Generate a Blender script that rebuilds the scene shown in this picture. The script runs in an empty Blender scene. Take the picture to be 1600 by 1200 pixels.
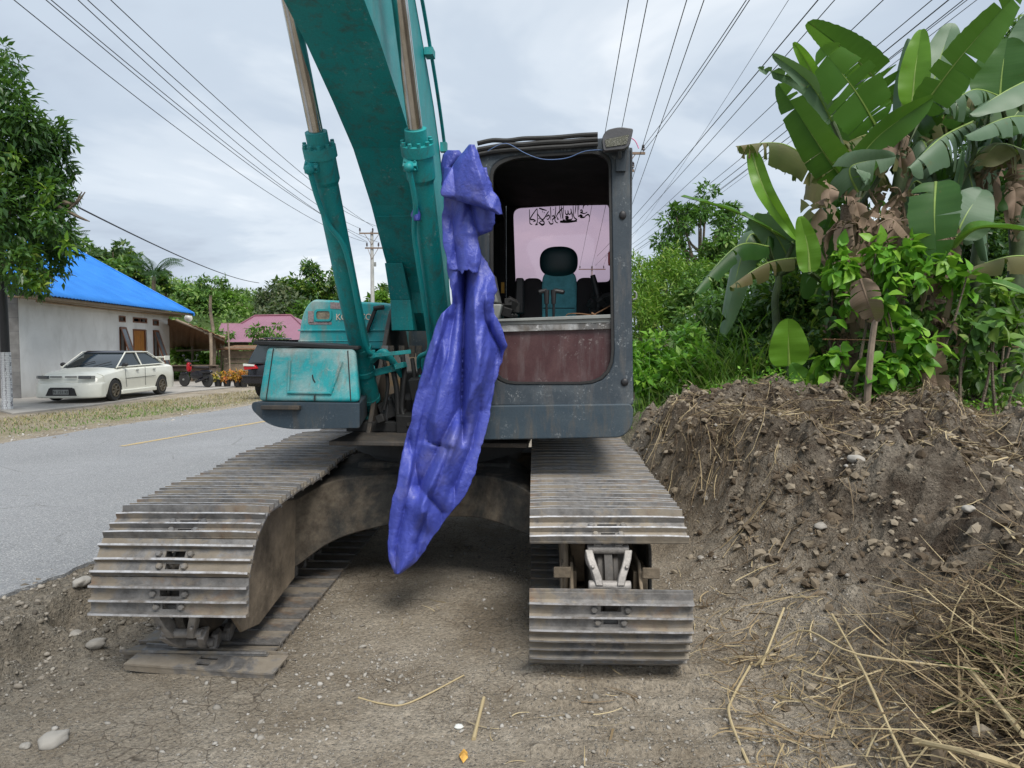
import bpy, math, random
import numpy as np
from mathutils import Vector, Matrix, Euler
random.seed(7); RNG = np.random.default_rng(11)
SC = bpy.context.scene; COL = SC.collection
rad = math.radians
# ------------------------------------------------------------ camera
FPX = 1110.0; PITCH = math.atan(60/FPX); CAMH = 1.7
cam = bpy.data.cameras.new('camera'); camo = bpy.data.objects.new('camera', cam); COL.objects.link(camo)
cam.sensor_fit = 'HORIZONTAL'; cam.sensor_width = 36.0; cam.lens = 36.0*FPX/1600
cam.clip_start = 0.05; cam.clip_end = 3000
camo.location = (0, 0, CAMH); camo.rotation_euler = (math.pi/2-PITCH, 0, 0)
SC.camera = camo
# ------------------------------------------------------------ view, world, sun
SC.view_settings.view_transform = 'Standard'; SC.view_settings.look = 'None'
SC.view_settings.exposure = 0.8; SC.view_settings.gamma = 1.0
SUN_EL = rad(55); SUN_ROT = rad(158)
w = bpy.data.worlds.new('World'); SC.world = w; w.use_nodes = True
nt = w.node_tree; nt.nodes.clear(); NW = nt.nodes.new; LK = nt.links.new
out = NW('ShaderNodeOutputWorld'); bg = NW('ShaderNodeBackground')
sky = NW('ShaderNodeTexSky'); sky.sky_type = 'NISHITA'; sky.sun_disc = False
sky.sun_elevation = SUN_EL; sky.sun_rotation = SUN_ROT; sky.air_density = 1.0; sky.dust_density = 2.0
tc = NW('ShaderNodeTexCoord'); sep = NW('ShaderNodeSeparateXYZ'); LK(tc.outputs['Generated'], sep.inputs[0])
def wmath(op, a, b=None, c=None, clamp=False):
    n = NW('ShaderNodeMath'); n.operation = op; n.use_clamp = clamp
    for i, v in enumerate((a, b, c)):
        if v is None: continue
        if isinstance(v, (int, float)): n.inputs[i].default_value = v
        else: LK(v, n.inputs[i])
    return n.outputs[0]
zz = wmath('ADD', wmath('MAXIMUM', sep.outputs[2], 0.0), 0.16)
cmb = NW('ShaderNodeCombineXYZ')
LK(wmath('DIVIDE', sep.outputs[0], zz), cmb.inputs[0]); LK(wmath('DIVIDE', sep.outputs[1], zz), cmb.inputs[1])
def wnoise(scale, detail, rough, dist, off):
    mp = NW('ShaderNodeMapping'); mp.inputs['Location'].default_value = off; LK(cmb.outputs[0], mp.inputs[0])
    n = NW('ShaderNodeTexNoise'); n.inputs['Scale'].default_value = scale; n.inputs['Detail'].default_value = detail
    n.inputs['Roughness'].default_value = rough; n.inputs['Distortion'].default_value = dist
    LK(mp.outputs[0], n.inputs['Vector']); return n.outputs[0]
def wramp(v, stops):
    r = NW('ShaderNodeValToRGB'); LK(v, r.inputs[0]); e = r.color_ramp.elements
    while len(e) < len(stops): e.new(0.5)
    for k, (p, c) in enumerate(stops): e[k].position = p; e[k].color = (*c, 1)
    r.color_ramp.interpolation = 'EASE'
    return r.outputs[0]
cl = wramp(wnoise(0.62, 6, 0.55, 0.5, (3.1, 1.2, 0)), [(0.34, (4.9, 5.6, 6.7)), (0.49, (6.2, 7.1, 8.2)), (0.57, (7.5, 8.3, 9.2)), (0.66, (9.8, 10.3, 10.8))])
cov = wramp(wnoise(0.35, 5, 0.5, 0.3, (0.4, 7.7, 0)), [(0.3, (.62,)*3), (0.58, (.96,)*3)])
mx = NW('ShaderNodeMix'); mx.data_type = 'RGBA'
LK(cov, mx.inputs[0]); LK(sky.outputs[0], mx.inputs[6]); LK(cl, mx.inputs[7])
LK(mx.outputs[2], bg.inputs[0]); bg.inputs[1].default_value = 0.06
LK(bg.outputs[0], out.inputs[0])
sl = bpy.data.lights.new('sun', 'SUN'); sl.energy = 2.4; sl.angle = rad(28); sl.color = (1, .96, .9)
so = bpy.data.objects.new('sun', sl); COL.objects.link(so)
_d = Vector((math.sin(SUN_ROT)*math.cos(SUN_EL), math.cos(SUN_ROT)*math.cos(SUN_EL), math.sin(SUN_EL)))
so.rotation_euler = _d.to_track_quat('Z', 'Y').to_euler(); so.location = (0, 0, 30)
# ------------------------------------------------------------ placing helpers
def ray(px, py):
    u = (px-800)/FPX; v = (600-py)/FPX
    return np.array([u, math.cos(PITCH)+v*math.sin(PITCH), -math.sin(PITCH)+v*math.cos(PITCH)])
def at(px, py, Y):
    d = ray(px, py); return Vector((0, 0, CAMH)) + Vector(d*(Y/d[1]))
def gp(px, py, h=0.0):
    d = ray(px, py); t = (h-CAMH)/d[2]; return Vector((d[0]*t, d[1]*t, h))
CX, CY = -0.545, 5.65
class Fr:                                            # a yawed frame at the machine's swing centre
    def __init__(s, a): s.a = a
    def loc(s, x, y, z):
        c, q = math.cos(s.a), math.sin(s.a); X, Y = x-CX, y-CY
        return np.array([X*c+Y*q, -X*q+Y*c, z])
    def _r(s, px, py):
        o = s.loc(0, 0, CAMH); d = ray(px, py); e = s.loc(d[0]+CX, d[1]+CY, d[2]); return o, e
    def P(s, px, py, D):                             # hit the plane D metres in front of the swing centre
        o, e = s._r(px, py); t = (-D-o[1])/e[1]; return Vector(o+t*e)
    def X(s, px, py, x):
        o, e = s._r(px, py); t = (x-o[0])/e[0]; return Vector(o+t*e)
UP = Fr(rad(-5)); UN = Fr(rad(-1.8))
# ------------------------------------------------------------ tagging and mesh building
def tag(o, label=None, cat=None, group=None, kind=None):
    if label: o['label'] = label
    if cat: o['category'] = cat
    if group: o['group'] = group
    if kind: o['kind'] = kind
    return o
def empty(name, loc, rz=0.0, parent=None):
    o = bpy.data.objects.new(name, None); COL.objects.link(o); o.location = loc; o.rotation_euler = (0, 0, rz)
    o.empty_display_size = 0.3
    if parent: o.parent = parent
    return o
def copy_tree(o, parent=None):
    c = o.copy(); COL.objects.link(c); c.parent = parent
    for ch in o.children: copy_tree(ch, c)
    return c
def link_mesh(name, me, mats, parent=None, loc=None, rz=None):
    o = bpy.data.objects.new(name, me); COL.objects.link(o)
    for m in (mats if isinstance(mats, (list, tuple)) else [mats]): me.materials.append(m)
    if parent: o.parent = parent
    if loc is not None: o.location = loc
    if rz is not None: o.rotation_euler = (0, 0, rz)
    return o
def np_mesh(name, V, F, v=None, smooth=True):
    """V (n,3), F (m,k) equal sided faces, v per-face float"""
    me = bpy.data.meshes.new(name); V = np.asarray(V, np.float32); F = np.asarray(F, np.int32)
    me.vertices.add(len(V)); me.vertices.foreach_set('co', V.ravel())
    k = F.shape[1]; me.loops.add(F.size); me.loops.foreach_set('vertex_index', F.ravel())
    me.polygons.add(len(F)); me.polygons.foreach_set('loop_start', np.arange(0, F.size, k, dtype=np.int32))
    me.polygons.foreach_set('loop_total', np.full(len(F), k, np.int32))
    if v is not None:
        a = me.attributes.new('v', 'FLOAT', 'FACE'); a.data.foreach_set('value', np.asarray(v, np.float32))
    me.update(calc_edges=True)
    me.polygons.foreach_set('use_smooth', np.full(len(F), smooth, bool))
    return me
class MB:
    def __init__(s): s.V = []; s.F = []; s.M = []
    def add(s, vs, fs, m=0, T=None):
        b = len(s.V)
        for p in vs: s.V.append(tuple(T @ Vector(p)) if T is not None else tuple(p))
        for f in fs: s.F.append([b+i for i in f]); s.M.append(m)
        return s
    def box(s, c, d, rot=None, m=0, T=None):
        h = [x/2 for x in d]; vs = [Vector((sx*h[0], sy*h[1], sz*h[2])) for sz in (-1, 1) for sy in (-1, 1) for sx in (-1, 1)]
        if rot: R = Euler(rot).to_matrix(); vs = [R @ v for v in vs]
        vs = [v+Vector(c) for v in vs]
        return s.add(vs, [(0, 2, 3, 1), (4, 5, 7, 6), (0, 1, 5, 4), (2, 6, 7, 3), (0, 4, 6, 2), (1, 3, 7, 5)], m, T)
    def bx(s, lo, hi, m=0, T=None):
        return s.box([(a+b)/2 for a, b in zip(lo, hi)], [abs(b-a) for a, b in zip(lo, hi)], None, m, T)
    def loft(s, loops, m=0, cap=True, closed=True, T=None):
        n = len(loops[0]); vs = [p for l in loops for p in l]; fs = []
        for i in range(len(loops)-1):
            for j in range(n if closed else n-1):
                k = (j+1) % n; fs.append((i*n+j, i*n+k, (i+1)*n+k, (i+1)*n+j))
        if cap: fs.append(tuple(range(n-1, -1, -1))); fs.append(tuple((len(loops)-1)*n+j for j in range(n)))
        return s.add(vs, fs, m, T)
    def tube(s, pts, r, n=8, m=0, cap=True, T=None):
        pts = [Vector(p) for p in pts]; rs = r if isinstance(r, (list, tuple)) else [r]*len(pts); loops = []; up = None
        for i, p in enumerate(pts):
            t = (pts[min(i+1, len(pts)-1)]-pts[max(i-1, 0)]).normalized()
            if up is None: up = Vector((0, 0, 1)) if abs(t.z) < .9 else Vector((1, 0, 0))
            a = t.cross(up); a = a.normalized() if a.length > 1e-6 else t.orthogonal().normalized(); b = a.cross(t).normalized(); up = b
            loops.append([p+(a*math.cos(q)+b*math.sin(q))*rs[i] for q in [2*math.pi*k/n for k in range(n)]])
        return s.loft(loops, m, cap, True, T)
    def cyl(s, a, b, r, r2=None, n=20, m=0, T=None): return s.tube([a, b], [r, r if r2 is None else r2], n, m, True, T)
    def lathe(s, prof, n=24, m=0, c=(0, 0, 0), axis='Z', T=None, cap=True):
        loops = []
        for r, z in prof:
            l = []
            for k in range(n):
                q = 2*math.pi*k/n; x, y = r*math.cos(q), r*math.sin(q)
                p = {'Z': (x, y, z), 'X': (z, x, y), 'Y': (x, z, y)}[axis]; l.append(Vector(p)+Vector(c))
            loops.append(l)
        return s.loft(loops, m, cap, True, T)
    def prism(s, A, off, m=0, T=None):
        A = [Vector(p) for p in A]; o = Vector(off); return s.loft([A, [p+o for p in A]], m, True, True, T)
    def ring(s, oA, iA, off, m=0, T=None):
        n = len(oA); o = Vector(off); L = [[Vector(p) for p in oA], [Vector(p) for p in iA]]
        L += [[p+o for p in L[1]], [p+o for p in L[0]]]; vs = [p for l in L for p in l]; fs = []
        for i in range(4):
            q = (i+1) % 4
            for j in range(n): k = (j+1) % n; fs.append((i*n+j, i*n+k, q*n+k, q*n+j))
        return s.add(vs, fs, m, T)
    def ball(s, c, r, m=0, nu=14, nv=8, T=None):
        r = r if isinstance(r, (tuple, list)) else (r,)*3; loops = []
        for i in range(nv+1):
            t = -math.pi/2+math.pi*i/nv; k = max(math.cos(t), .02)
            loops.append([(c[0]+r[0]*k*math.cos(2*math.pi*j/nu), c[1]+r[1]*k*math.sin(2*math.pi*j/nu), c[2]+r[2]*math.sin(t)) for j in range(nu)])
        return s.loft(loops, m, True, True, T)
    def mesh(s, name, ang=35):
        me = bpy.data.meshes.new(name); me.from_pydata([tuple(v) for v in s.V], [], s.F); me.update()
        me.polygons.foreach_set('material_index', s.M)
        import bmesh
        b = bmesh.new(); b.from_mesh(me); bmesh.ops.recalc_face_normals(b, faces=b.faces); b.to_mesh(me); b.free()
        me.polygons.foreach_set('use_smooth', [True]*len(me.polygons)); me.set_sharp_from_angle(angle=rad(ang))
        return me
    def build(s, name, mats, parent=None, bevel=0, ang=35, loc=None, rz=None, seg=2):
        o = link_mesh(name, s.mesh(name, ang), mats, parent, loc, rz)
        if bevel:
            b = o.modifiers.new('bevel', 'BEVEL'); b.width = bevel; b.segments = seg; b.limit_method = 'ANGLE'; b.angle_limit = rad(40)
            b.harden_normals = False
        return o
def rp(pts, rr, n=6):
    """round the corners of a 2D polygon; rr one radius or one per corner"""
    o = []; N = len(pts)
    for i in range(N):
        p = Vector(pts[i]).to_2d(); a = (Vector(pts[i-1]).to_2d()-p); b = (Vector(pts[(i+1) % N]).to_2d()-p); r = rr[i] if isinstance(rr, (list, tuple)) else rr
        r = min(r, a.length*.49, b.length*.49); a.normalize(); b.normalize(); A = p+a*r; B = p+b*r
        for k in range(n+1):
            t = k/n; o.append(tuple(A*(1-t)**2+p*2*t*(1-t)+B*t*t))
    return o
def smooth_path(P, n=6):
    P = [Vector(p) for p in P]; o = []
    for i in range(len(P)-1):
        a, b, c, d = P[max(i-1, 0)], P[i], P[i+1], P[min(i+2, len(P)-1)]
        for k in range(n):
            t = k/n; o.append(.5*((2*b)+(c-a)*t+(2*a-5*b+4*c-d)*t*t+(3*b-a-3*c+d)*t**3))
    return o+[P[-1]]
# ------------------------------------------------------------ noise
def _h(ix, iy, s):
    n = (ix.astype(np.int64)*374761393+iy.astype(np.int64)*668265263+s*974634777) & 0x7fffffff
    n = ((n ^ (n >> 13))*1274126177) & 0x7fffffff
    return ((n ^ (n >> 16)) & 0xffff)/65535.0
def vnoise(x, y, s=0):
    x = np.asarray(x, float); y = np.asarray(y, float); ix = np.floor(x).astype(np.int64); iy = np.floor(y).astype(np.int64)
    fx = x-ix; fy = y-iy; fx = fx*fx*(3-2*fx); fy = fy*fy*(3-2*fy)
    return (_h(ix, iy, s)*(1-fx)+_h(ix+1, iy, s)*fx)*(1-fy)+(_h(ix, iy+1, s)*(1-fx)+_h(ix+1, iy+1, s)*fx)*fy
def fbm(x, y, o=4, s=0, g=.5):
    t = 0; a = 1; q = 0
    for i in range(o): t = t+a*vnoise(x*2**i+i*17.3, y*2**i-i*9.1, s+i); q += a; a *= g
    return t/q-.5
def sst(a, b, x):
    t = np.clip((np.asarray(x, float)-a)/(b-a), 0, 1); return t*t*(3-2*t)
def worley(x, y, s=0):
    """distance to nearest and second nearest feature point"""
    ix = np.floor(x).astype(np.int64); iy = np.floor(y).astype(np.int64); d1 = np.full(np.shape(x), 9.); d2 = d1.copy()
    for i in (-1, 0, 1):
        for j in (-1, 0, 1):
            px = ix+i+_h(ix+i, iy+j, s); py = iy+j+_h(ix+i, iy+j, s+5); d = np.hypot(px-x, py-y)
            d2 = np.minimum(d2, np.maximum(d, d1)); d1 = np.minimum(d1, d)
    return d1, d2
# ------------------------------------------------------------ materials
class Mat:
    def __init__(s, name):
        s.m = bpy.data.materials.new(name); s.m.use_nodes = True; s.t = s.m.node_tree; s.t.nodes.clear()
        s.o = s.n('ShaderNodeOutputMaterial'); s.p = s.n('ShaderNodeBsdfPrincipled'); s.l(s.p.outputs[0], s.o.inputs[0])
        s.tc = s.n('ShaderNodeTexCoord'); s.co = s.tc.outputs['Object']
    def n(s, k): return s.t.nodes.new(k)
    def l(s, a, b): s.t.links.new(a, b)
    def set(s, i, v):
        i = s.p.inputs[i] if isinstance(i, str) else i
        if isinstance(v, (int, float)): i.default_value = v
        elif isinstance(v, tuple): i.default_value = v if len(v) == 4 or i.type == 'VECTOR' else (*v, 1)
        else: s.l(v, i)
        return s
    def map(s, sc=(1, 1, 1), src=None, rot=(0, 0, 0)):
        m = s.n('ShaderNodeMapping'); m.inputs['Scale'].default_value = sc; m.inputs['Rotation'].default_value = rot
        s.l(src or s.co, m.inputs[0]); return m.outputs[0]
    def noise(s, sc, det=4, r=.55, dist=0, src=None, stretch=None):
        if stretch: src = s.map(stretch, src)
        n = s.n('ShaderNodeTexNoise'); s.l(src or s.co, n.inputs['Vector'])
        for k, v in (('Scale', sc), ('Detail', det), ('Roughness', r), ('Distortion', dist)): n.inputs[k].default_value = v
        return n.outputs[0]
    def vor(s, sc, feat='F1', src=None, out=0, rnd=1):
        n = s.n('ShaderNodeTexVoronoi'); n.feature = feat; s.l(src or s.co, n.inputs['Vector']); n.inputs['Scale'].default_value = sc
        n.inputs['Randomness'].default_value = rnd; return n.outputs[out]
    def attr(s, nm='v'):
        n = s.n('ShaderNodeAttribute'); n.attribute_name = nm; return n.outputs['Fac']
    def ramp(s, v, stops, interp='LINEAR'):
        r = s.n('ShaderNodeValToRGB'); s.l(v, r.inputs[0]); e = r.color_ramp.elements; r.color_ramp.interpolation = interp
        while len(e) < len(stops): e.new(.5)
        for k, (p, c) in enumerate(stops):
            e[k].position = p; c = (c,)*3 if isinstance(c, (int, float)) else c; e[k].color = (*c, 1)
        return r.outputs[0]
    def mix(s, f, a, b, mode='MIX'):
        n = s.n('ShaderNodeMix'); n.data_type = 'RGBA'; n.blend_type = mode
        for i, v in ((0, f), (6, a), (7, b)): s.set(n.inputs[i], v)
        return n.outputs[2]
    def math(s, op, a, b=0.0, clamp=False):
        n = s.n('ShaderNodeMath'); n.operation = op; n.use_clamp = clamp; s.set(n.inputs[0], a); s.set(n.inputs[1], b); return n.outputs[0]
    def bump(s, h, st=.3, d=.02, nrm=None):
        b = s.n('ShaderNodeBump'); b.inputs['Strength'].default_value = st; b.inputs['Distance'].default_value = d; s.l(h, b.inputs['Height'])
        if nrm: s.l(nrm, b.inputs['Normal'])
        s.l(b.outputs[0], s.p.inputs['Normal']); return b.outputs[0]
    def sep(s, src=None):
        n = s.n('ShaderNodeSeparateXYZ'); s.l(src or s.co, n.inputs[0]); return n.outputs
def simple(name, col, rough=.6, metal=0, var=.25, sc=6, bump=.1, bd=.01):
    m = Mat(name); f = m.noise(sc, 6, .65); m.set('Base Color', m.mix(m.ramp(f, [(.3, 0), (.7, 1)]), tuple(c*(1-var) for c in col), tuple(min(1, c*(1+var)) for c in col)))
    m.set('Roughness', m.ramp(f, [(.2, rough*.8), (.8, min(1, rough*1.15))])); m.set('Metallic', metal)
    if bump: m.bump(m.noise(sc*6, 4), bump, bd)
    return m.m
def painted(name, col, faded, dirt=(.13, .1, .07), fade=.5, dirtf=.45, chips=.2, rough=.42, chipcol=(.4, .4, .38), sc=1.0, streak=True):
    """weathered machine paint: faded patches, vertical dirt streaks, fine chips"""
    m = Mat(name); a = m.noise(2.2*sc, 8, .65, .4); b = m.noise(5*sc, 6, .7, .3, stretch=(3, 3, .5) if streak else None)
    c = m.mix(m.ramp(a, [(.48, 0), (.66, fade)]), col, faded)
    c = m.mix(m.ramp(b, [(.49, 0), (.68, dirtf)]), c, dirt)
    g = m.noise(45*sc, 5, .75); h = m.noise(7*sc, 3)
    ch = m.math('MULTIPLY', m.ramp(g, [(.575, 0), (.61, 1)]), m.ramp(h, [(.5, 0), (.64, chips*1.6)]), True)
    c = m.mix(ch, c, chipcol); c = m.mix(.12, c, m.ramp(m.noise(120*sc, 3), [(.3, 0), (.7, 1)]), 'OVERLAY')
    m.set('Base Color', c); m.set('Roughness', m.ramp(a, [(.3, rough), (.75, min(1, rough+.35))]))
    m.bump(m.math('ADD', m.math('MULTIPLY', m.noise(9*sc, 4), 1), m.math('MULTIPLY', ch, -.3)), .12, .01)
    return m.m
M = {}
M['teal'] = painted('teal_paint', (.004, .27, .275), (.07, .36, .36), dirt=(.07, .075, .055), fade=.4, dirtf=.6, chips=.2)
M['teal_fade'] = painted('faded_teal_paint', (.01, .31, .33), (.33, .4, .38), dirt=(.2, .17, .13), fade=1.0, dirtf=.6, chips=.35, rough=.5)
M['teal_side'] = painted('pale_teal_paint', (.008, .3, .31), (.05, .33, .33), fade=.3, dirtf=.25, chips=.1, rough=.35)
M['cabpaint'] = painted('slate_cab_paint', (.034, .048, .062), (.13, .15, .16), dirt=(.12, .11, .1), fade=.5, dirtf=.5, chips=.55, chipcol=(.24, .26, .27), rough=.45)
M['deckpaint'] = painted('slate_deck_paint', (.03, .05, .068), (.08, .1, .11), dirt=(.1, .085, .065), fade=.5, dirtf=.6, chips=.45, chipcol=(.2, .22, .23), rough=.5)
M['black'] = simple('black_plastic', (.016, .016, .018), .5)
M['rubber'] = simple('black_rubber', (.02, .02, .02), .7, bump=.2)
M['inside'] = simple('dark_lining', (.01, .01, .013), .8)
M['greyplastic'] = simple('grey_plastic', (.22, .23, .22), .6)
M['seatteal'] = simple('teal_seat_cloth', (.13, .42, .48), .9, sc=20, bump=.3)
M['seatdark'] = simple('dark_seat_cloth', (.025, .02, .022), .9)
M['headrest'] = simple('dark_teal_vinyl', (.004, .03, .036), .5)
M['greasy'] = painted('greasy_steel', (.05, .045, .04), (.12, .1, .08), dirt=(.15, .11, .07), chips=.1, rough=.55)
M['rust'] = simple('rusty_steel', (.19, .1, .05), .85, .2, var=.4, sc=14, bump=.4)
M['white'] = simple('white_paint', (.62, .63, .6), .4, var=.06, bump=0)
M['wire'] = simple('cable_black', (.02, .02, .022), .6, bump=0)
def m_chrome():
    m = Mat('chromed_rod'); m.set('Base Color', m.mix(m.ramp(m.noise(9, 5, .6, stretch=(1, 1, .1)), [(.35, 0), (.7, 1)]), (.42, .4, .36), (.66, .66, .66)))
    m.set('Metallic', 1.0).set('Roughness', .16); return m.m
M['chrome'] = m_chrome()
def m_track():
    m = Mat('worn_track_steel'); a = m.noise(3.5, 8, .7, .5); b = m.noise(11, 6, .7); oi = m.n('ShaderNodeObjectInfo').outputs['Random']
    geo = m.n('ShaderNodeNewGeometry'); c = m.mix(m.ramp(b, [(.35, 0), (.65, 1)]), (.12, .115, .11), (.27, .26, .25))
    off = m.math('MULTIPLY_ADD', oi, .12); off.node.inputs[2].default_value = -.06
    rs = m.math('ADD', a, off)
    c = m.mix(m.ramp(rs, [(.54, 0), (.68, .6)]), c, (.3, .185, .1))
    d = m.noise(5, 7, .7, .8, m.map((1, 1, 1), None)); dd = m.math('SUBTRACT', d, off)
    mud = m.ramp(dd, [(.47, 0), (.58, .85)]); c = m.mix(mud, c, m.mix(b, (.17, .14, .105), (.31, .265, .2)))
    m.set('Base Color', c); m.set('Metallic', m.ramp(mud, [(0, .35), (.6, 0)])); m.set('Roughness', m.ramp(mud, [(0, .55), (1, .9)]))
    m.bump(m.math('ADD', b, m.noise(60, 4)), .35, .006); return m.m
M['track'] = m_track()
def m_ridge():
    m = Mat('polished_ridge_steel'); b = m.noise(14, 6, .7); m.set('Base Color', m.mix(m.ramp(b, [(.42, 0), (.7, 1)]), (.5, .5, .51), (.2, .17, .14)))
    m.set('Metallic', .3); m.set('Roughness', .65); m.bump(b, .2, .004); return m.m
M['ridge'] = m_ridge()
def m_mudsteel():
    m = Mat('muddy_frame_steel'); a = m.noise(1.8, 8, .7, .6); b = m.noise(14, 6, .7)
    c = m.mix(m.ramp(b, [(.35, 0), (.65, 1)]), (.022, .023, .023), (.05, .05, .046)); mud = m.ramp(a, [(.46, 0), (.62, .8)])
    c = m.mix(mud, c, m.mix(m.ramp(b, [(.35, 0), (.65, 1)]), (.09, .07, .05), (.2, .165, .12)))
    m.set('Base Color', c); m.set('Roughness', .85); m.bump(m.math('ADD', a, m.math('MULTIPLY', b, .4)), .4, .015); return m.m
M['mudsteel'] = m_mudsteel(); M['linksteel'] = simple('grey_link_steel', (.3, .28, .26), .6, .25, var=.35, sc=14, bump=.3); M['mudguard'] = simple('mud_caked_plate', (.17, .135, .095), .9, var=.65, sc=4, bump=.4, bd=.02)
def m_tarp():
    m = Mat('blue_woven_tarpaulin'); a = m.noise(3, 7, .65, .5); b = m.noise(16, 7, .7, 1.0); k = m.noise(42, 4, .7, .6)
    c = m.mix(m.ramp(a, [(.35, 0), (.65, 1)]), (.045, .062, .33), (.075, .1, .47))
    c = m.mix(m.ramp(b, [(.55, 0), (.8, .3)]), c, (.2, .22, .5)); c = m.mix(m.ramp(m.noise(2.3, 5, .6), [(.55, 0), (.7, .4)]), c, (.22, .2, .26))
    vk = m.vor(9, 'DISTANCE_TO_EDGE', m.mix(.2, m.co, m.n('ShaderNodeTexNoise').outputs[1])); m.set('Base Color', c); m.set('Roughness', .36); m.set('Specular IOR Level', .5)
    m.bump(m.math('ADD', m.math('ADD', m.math('MULTIPLY', b, .5), m.math('MULTIPLY', m.math('MINIMUM', vk, .2), .5)), m.math('MULTIPLY', k, .35)), .45, .03)
    tr = m.n('ShaderNodeBsdfTranslucent'); m.l(c, tr.inputs[0]); ms = m.n('ShaderNodeMixShader'); ms.inputs[0].default_value = .08
    m.l(m.p.outputs[0], ms.inputs[1]); m.l(tr.outputs[0], ms.inputs[2]); m.l(ms.outputs[0], m.o.inputs[0]); return m.m
M['tarp'] = m_tarp()
def m_glass(name, tint, gl=.06):
    m = Mat(name); t = m.n('ShaderNodeBsdfTransparent'); t.inputs[0].default_value = (*tint, 1); g = m.n('ShaderNodeBsdfGlossy'); g.inputs[1].default_value = .05
    lw = m.n('ShaderNodeLayerWeight'); lw.inputs[0].default_value = .3; f = m.math('MULTIPLY_ADD', lw.outputs[0], .7); f.node.inputs[2].default_value = gl
    ms = m.n('ShaderNodeMixShader'); m.l(f, ms.inputs[0]); m.l(t.outputs[0], ms.inputs[1]); m.l(g.outputs[0], ms.inputs[2]); m.l(ms.outputs[0], m.o.inputs[0]); return m.m
M['pinkglass'] = m_glass('pink_tinted_window', (.8, .67, .715), .02)
def m_darkglass():
    m = Mat('dark_window_glass'); m.set('Base Color', (.02, .028, .032)); m.set('Roughness', .06); m.set('Specular IOR Level', .7); return m.m
M['darkglass'] = m_darkglass()
def leafmat(name, cols, rough=.45, trans=.28, spec=.35, tl=None, vein=False):
    m = Mat(name); v = m.attr('v'); n = m.noise(1.1, 3); f = m.math('ADD', m.math('MULTIPLY', v, .75), m.math('MULTIPLY', n, .3))
    k = len(cols); c = m.ramp(f, [(.08+.8*i/(k-1), x) for i, x in enumerate(cols)])
    m.set('Base Color', c); m.set('Roughness', rough); m.set('Specular IOR Level', spec)
    tr = m.n('ShaderNodeBsdfTranslucent'); m.l(m.mix(.5, c, tl or (.2, .42, .03)), tr.inputs[0])
    ms = m.n('ShaderNodeMixShader'); ms.inputs[0].default_value = trans
    m.l(m.p.outputs[0], ms.inputs[1]); m.l(tr.outputs[0], ms.inputs[2]); m.l(ms.outputs[0], m.o.inputs[0]); return m.m
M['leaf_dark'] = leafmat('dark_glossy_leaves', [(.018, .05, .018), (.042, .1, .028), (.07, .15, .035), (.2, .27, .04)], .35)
M['leaf_mid'] = leafmat('mid_green_leaves', [(.03, .075, .018), (.065, .15, .03), (.11, .23, .045), (.2, .29, .07)])
M['leaf_lime'] = leafmat('lime_green_leaves', [(.04, .1, .012), (.09, .2, .02), (.15, .29, .03), (.26, .34, .06)], .5, .35)
M['leaf_fresh'] = leafmat('fresh_green_leaves', [(.05, .15, .015), (.1, .27, .025), (.16, .38, .035), (.28, .48, .06)], .42, .35)
M['leaf_far'] = leafmat('far_green_leaves', [(.03, .065, .03), (.055, .11, .04), (.09, .16, .05), (.15, .2, .08)], .7, .2)
M['leaf_olive'] = leafmat('olive_leaves', [(.035, .055, .03), (.06, .09, .045), (.09, .12, .06), (.14, .15, .08)], .7, .2)
M['grass'] = leafmat('green_grass_blades', [(.03, .08, .012), (.07, .16, .025), (.13, .24, .04), (.26, .28, .1)], .5, .3)
M['drygrass'] = leafmat('dry_verge_grass', [(.1, .13, .04), (.2, .19, .08), (.34, .28, .14), (.42, .35, .2)], .7, .2, tl=(.4, .33, .15))
M['straw'] = leafmat('straw_stalks', [(.08, .05, .028), (.19, .135, .075), (.35, .27, .15), (.5, .41, .24)], .6, .1, tl=(.4, .3, .15))
M['roots'] = leafmat('dark_root_fibres', [(.035, .024, .016), (.07, .048, .03), (.12, .085, .05), (.2, .15, .09)], .8, .05, tl=(.15, .1, .05))
M['bark'] = simple('grey_brown_bark', (.14, .11, .08), .9, var=.4, sc=9, bump=.6, bd=.03)
M['wood'] = simple('weathered_wood', (.24, .19, .14), .85, var=.35, sc=5, bump=.3)
M['dryleaf'] = leafmat('dry_brown_leaf', [(.1, .065, .045), (.2, .14, .1), (.3, .22, .165), (.4, .31, .24)], .8, .12, .2, tl=(.3, .2, .12))
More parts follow.
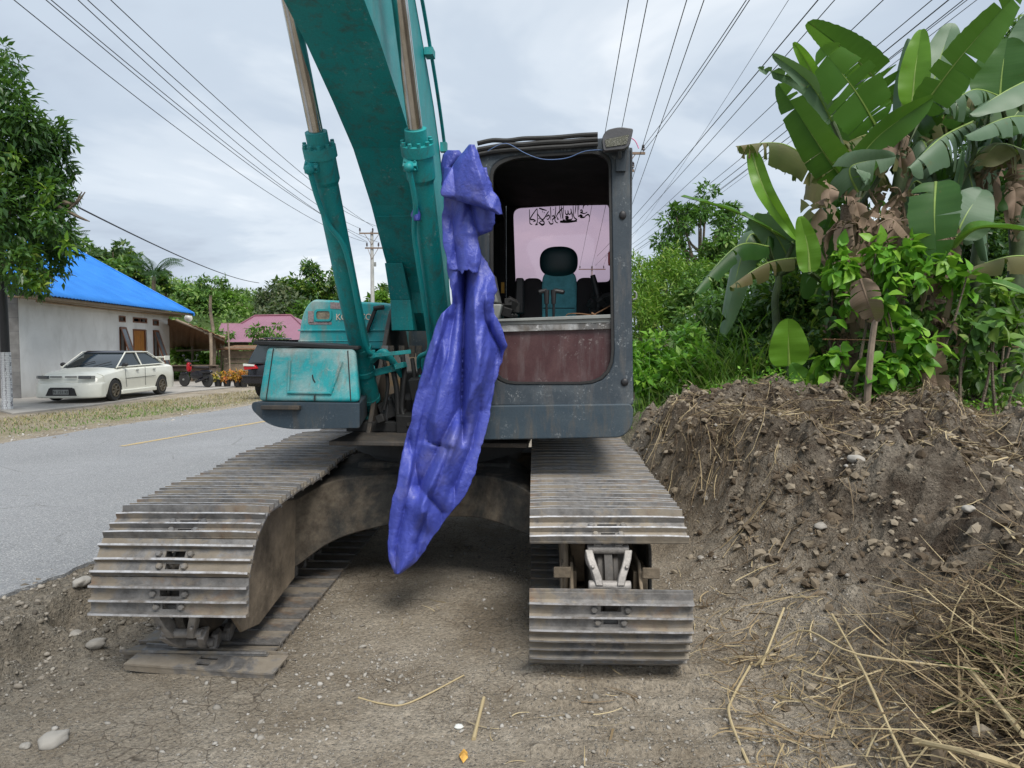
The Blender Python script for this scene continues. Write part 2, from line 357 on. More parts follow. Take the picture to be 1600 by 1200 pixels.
# ============================================================ TERRAIN AND ROAD
RH = 0.22                                            # the road stands a little above the dug shoulder
def xe(y): return -3.02+.268*(y-4.26)                # near edge of the asphalt
def xf(y): return -7.75+.19*(y-10.7)                 # far edge
def mound_mask(x, y):
    foot = 1.12-.02*sst(5, 7, y)+.12*fbm(y*.9, y*0+3, 3, 5)*2
    return sst(foot-.05, foot+1.5-.85*sst(4.0, 7, y), x)*sst(34, 26, y)
YK = np.array([0, 2.2, 2.8, 3.4, 4.2, 5, 6, 6.8, 7.6, 8.4, 9.4, 12, 20, 34]); HK = np.array([.1, .2, .3, .44, .66, .88, 1.1, 1.22, 1.22, .98, .8, .6, .4, .2])
def edge(y): return xe(y)+.22*fbm(np.asarray(y, float)*2.5, 1, 5, 13, .6)
def H(x, y, fine=True):
    x = np.asarray(x, float); y = np.asarray(y, float)
    e = edge(y); sw_ = np.clip((-2.22-e)*.5, .05, .36)*(1+.5*fbm(y*3, x*3, 3, 9)*2)
    left = sst(0, 1, (e+sw_*1.7-x)/(sw_*.5))
    yard = sst(0, 1, (xf(y)-.2-x)/2.2)
    base = RH*left-.1*yard-.006*left
    base += .05*(fbm(x*.7, y*.7, 3, 1))*(1-left)
    mm = mound_mask(x, y); g = np.interp(y, YK, HK)*(.8+.2*sst(1.2, 3.6, x))
    g = g*(1-.26*sst(2.4, 4.2, x)*sst(4.6, 6, y)*sst(9, 8, y))
    far = sst(9, 14, y)
    h = base+mm*g+mm*(1-far)*(.5*fbm(x*1.5, y*1.5, 4, 21)+.22*np.abs(fbm(x*3.1, y*3.1, 4, 31))*2)
    if fine:
        nr = (1-sst(9, 12, y))
        clod = np.abs(fbm(x*6, y*6, 4, 41, .6))
        d1, d2 = worley(x*5.5+fbm(x*4, y*4, 2, 3), y*5.5, 51); d3, d4 = worley(x*15+fbm(x*11, y*11, 2, 4), y*15, 61)
        h = h+mm*nr*(.26*clod+.15*np.clip(.6-d1, 0, 1)*sst(-.12, .15, fbm(x*2, y*2, 2, 88))+.05*np.clip(.6-d3, 0, 1)+.3*np.abs(fbm(x*2.6+3, y*2.6, 3, 47))*2-.1+.07*np.abs(fbm(x*13, y*13, 3, 49)))
        flat = (1-mm)*(1-left)*nr
        h = h+flat*(.022*fbm(x*5, y*5, 4, 71)+.012*fbm(x*22, y*22, 3, 81))
        # grouser prints in the mud in front of the near track
        imp = sst(-.02, .1, x+.15*fbm(y*3, x, 2, 8))*sst(1.22, 1.05, x)*sst(3.8, 3.6, y)*sst(1.7, 2.2, y)
        ph = y*2*math.pi/.19+1.3*fbm(x*1.7, y*1.2, 3, 91)*2
        h = h+imp*(.6+.8*(fbm(x*2, y*4, 2, 18)+.5))*(.024*np.clip(np.sin(ph), -.2, 1)+.008*np.abs(np.sin(ph*1.5+.4))-.012*np.clip(np.sin(ph*1.5+x)-.75, 0, 1)*3*(fbm(x*7, y*7, 2, 96)+.5))
        # eroded bank and rubble along the asphalt
        bank = sst(-.55, -.1, x-e)*sst(1.3, .5, x-e)*nr
        off = sst(.02, .1, x-e); bank = sst(0, .08, x-e)*sst(1.3, .5, x-e)*nr; h = h+bank*(.12*np.abs(fbm(x*5, y*5, 4, 101))*2-.035)+bank*.05*np.clip(.55-d1, 0, 1)*2*sst(.3, .5, x-e)-.02*(1-sst(0, .3, np.abs(x-e-.02)/.2))*(x > e)*nr; h = np.where((x < e+.01) & (y < 30), np.minimum(h, RH-.004), h)
    hill = sst(38, 92, y)*sst(-2, -42, x)*(7+3.5*sst(-35, -70, x))
    h = h+hill*(1+.25*fbm(x*.06, y*.06, 3, 111))+sst(30, 90, y)*sst(20, 60, x)*5+sst(45, 130, y)*2.0
    return h
def axis(segs):
    o = []
    for a, b, n in segs: o += list(np.linspace(a, b, n, endpoint=False))
    o.append(segs[-1][1]); return np.array(o)
gx = axis([(-900, -120, 10), (-120, -20, 60), (-20, -4.6, 60), (-4.6, -2.2, 90), (-2.2, 1.0, 110), (1.0, 5.2, 190), (5.2, 9, 60), (9, 30, 40), (30, 900, 24)])
gy = axis([(-900, -6, 12), (-6, 1.6, 24), (1.6, 5.2, 190), (5.2, 9.0, 130), (9, 14, 60), (14, 40, 70), (40, 130, 60), (130, 1200, 20)])
GX, GY = np.meshgrid(gx, gy); GZ = H(GX, GY)
nx, ny = len(gx), len(gy)
idx = np.arange(nx*ny).reshape(ny, nx)
Fq = np.stack([idx[:-1, :-1], idx[:-1, 1:], idx[1:, 1:], idx[1:, :-1]], -1).reshape(-1, 4)
me = np_mesh('ground', np.stack([GX, GY, GZ], -1).reshape(-1, 3), Fq)
def vattr(me, nm, arr):
    a = me.attributes.new(nm, 'FLOAT', 'POINT'); a.data.foreach_set('value', np.asarray(arr, np.float32).ravel())
mm_ = mound_mask(GX, GY)
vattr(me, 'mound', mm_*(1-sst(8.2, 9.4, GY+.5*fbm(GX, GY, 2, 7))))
ee = GX-xe(GY); ff = GX-xf(GY)
vattr(me, 'veg', np.clip(sst(8.4, 9.6, GY)*sst(1.0, 2.0, GX)+sst(34, 44, GY)*np.maximum(sst(-1, -6, ff), sst(1, 4, ee)), 0, 1))
vattr(me, 'verge', sst(-.1, -.8, ff)*sst(-4.6, -3.6, ff)*sst(60, 40, GY))
vattr(me, 'bank', sst(-.7, -.2, ee)*sst(1.4, .6, ee))
def m_ground():
    m = Mat('dirt_ground'); m.mapw = m.mix(.12, m.co, m.n('ShaderNodeTexNoise').outputs[1]); m.mapw.node.inputs[7].links[0].from_node.inputs['Scale'].default_value = 5; mo = m.attr('mound'); ve = m.attr('veg'); vg = m.attr('verge'); bk = m.attr('bank')
    a = m.noise(1.3, 8, .65, .3); b = m.noise(9, 8, .7); cc = m.noise(55, 5, .75)
    dirt = m.mix(m.ramp(a, [(.35, 0), (.65, 1)]), (.3, .25, .185), (.56, .495, .4))
    dirt = m.mix(m.ramp(b, [(.3, 0), (.7, 1)]), m.mix(.4, dirt, (.26, .21, .155)), dirt)
    pc = m.n('ShaderNodeTexVoronoi'); m.l(m.co, pc.inputs[0]); pc.inputs['Scale'].default_value = 62
    hs = m.n('ShaderNodeSeparateXYZ'); m.l(pc.outputs['Color'], hs.inputs[0])
    peb = m.math('MULTIPLY', m.ramp(pc.outputs['Distance'], [(.28, 1), (.42, 0)]), m.ramp(m.math('ADD', hs.outputs[0], m.math('MULTIPLY', a, .5)), [(.78, 0), (.82, 1)]))
    dirt = m.mix(m.math('MULTIPLY', peb, .5), dirt, m.mix(hs.outputs[1], (.24, .23, .21), (.42, .4, .36)))
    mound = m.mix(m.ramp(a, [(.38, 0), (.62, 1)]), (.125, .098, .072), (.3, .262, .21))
    mound = m.mix(m.ramp(m.noise(3.5, 7, .7), [(.42, .85), (.56, 0)]), mound, (.06, .042, .029))  # dark pockets painted into the soil colour to deepen weak crevice shade
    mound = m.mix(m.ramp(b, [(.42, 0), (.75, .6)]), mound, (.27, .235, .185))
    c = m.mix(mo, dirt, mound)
    c = m.mix(m.math('MULTIPLY', bk, m.ramp(b, [(.35, .2), (.6, .7)])), c, m.mix(cc, (.1, .09, .075), (.26, .24, .2)))
    c = m.mix(m.math('MULTIPLY', vg, m.ramp(m.noise(.9, 5), [(.38, .3), (.6, .8)])), c, m.mix(b, (.2, .18, .08), (.46, .4, .29)))
    c = m.mix(ve, c, m.mix(b, (.03, .06, .015), (.08, .12, .03)))
    c = m.mix(.33, c, m.ramp(cc, [(.36, 0), (.64, 1)]), 'OVERLAY'); cr_ = m.math('MULTIPLY', m.ramp(m.vor(11, 'DISTANCE_TO_EDGE', m.mapw), [(0, 1), (.035, 0)]), m.math('MULTIPLY', m.ramp(m.noise(1.1, 4), [(.5, 0), (.58, 1)]), m.math('SUBTRACT', 1.0, m.math('MAXIMUM', mo, ve)))); c = m.mix(m.math('MULTIPLY', cr_, .7), c, (.06, .045, .03))
    m.set('Base Color', c); m.set('Roughness', .93); m.set('Specular IOR Level', .2)
    vc = m.vor(9, "DISTANCE_TO_EDGE"); cr = m.ramp(vc, [(0, 0), (.05, 1)])
    hgt = m.math('ADD', m.math('ADD', m.math('MULTIPLY', b, 2.2), m.math('MULTIPLY', cc, .9)), m.math('MULTIPLY', peb, .5))
    m.bump(hgt, 1.0, .035); return m.m
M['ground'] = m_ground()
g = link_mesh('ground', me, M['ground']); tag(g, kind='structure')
def m_asphalt():
    m = Mat('asphalt'); a = m.noise(.6, 6, .6); g = m.noise(240, 3, .8); v = m.n('ShaderNodeTexVoronoi'); m.l(m.co, v.inputs[0]); v.inputs['Scale'].default_value = 130
    hs = m.n('ShaderNodeSeparateXYZ'); m.l(v.outputs['Color'], hs.inputs[0])
    c = m.mix(m.ramp(a, [(.35, 0), (.65, 1)]), (.205, .213, .222), (.265, .273, .283))
    c = m.mix(m.ramp(m.noise(.35, 4, .5, .6, stretch=(1.6, .35, 1)), [(.45, 0), (.6, .35)]), c, (.19, .195, .2)); c = m.mix(m.math('MULTIPLY', m.ramp(m.vor(.9, 'DISTANCE_TO_EDGE', m.mix(.35, m.co, m.n('ShaderNodeTexNoise').outputs[1])), [(0, 1), (.012, 0)]), m.ramp(a, [(.5, 0), (.56, .6)])), c, (.08, .08, .08)); c = m.mix(m.ramp(hs.outputs[0], [(.6, 0), (.95, .8)]), c, (.4, .4, .39)); c = m.mix(m.ramp(hs.outputs[1], [(.55, 0), (.9, .6)]), c, (.1, .1, .105))
    m.set('Base Color', c); m.set('Roughness', .85); m.bump(m.math('ADD', v.outputs['Distance'], m.math('MULTIPLY', g, .5)), .6, .006); return m.m
M['asphalt'] = m_asphalt()
ys = axis([(-40, 2, 30), (2, 9, 260), (9, 90, 120)])
L = [(xf(y)+.12*fbm(y*1.3, 5, 3)*2, y) for y in ys]; Rr = [(float(edge(y)), y) for y in ys]
hz = lambda x, y: RH+float(H(x, y, False))*0+float(sst(45, 130, y))*2
vs = []; fs = []
for i, y in enumerate(ys):
    z = RH+.004+float(sst(45, 130, y))*2.0; l, r = L[i], Rr[i]
    for t in (0, .25, .5, .75, 1): vs.append((l[0]+(r[0]-l[0])*t, y, z))
    vs.append((r[0]+.004, y, z-.05))
for i in range(len(ys)-1):
    for j in range(5): a = i*6+j; fs.append((a, a+1, a+7, a+6))
link = MB(); link.add(vs, fs); o = link.build('road', M['asphalt']); tag(o, kind='structure')
my_ = Mat('worn_yellow_paint'); my_.set('Base Color', my_.mix(my_.ramp(my_.noise(26, 7, .8), [(.42, 0), (.56, 1)]), (.27, .27, .25), (.52, .35, .1))); my_.set('Roughness', .85); M['yellow'] = my_.m
def strip(name, p0, p1, wd, z, mt, wob=.012, n=40):
    d = (Vector(p1)-Vector(p0)); L_ = d.length; d.normalize(); s = Vector((d.y, -d.x)); vs = []; fs = []
    for i in range(n+1):
        p = Vector(p0)+d*L_*i/n; k = wd/2*(1+.25*random.uniform(-1, 1)); vs += [(*(p-s*k), z), (*(p+s*k), z)]
        if i: fs.append((2*i-2, 2*i-1, 2*i+1, 2*i))
    me = bpy.data.meshes.new(name); me.from_pydata(vs, [], fs); me.update(); return tag(link_mesh(name, me, mt), kind='structure')
cl0 = gp(190, 697, RH+.008); cl1 = gp(392, 662, RH+.008); dd = (cl1-cl0).normalized()
strip('road_marking', cl0.to_2d(), (cl0+dd*7).to_2d(), .11, RH+.008, M['yellow'])
strip('road_marking', (cl0-dd*9).to_2d(), (cl0-dd*4).to_2d(), .11, RH+.008, M['yellow'])
strip('road_marking', (cl0+dd*12).to_2d(), (cl0+dd*19).to_2d(), .11, RH+.008, M['yellow'])
# gravel shoulder dusting on the far side
YH = 0.12
M['concrete'] = simple('stained_concrete', (.33, .31, .28), .9, var=.2, sc=2.2, bump=.25)
yd = MB(); yp = [gp(20, 646, YH+.03), gp(150, 632, YH+.03), gp(290, 612, YH+.03), gp(380, 603, YH+.03), gp(395, 596, YH+.03), gp(250, 594, YH+.03), gp(60, 600, YH+.03), gp(-60, 625, YH+.03)]
yd.prism([(p.x, p.y, YH-.1) for p in yp], (0, 0, .13)); tag(yd.build('yard_pavement', M['concrete']), kind='structure')
# ---------------- scattered small things as one sheet of stuff each
def rotm(n, yaw=None, tilt=1.0):
    a = RNG.uniform(0, 2*np.pi, n) if yaw is None else yaw; b = RNG.normal(0, tilt, n); c = RNG.normal(0, tilt, n)
    ca, sa, cb, sb, cc, sc_ = np.cos(a), np.sin(a), np.cos(b), np.sin(b), np.cos(c), np.sin(c)
    Rz = np.zeros((n, 3, 3)); Rz[:, 0, 0] = ca; Rz[:, 0, 1] = -sa; Rz[:, 1, 0] = sa; Rz[:, 1, 1] = ca; Rz[:, 2, 2] = 1
    Rx = np.zeros((n, 3, 3)); Rx[:, 0, 0] = 1; Rx[:, 1, 1] = cb; Rx[:, 1, 2] = -sb; Rx[:, 2, 1] = sb; Rx[:, 2, 2] = cb
    Ry = np.zeros((n, 3, 3)); Ry[:, 1, 1] = 1; Ry[:, 0, 0] = cc; Ry[:, 0, 2] = sc_; Ry[:, 2, 0] = -sc_; Ry[:, 2, 2] = cc
    return Rz @ Rx @ Ry
def stamp(name, bV, bF, pos, R, S, mat, v=None, parent=None, smooth=True):
    n = len(pos); bV = np.asarray(bV, float); bF = np.asarray(bF)
    V = np.einsum('nij,nkj->nki', R, bV[None]*S[:, None, :])+pos[:, None, :]
    F = bF[None]+(np.arange(n)*len(bV))[:, None, None]
    vv = np.repeat(RNG.uniform(0, 1, n) if v is None else v, len(bF))
    return link_mesh(name, np_mesh(name, V.reshape(-1, 3), F.reshape(-1, bF.shape[1]), vv, smooth), mat, parent)
import bmesh
def ico(sub, seed=0, am=.25):
    b = bmesh.new(); bmesh.ops.create_icosphere(b, subdivisions=sub, radius=1); V = np.array([v.co[:] for v in b.verts]); F = np.array([[v.index for v in f.verts] for f in b.faces]); b.free()
    r = 1+am*(vnoise(V[:, 0]*1.6+seed, V[:, 1]*1.6+V[:, 2]*1.3, seed)*2-1)+am*.5*(vnoise(V[:, 2]*3+seed, V[:, 0]*3-V[:, 1]*2, seed+3)*2-1); return V*r[:, None], F
stoneM = leafmat('river_stone', [(.13, .115, .095), (.24, .22, .19), (.34, .32, .285), (.44, .42, .39)], .85, 0.0)
clodM = leafmat('earth_clod', [(.06, .044, .03), (.12, .094, .067), (.2, .165, .12), (.28, .24, .185)], .95, 0.0, .1)
def on_ground(n, xr, yr, w=None):
    x = RNG.uniform(*xr, n); y = RNG.uniform(*yr, n)
    if w is not None: k = RNG.uniform(0, 1, n) < w(x, y); x, y = x[k], y[k]
    return x, y, H(x, y)
bV, bF = ico(1, 3, .3)
bV2, bF2 = ico(2, 8, .28); bVc, bFc = ico(2, 12, .75)
def stones(name, n, xr, yr, s0, s1, w, mat, flat=.6, sink=.2, big=False, vlo=0, vhi=1):
    x, y, z = on_ground(n, xr, yr, w); n = len(x); s = s0*(s1/s0)**(RNG.uniform(0, 1, n)**2.2)
    S = np.stack([s*RNG.uniform(.8, 1.4, n), s*RNG.uniform(.7, 1.1, n), s*RNG.uniform(.5, .9, n)*flat*1.4], 1)
    p = np.stack([x, y, z+s*flat*(.5-sink)], 1)
    return tag(stamp(name, bV2 if big else bV, bF2 if big else bF, p, rotm(n, tilt=.3), S, mat, RNG.uniform(vlo, vhi, n), smooth='clod' not in name), kind='stuff')
free = lambda x, y: (1-mound_mask(x, y))*(x > xe(y)+.15)
bV0, bF0 = ico(1, 5, .3); import_ = None
t0_ = (np.array([(1, 1, 1), (1, -1, -1), (-1, 1, -1), (-1, -1, 1), (.9, .3, -.8), (-.6, .9, .5)]), None)
bb_ = bmesh.new(); bmesh.ops.create_icosphere(bb_, subdivisions=1, radius=1); oV = np.array([v.co[:] for v in bb_.verts])*RNG.uniform(.7, 1.25, (12, 1)); oF = np.array([[v.index for v in f.verts] for f in bb_.faces]); bb_.free()
bV_s, bF_s = bV, bF; bV, bF = oV, oF
stones('gravel', 52000, (-3.2, 2.0), (1.9, 9), .003, .013, lambda x, y: free(x, y)*np.clip(.16+4*fbm(x*1.1, y*1.1, 3, 77), .06, 1)*sst(9, 2.5, y), stoneM, vlo=0, vhi=.7)
stones('coarse_gravel', 1600, (-3.2, 1.6), (1.9, 6), .009, .022, lambda x, y: free(x, y)*np.clip(.1+3*fbm(x*.8+3, y*.8, 3, 79), .03, 1)*(x < 1), stoneM, vlo=0, vhi=.8)
stones('bank_rubble', 9000, (-3.8, -1.9), (2.2, 7.5), .004, .024, lambda x, y: (x-xe(y) > -.12)*np.clip(1.15-(x-xe(y)), 0, 1)**.6, leafmat('bank_stone', [(.07, .06, .05), (.16, .14, .11), (.26, .23, .19), (.38, .35, .3)], .9, 0.0), .7)
stones('earth_clods', 24000, (1.0, 6.5), (2.0, 8.8), .008, .045, lambda x, y: mound_mask(x, y)*(.35+.65*(fbm(x*1.5, y*1.5, 3, 27) > -.05)), clodM, .75)
bV2, bF2 = bVc, bFc; stones('coarse_clods', 1700, (1.05, 6.5), (2.0, 8.8), .02, .06, lambda x, y: mound_mask(x, y)*np.clip(.1+3*fbm(x*1.1+7, y*1.1, 3, 28), 0, 1), clodM, .6, .45, True, 0, .6)
stones('mound_pebbles', 2600, (1.1, 6.0), (2.2, 8.5), .006, .03, lambda x, y: mound_mask(x, y)*np.clip(fbm(x*.8+2, y*.8, 3, 57)*5+.3, .12, 1), stoneM, .7)
stones('shoulder_gravel', 5000, (-11, -3), (9, 26), .012, .035, lambda x, y: (np.abs(x-xf(y)+.2+.5*fbm(y, x, 2)) < .55), stoneM)
# grass and straw blades
def blades(name, x, y, z, L, W, mat, lean=.5, curl=.5, parent=None, segs=3, v=None, flatness=0.0):
    n = len(x); a = RNG.uniform(0, 2*np.pi, n); th = np.abs(RNG.normal(lean, .3, n)) if flatness == 0 else np.full(n, 1.45)+RNG.normal(0, flatness, n)
    P = np.stack([x, y, z], 1); side = np.stack([-np.sin(a), np.cos(a), 0*a], 1); V = np.zeros((n, (segs+1)*2, 3)); cur = P.copy()
    cu = RNG.normal(curl, .25, n)
    for k in range(segs+1):
        w_ = W*(1-(k/segs)**2*.85); V[:, 2*k] = cur-side*w_[:, None]; V[:, 2*k+1] = cur+side*w_[:, None]
        t = th+cu*k/segs; cur = cur+np.stack([np.cos(a)*np.sin(t), np.sin(a)*np.sin(t), np.cos(t)], 1)*(L/segs)[:, None]
    F = np.array([[2*k, 2*k+1, 2*k+3, 2*k+2] for k in range(segs)])[None]+(np.arange(n)*(segs+1)*2)[:, None, None]
    vv = np.repeat(RNG.uniform(0, 1, n) if v is None else v, segs)
    return link_mesh(name, np_mesh(name, V.reshape(-1, 3), F.reshape(-1, 4), vv), mat, parent)
def verge(n, mat, nm, dens):
    y = RNG.uniform(8, 44, n); t = RNG.uniform(.35, 4.2, n); x = xf(y)-t; k = RNG.uniform(0, 1, n) < dens(x, y, t); x, y = x[k], y[k]; n = len(x)
    tag(blades(nm, x, y, H(x, y), RNG.uniform(.02, .09, n), RNG.uniform(.004, .010, n), mat, .7), kind='stuff')
verge(34000, M['drygrass'], 'dry_grass', lambda x, y, t: np.clip(.25+2.5*fbm(x*.5, y*.5, 3, 5), 0, 1))
verge(20000, M['grass'], 'green_grass', lambda x, y, t: np.clip(.1+4*fbm(x*.35+9, y*.35, 3, 15), 0, 1)*(t > .8))
# green ground cover behind the mound
x, y, z = on_ground(60000, (2.0, 12), (7.6, 14), lambda x, y: sst(7.6, 8.6, y)*(mound_mask(x, y) > .5)); n = len(x)
tag(blades('ground_cover_grass', x, y, z, RNG.uniform(.05, .22, n), RNG.uniform(.005, .014, n), M['grass'], .6), kind='stuff')
# straw and root fibres on the mound
def straw(nm, n, mat, Lr, Wr, w, xr=(1.0, 6.2), yr=(2.0, 8.5), lift=.02, fl=.22, segs=4):
    x, y, z = on_ground(n, xr, yr, w); n = len(x); L_ = Lr[0]*(Lr[1]/Lr[0])**RNG.uniform(0, 1, n)
    tag(blades(nm, x, y, z+RNG.uniform(0, lift, n), L_, RNG.uniform(*Wr, n), mat, curl=.0, segs=segs, flatness=fl), kind='stuff')
mw = lambda x, y: mound_mask(x, y)
straw('straw', 1500, M['straw'], (.05, .42), (.0014, .0050), lambda x, y: mw(x, y)*np.clip(.1+3.0*fbm(x*.9+4, y*.9, 3, 33)+.9*sst(3.8, 2.6, y), 0, 1))
straw('root_fibres', 5000, M['roots'], (.05, .26), (.0008, .0026), lambda x, y: mw(x, y)*np.clip(.25+3*fbm(x*1.1, y*1.1, 3, 43), 0, 1), lift=.04, fl=.5)
straw('loose_straw', 30, M['straw'], (.05, .3), (.002, .006), lambda x, y: free(x, y)*sst(-.9, .6, x), (-1.2, 1.6), (2.0, 4.4), .004, .06)
straw('straw_pile', 7500, M['straw'], (.15, .6), (.0015, .0065), lambda x, y: np.clip(sst(1.5, 2.4, x)*sst(3.7, 3.0, y), 0, 1), (1.1, 3.4), (2.1, 3.8), .11, .2, 5)
straw('pile_fibres', 6500, M['roots'], (.08, .4), (.0008, .003), lambda x, y: np.clip(sst(1.3, 2.2, x)*sst(4.0, 3.2, y), 0, 1), (1.1, 3.4), (2.1, 4.0), .12, .3, 5)
straw('pile_blades', 1800, M['grass'], (.15, .5), (.002, .006), lambda x, y: np.clip(sst(1.8, 2.3, x)*sst(3.2, 2.7, y), 0, 1), (1.6, 3.2), (2.1, 3.3), .12, .5, 5)
def lying(nm, n, mat, Lr, Wr, w, xr=(1.0, 6.4), yr=(2.0, 8.6), up=.008, bend=.12):
    x, y, z = on_ground(n, xr, yr, w); n = len(x); L_ = Lr[0]*(Lr[1]/Lr[0])**RNG.uniform(0, 1, n); a = RNG.uniform(0, 2*np.pi, n); K = 5; t = np.linspace(0, 1, K+1)[None]; b = RNG.normal(0, bend, n)[:, None]
    X = x[:, None]+L_[:, None]*(t*np.cos(a)[:, None]-b*np.sin(math.pi*t)*np.sin(a)[:, None]); Y = y[:, None]+L_[:, None]*(t*np.sin(a)[:, None]+b*np.sin(math.pi*t)*np.cos(a)[:, None]); HH = H(X, Y)
    ln = HH[:, :1]*(1-t)+HH[:, -1:]*t; off = np.clip((HH-ln).max(1), 0, .09)[:, None]; Z = np.maximum(ln+off*.85, HH)+up+RNG.uniform(0, up, n)[:, None]+np.abs(RNG.normal(0, .12, n))[:, None]*t*L_[:, None]
    W = (RNG.uniform(*Wr, n)[:, None]*(1-.5*t)); sx, sy = -np.sin(a)[:, None], np.cos(a)[:, None]; tw = RNG.normal(0, .8, n)[:, None]
    V = np.zeros((n, (K+1)*2, 3)); 
    for q, s_ in ((0, -1), (1, 1)): V[:, q::2, 0] = X+s_*W*sx*np.cos(tw); V[:, q::2, 1] = Y+s_*W*sy*np.cos(tw); V[:, q::2, 2] = Z+s_*W*np.sin(tw)
    F = np.array([[2*k, 2*k+1, 2*k+3, 2*k+2] for k in range(K)])[None]+(np.arange(n)*(K+1)*2)[:, None, None]
    tag(link_mesh(nm, np_mesh(nm, V.reshape(-1, 3), F.reshape(-1, 4), np.repeat(RNG.uniform(0, 1, n), K)), mat), kind='stuff')
lying('mound_straw', 13000, M['straw'], (.05, .38), (.0016, .0052), lambda x, y: mw(x, y)*np.clip(.3+3.2*fbm(x*1.0+4, y*1.0, 3, 33)+1.0*sst(3.9, 2.6, y), 0, 1))
lying('mound_fibres', 42000, M['roots'], (.04, .28), (.001, .0034), lambda x, y: mw(x, y)*np.clip(.3+3*fbm(x*1.1, y*1.1, 3, 43), 0, 1), bend=.3)
lying('mound_foot_straw', 1800, M['straw'], (.05, .3), (.0016, .005), lambda x, y: sst(.9, 1.1, x)*sst(2.0, 1.4, x)*sst(5, 3, y), (.9, 2.0), (2.0, 5))
lying('mud_straw', 150, M['straw'], (.04, .2), (.0014, .0035), lambda x, y: free(x, y)*sst(-1.0, .6, x), (-1.2, 1.4), (2.0, 4.6), .003)
# stones and stalks big enough to tell apart
def stone(px, py, r, label, h=0, sd=0, fl=.6):
    p = gp(px, py, 0)
    for _ in range(6): p = gp(px, py, float(H(p.x, p.y)))
    V, F = ico(3, sd, .22); V = V*np.array([r*1.2, r*.95, r*fl]); me = np_mesh('stone', V, F, np.full(len(F), .42+.3*((sd*37) % 10)/10))
    o = link_mesh('stone', me, stoneM, loc=(p.x, p.y, float(H(p.x, p.y))+r*fl*.45), rz=sd*1.3)
    return tag(o, label, 'stone', 'larger stones lying on the dirt')
ST = [(85, 1160, .052, 'pale flat cracked stone on the dirt in the bottom left corner'), (40, 1168, .022, 'small white stone beside the pale cracked stone'), (1278, 933, .042, 'smooth oval grey stone low on the dirt mound face'),
      (1332, 915, .05, 'broad grey stone just above the smooth oval stone on the mound'), (1345, 886, .045, 'rounded stone half sunk in loose pebbles on the mound'), (1095, 884, .028, 'pale pebble beside the right track with straw lying on it'),
      (1295, 797, .036, 'lone light stone halfway up the mound face'), (1512, 826, .035, 'pale stone near the right edge of the mound'), (118, 1000, .05, 'rounded stone in the bank rubble beside the asphalt'),
      (150, 1003, .045, 'stone resting against the loose track shoe'), (130, 978, .05, 'upper stone of the bank rubble under the left track'), (795, 0, 0, '')]
for i, (a, b, r, l) in enumerate(ST):
    if r: stone(a, b, r, l, sd=i+1)
def stalk(pts, r, label, mt='straw', hs=None, grp='thick cut stalks lying on the spoil heap'):
    P = []
    for i, q in enumerate(pts):
        p = gp(q[0], q[1], .3)
        for _ in range(8): p = gp(q[0], q[1], float(H(p.x, p.y))+q[2])
        P.append(p)
    m_ = MB(); sp = smooth_path(P, 5); m_.tube(sp, [r*(1+.12*math.sin(i*1.9)+(.25 if i % 6 == 0 else 0)) for i in range(len(sp))], 7)
    o = m_.build('cane_stalk', M[mt]); a = o.data.attributes.new('v', 'FLOAT', 'FACE'); a.data.foreach_set('value', np.full(len(o.data.polygons), .85, np.float32))
    o['label'] = label; o['category'] = 'stalk'; o['group'] = grp; return o
stalk([(1430, 1158, .1), (1530, 1180, .09), (1590, 1200, .06)], .011, 'thick pale cane stalk lying at the bottom right corner with a cut end')
stalk([(1510, 1040, .16), (1600, 1150, .1)], .010, 'straight yellow cane stalk slanting down out of the right edge of the straw pile')
stalk([(1300, 960, .06), (1350, 1050, .1), (1395, 1150, .1), (1420, 1200, .08)], .006, 'long jointed stalk running down the middle of the straw pile')
stalk([(1180, 1040, .02), (1250, 985, .2), (1340, 1022, .2), (1530, 1046, .16)], .0045, 'arched yellow green stalk bent over the top of the straw pile')
stalk([(1500, 700, .05), (1560, 740, .06), (1600, 775, .05)], .008, 'pale stalk lying across the upper mound at the right edge')
stalk([(1430, 850, .05), (1450, 740, .12), (1500, 700, .06)], .006, 'leaning stalk propped on a clod high on the right of the mound')
stalk([(1190, 1040, .02), (1225, 950, .05)], .006, 'short straight cut straw standing beside the mound foot')
stalk([(1395, 780, .06), (1385, 860, .05), (1390, 950, .03)], .006, 'bent stalk hanging down the middle of the mound face')
stalk([(1170, 1195, .005), (1140, 1120, .02), (1145, 1090, .005), (1175, 1035, .005)], .006, 'frayed straw stem on the flat mud in front of the right track', grp='straw stems on the flat mud')
stalk([(560, 1090, .004), (600, 1100, .006), (640, 1098, .005), (725, 1055, .005)], .004, 'long thin straw stem on the dirt below the blue tarp', grp='straw stems on the flat mud')
stalk([(740, 1155, .006), (756, 1090, .006)], .008, 'reddish brown splinter of cane on the dirt below the tarp tip', grp='straw stems on the flat mud')
wr = MB(); p = gp(725, 1185, .0); wr.add([(0, -.045, .004), (.018, -.02, .012), (.012, .03, .006), (-.004, .04, .015), (-.022, .012, .005), (-.016, -.022, .016), (0, 0, .022)], [(0, 1, 6), (1, 2, 6), (2, 3, 6), (3, 4, 6), (4, 5, 6), (5, 0, 6)])
fw = wr.build('candy_wrapper', simple('yellow_red_foil', (.55, .3, .06), .5, var=.5, sc=40), loc=(p.x, p.y, float(H(p.x, p.y)))); tag(fw, 'crumpled yellow and red sweet wrapper on the dirt at the bottom edge', 'wrapper')
wr = MB(); p = gp(717, 1140, .0); wr.ball((0, 0, .01), (.022, .016, .012), nu=7, nv=4)
fw = wr.build('paper_scrap', M['white'], loc=(p.x, p.y, float(H(p.x, p.y)))); tag(fw, 'small scrap of white paper on the dirt above the yellow wrapper', 'paper scrap')
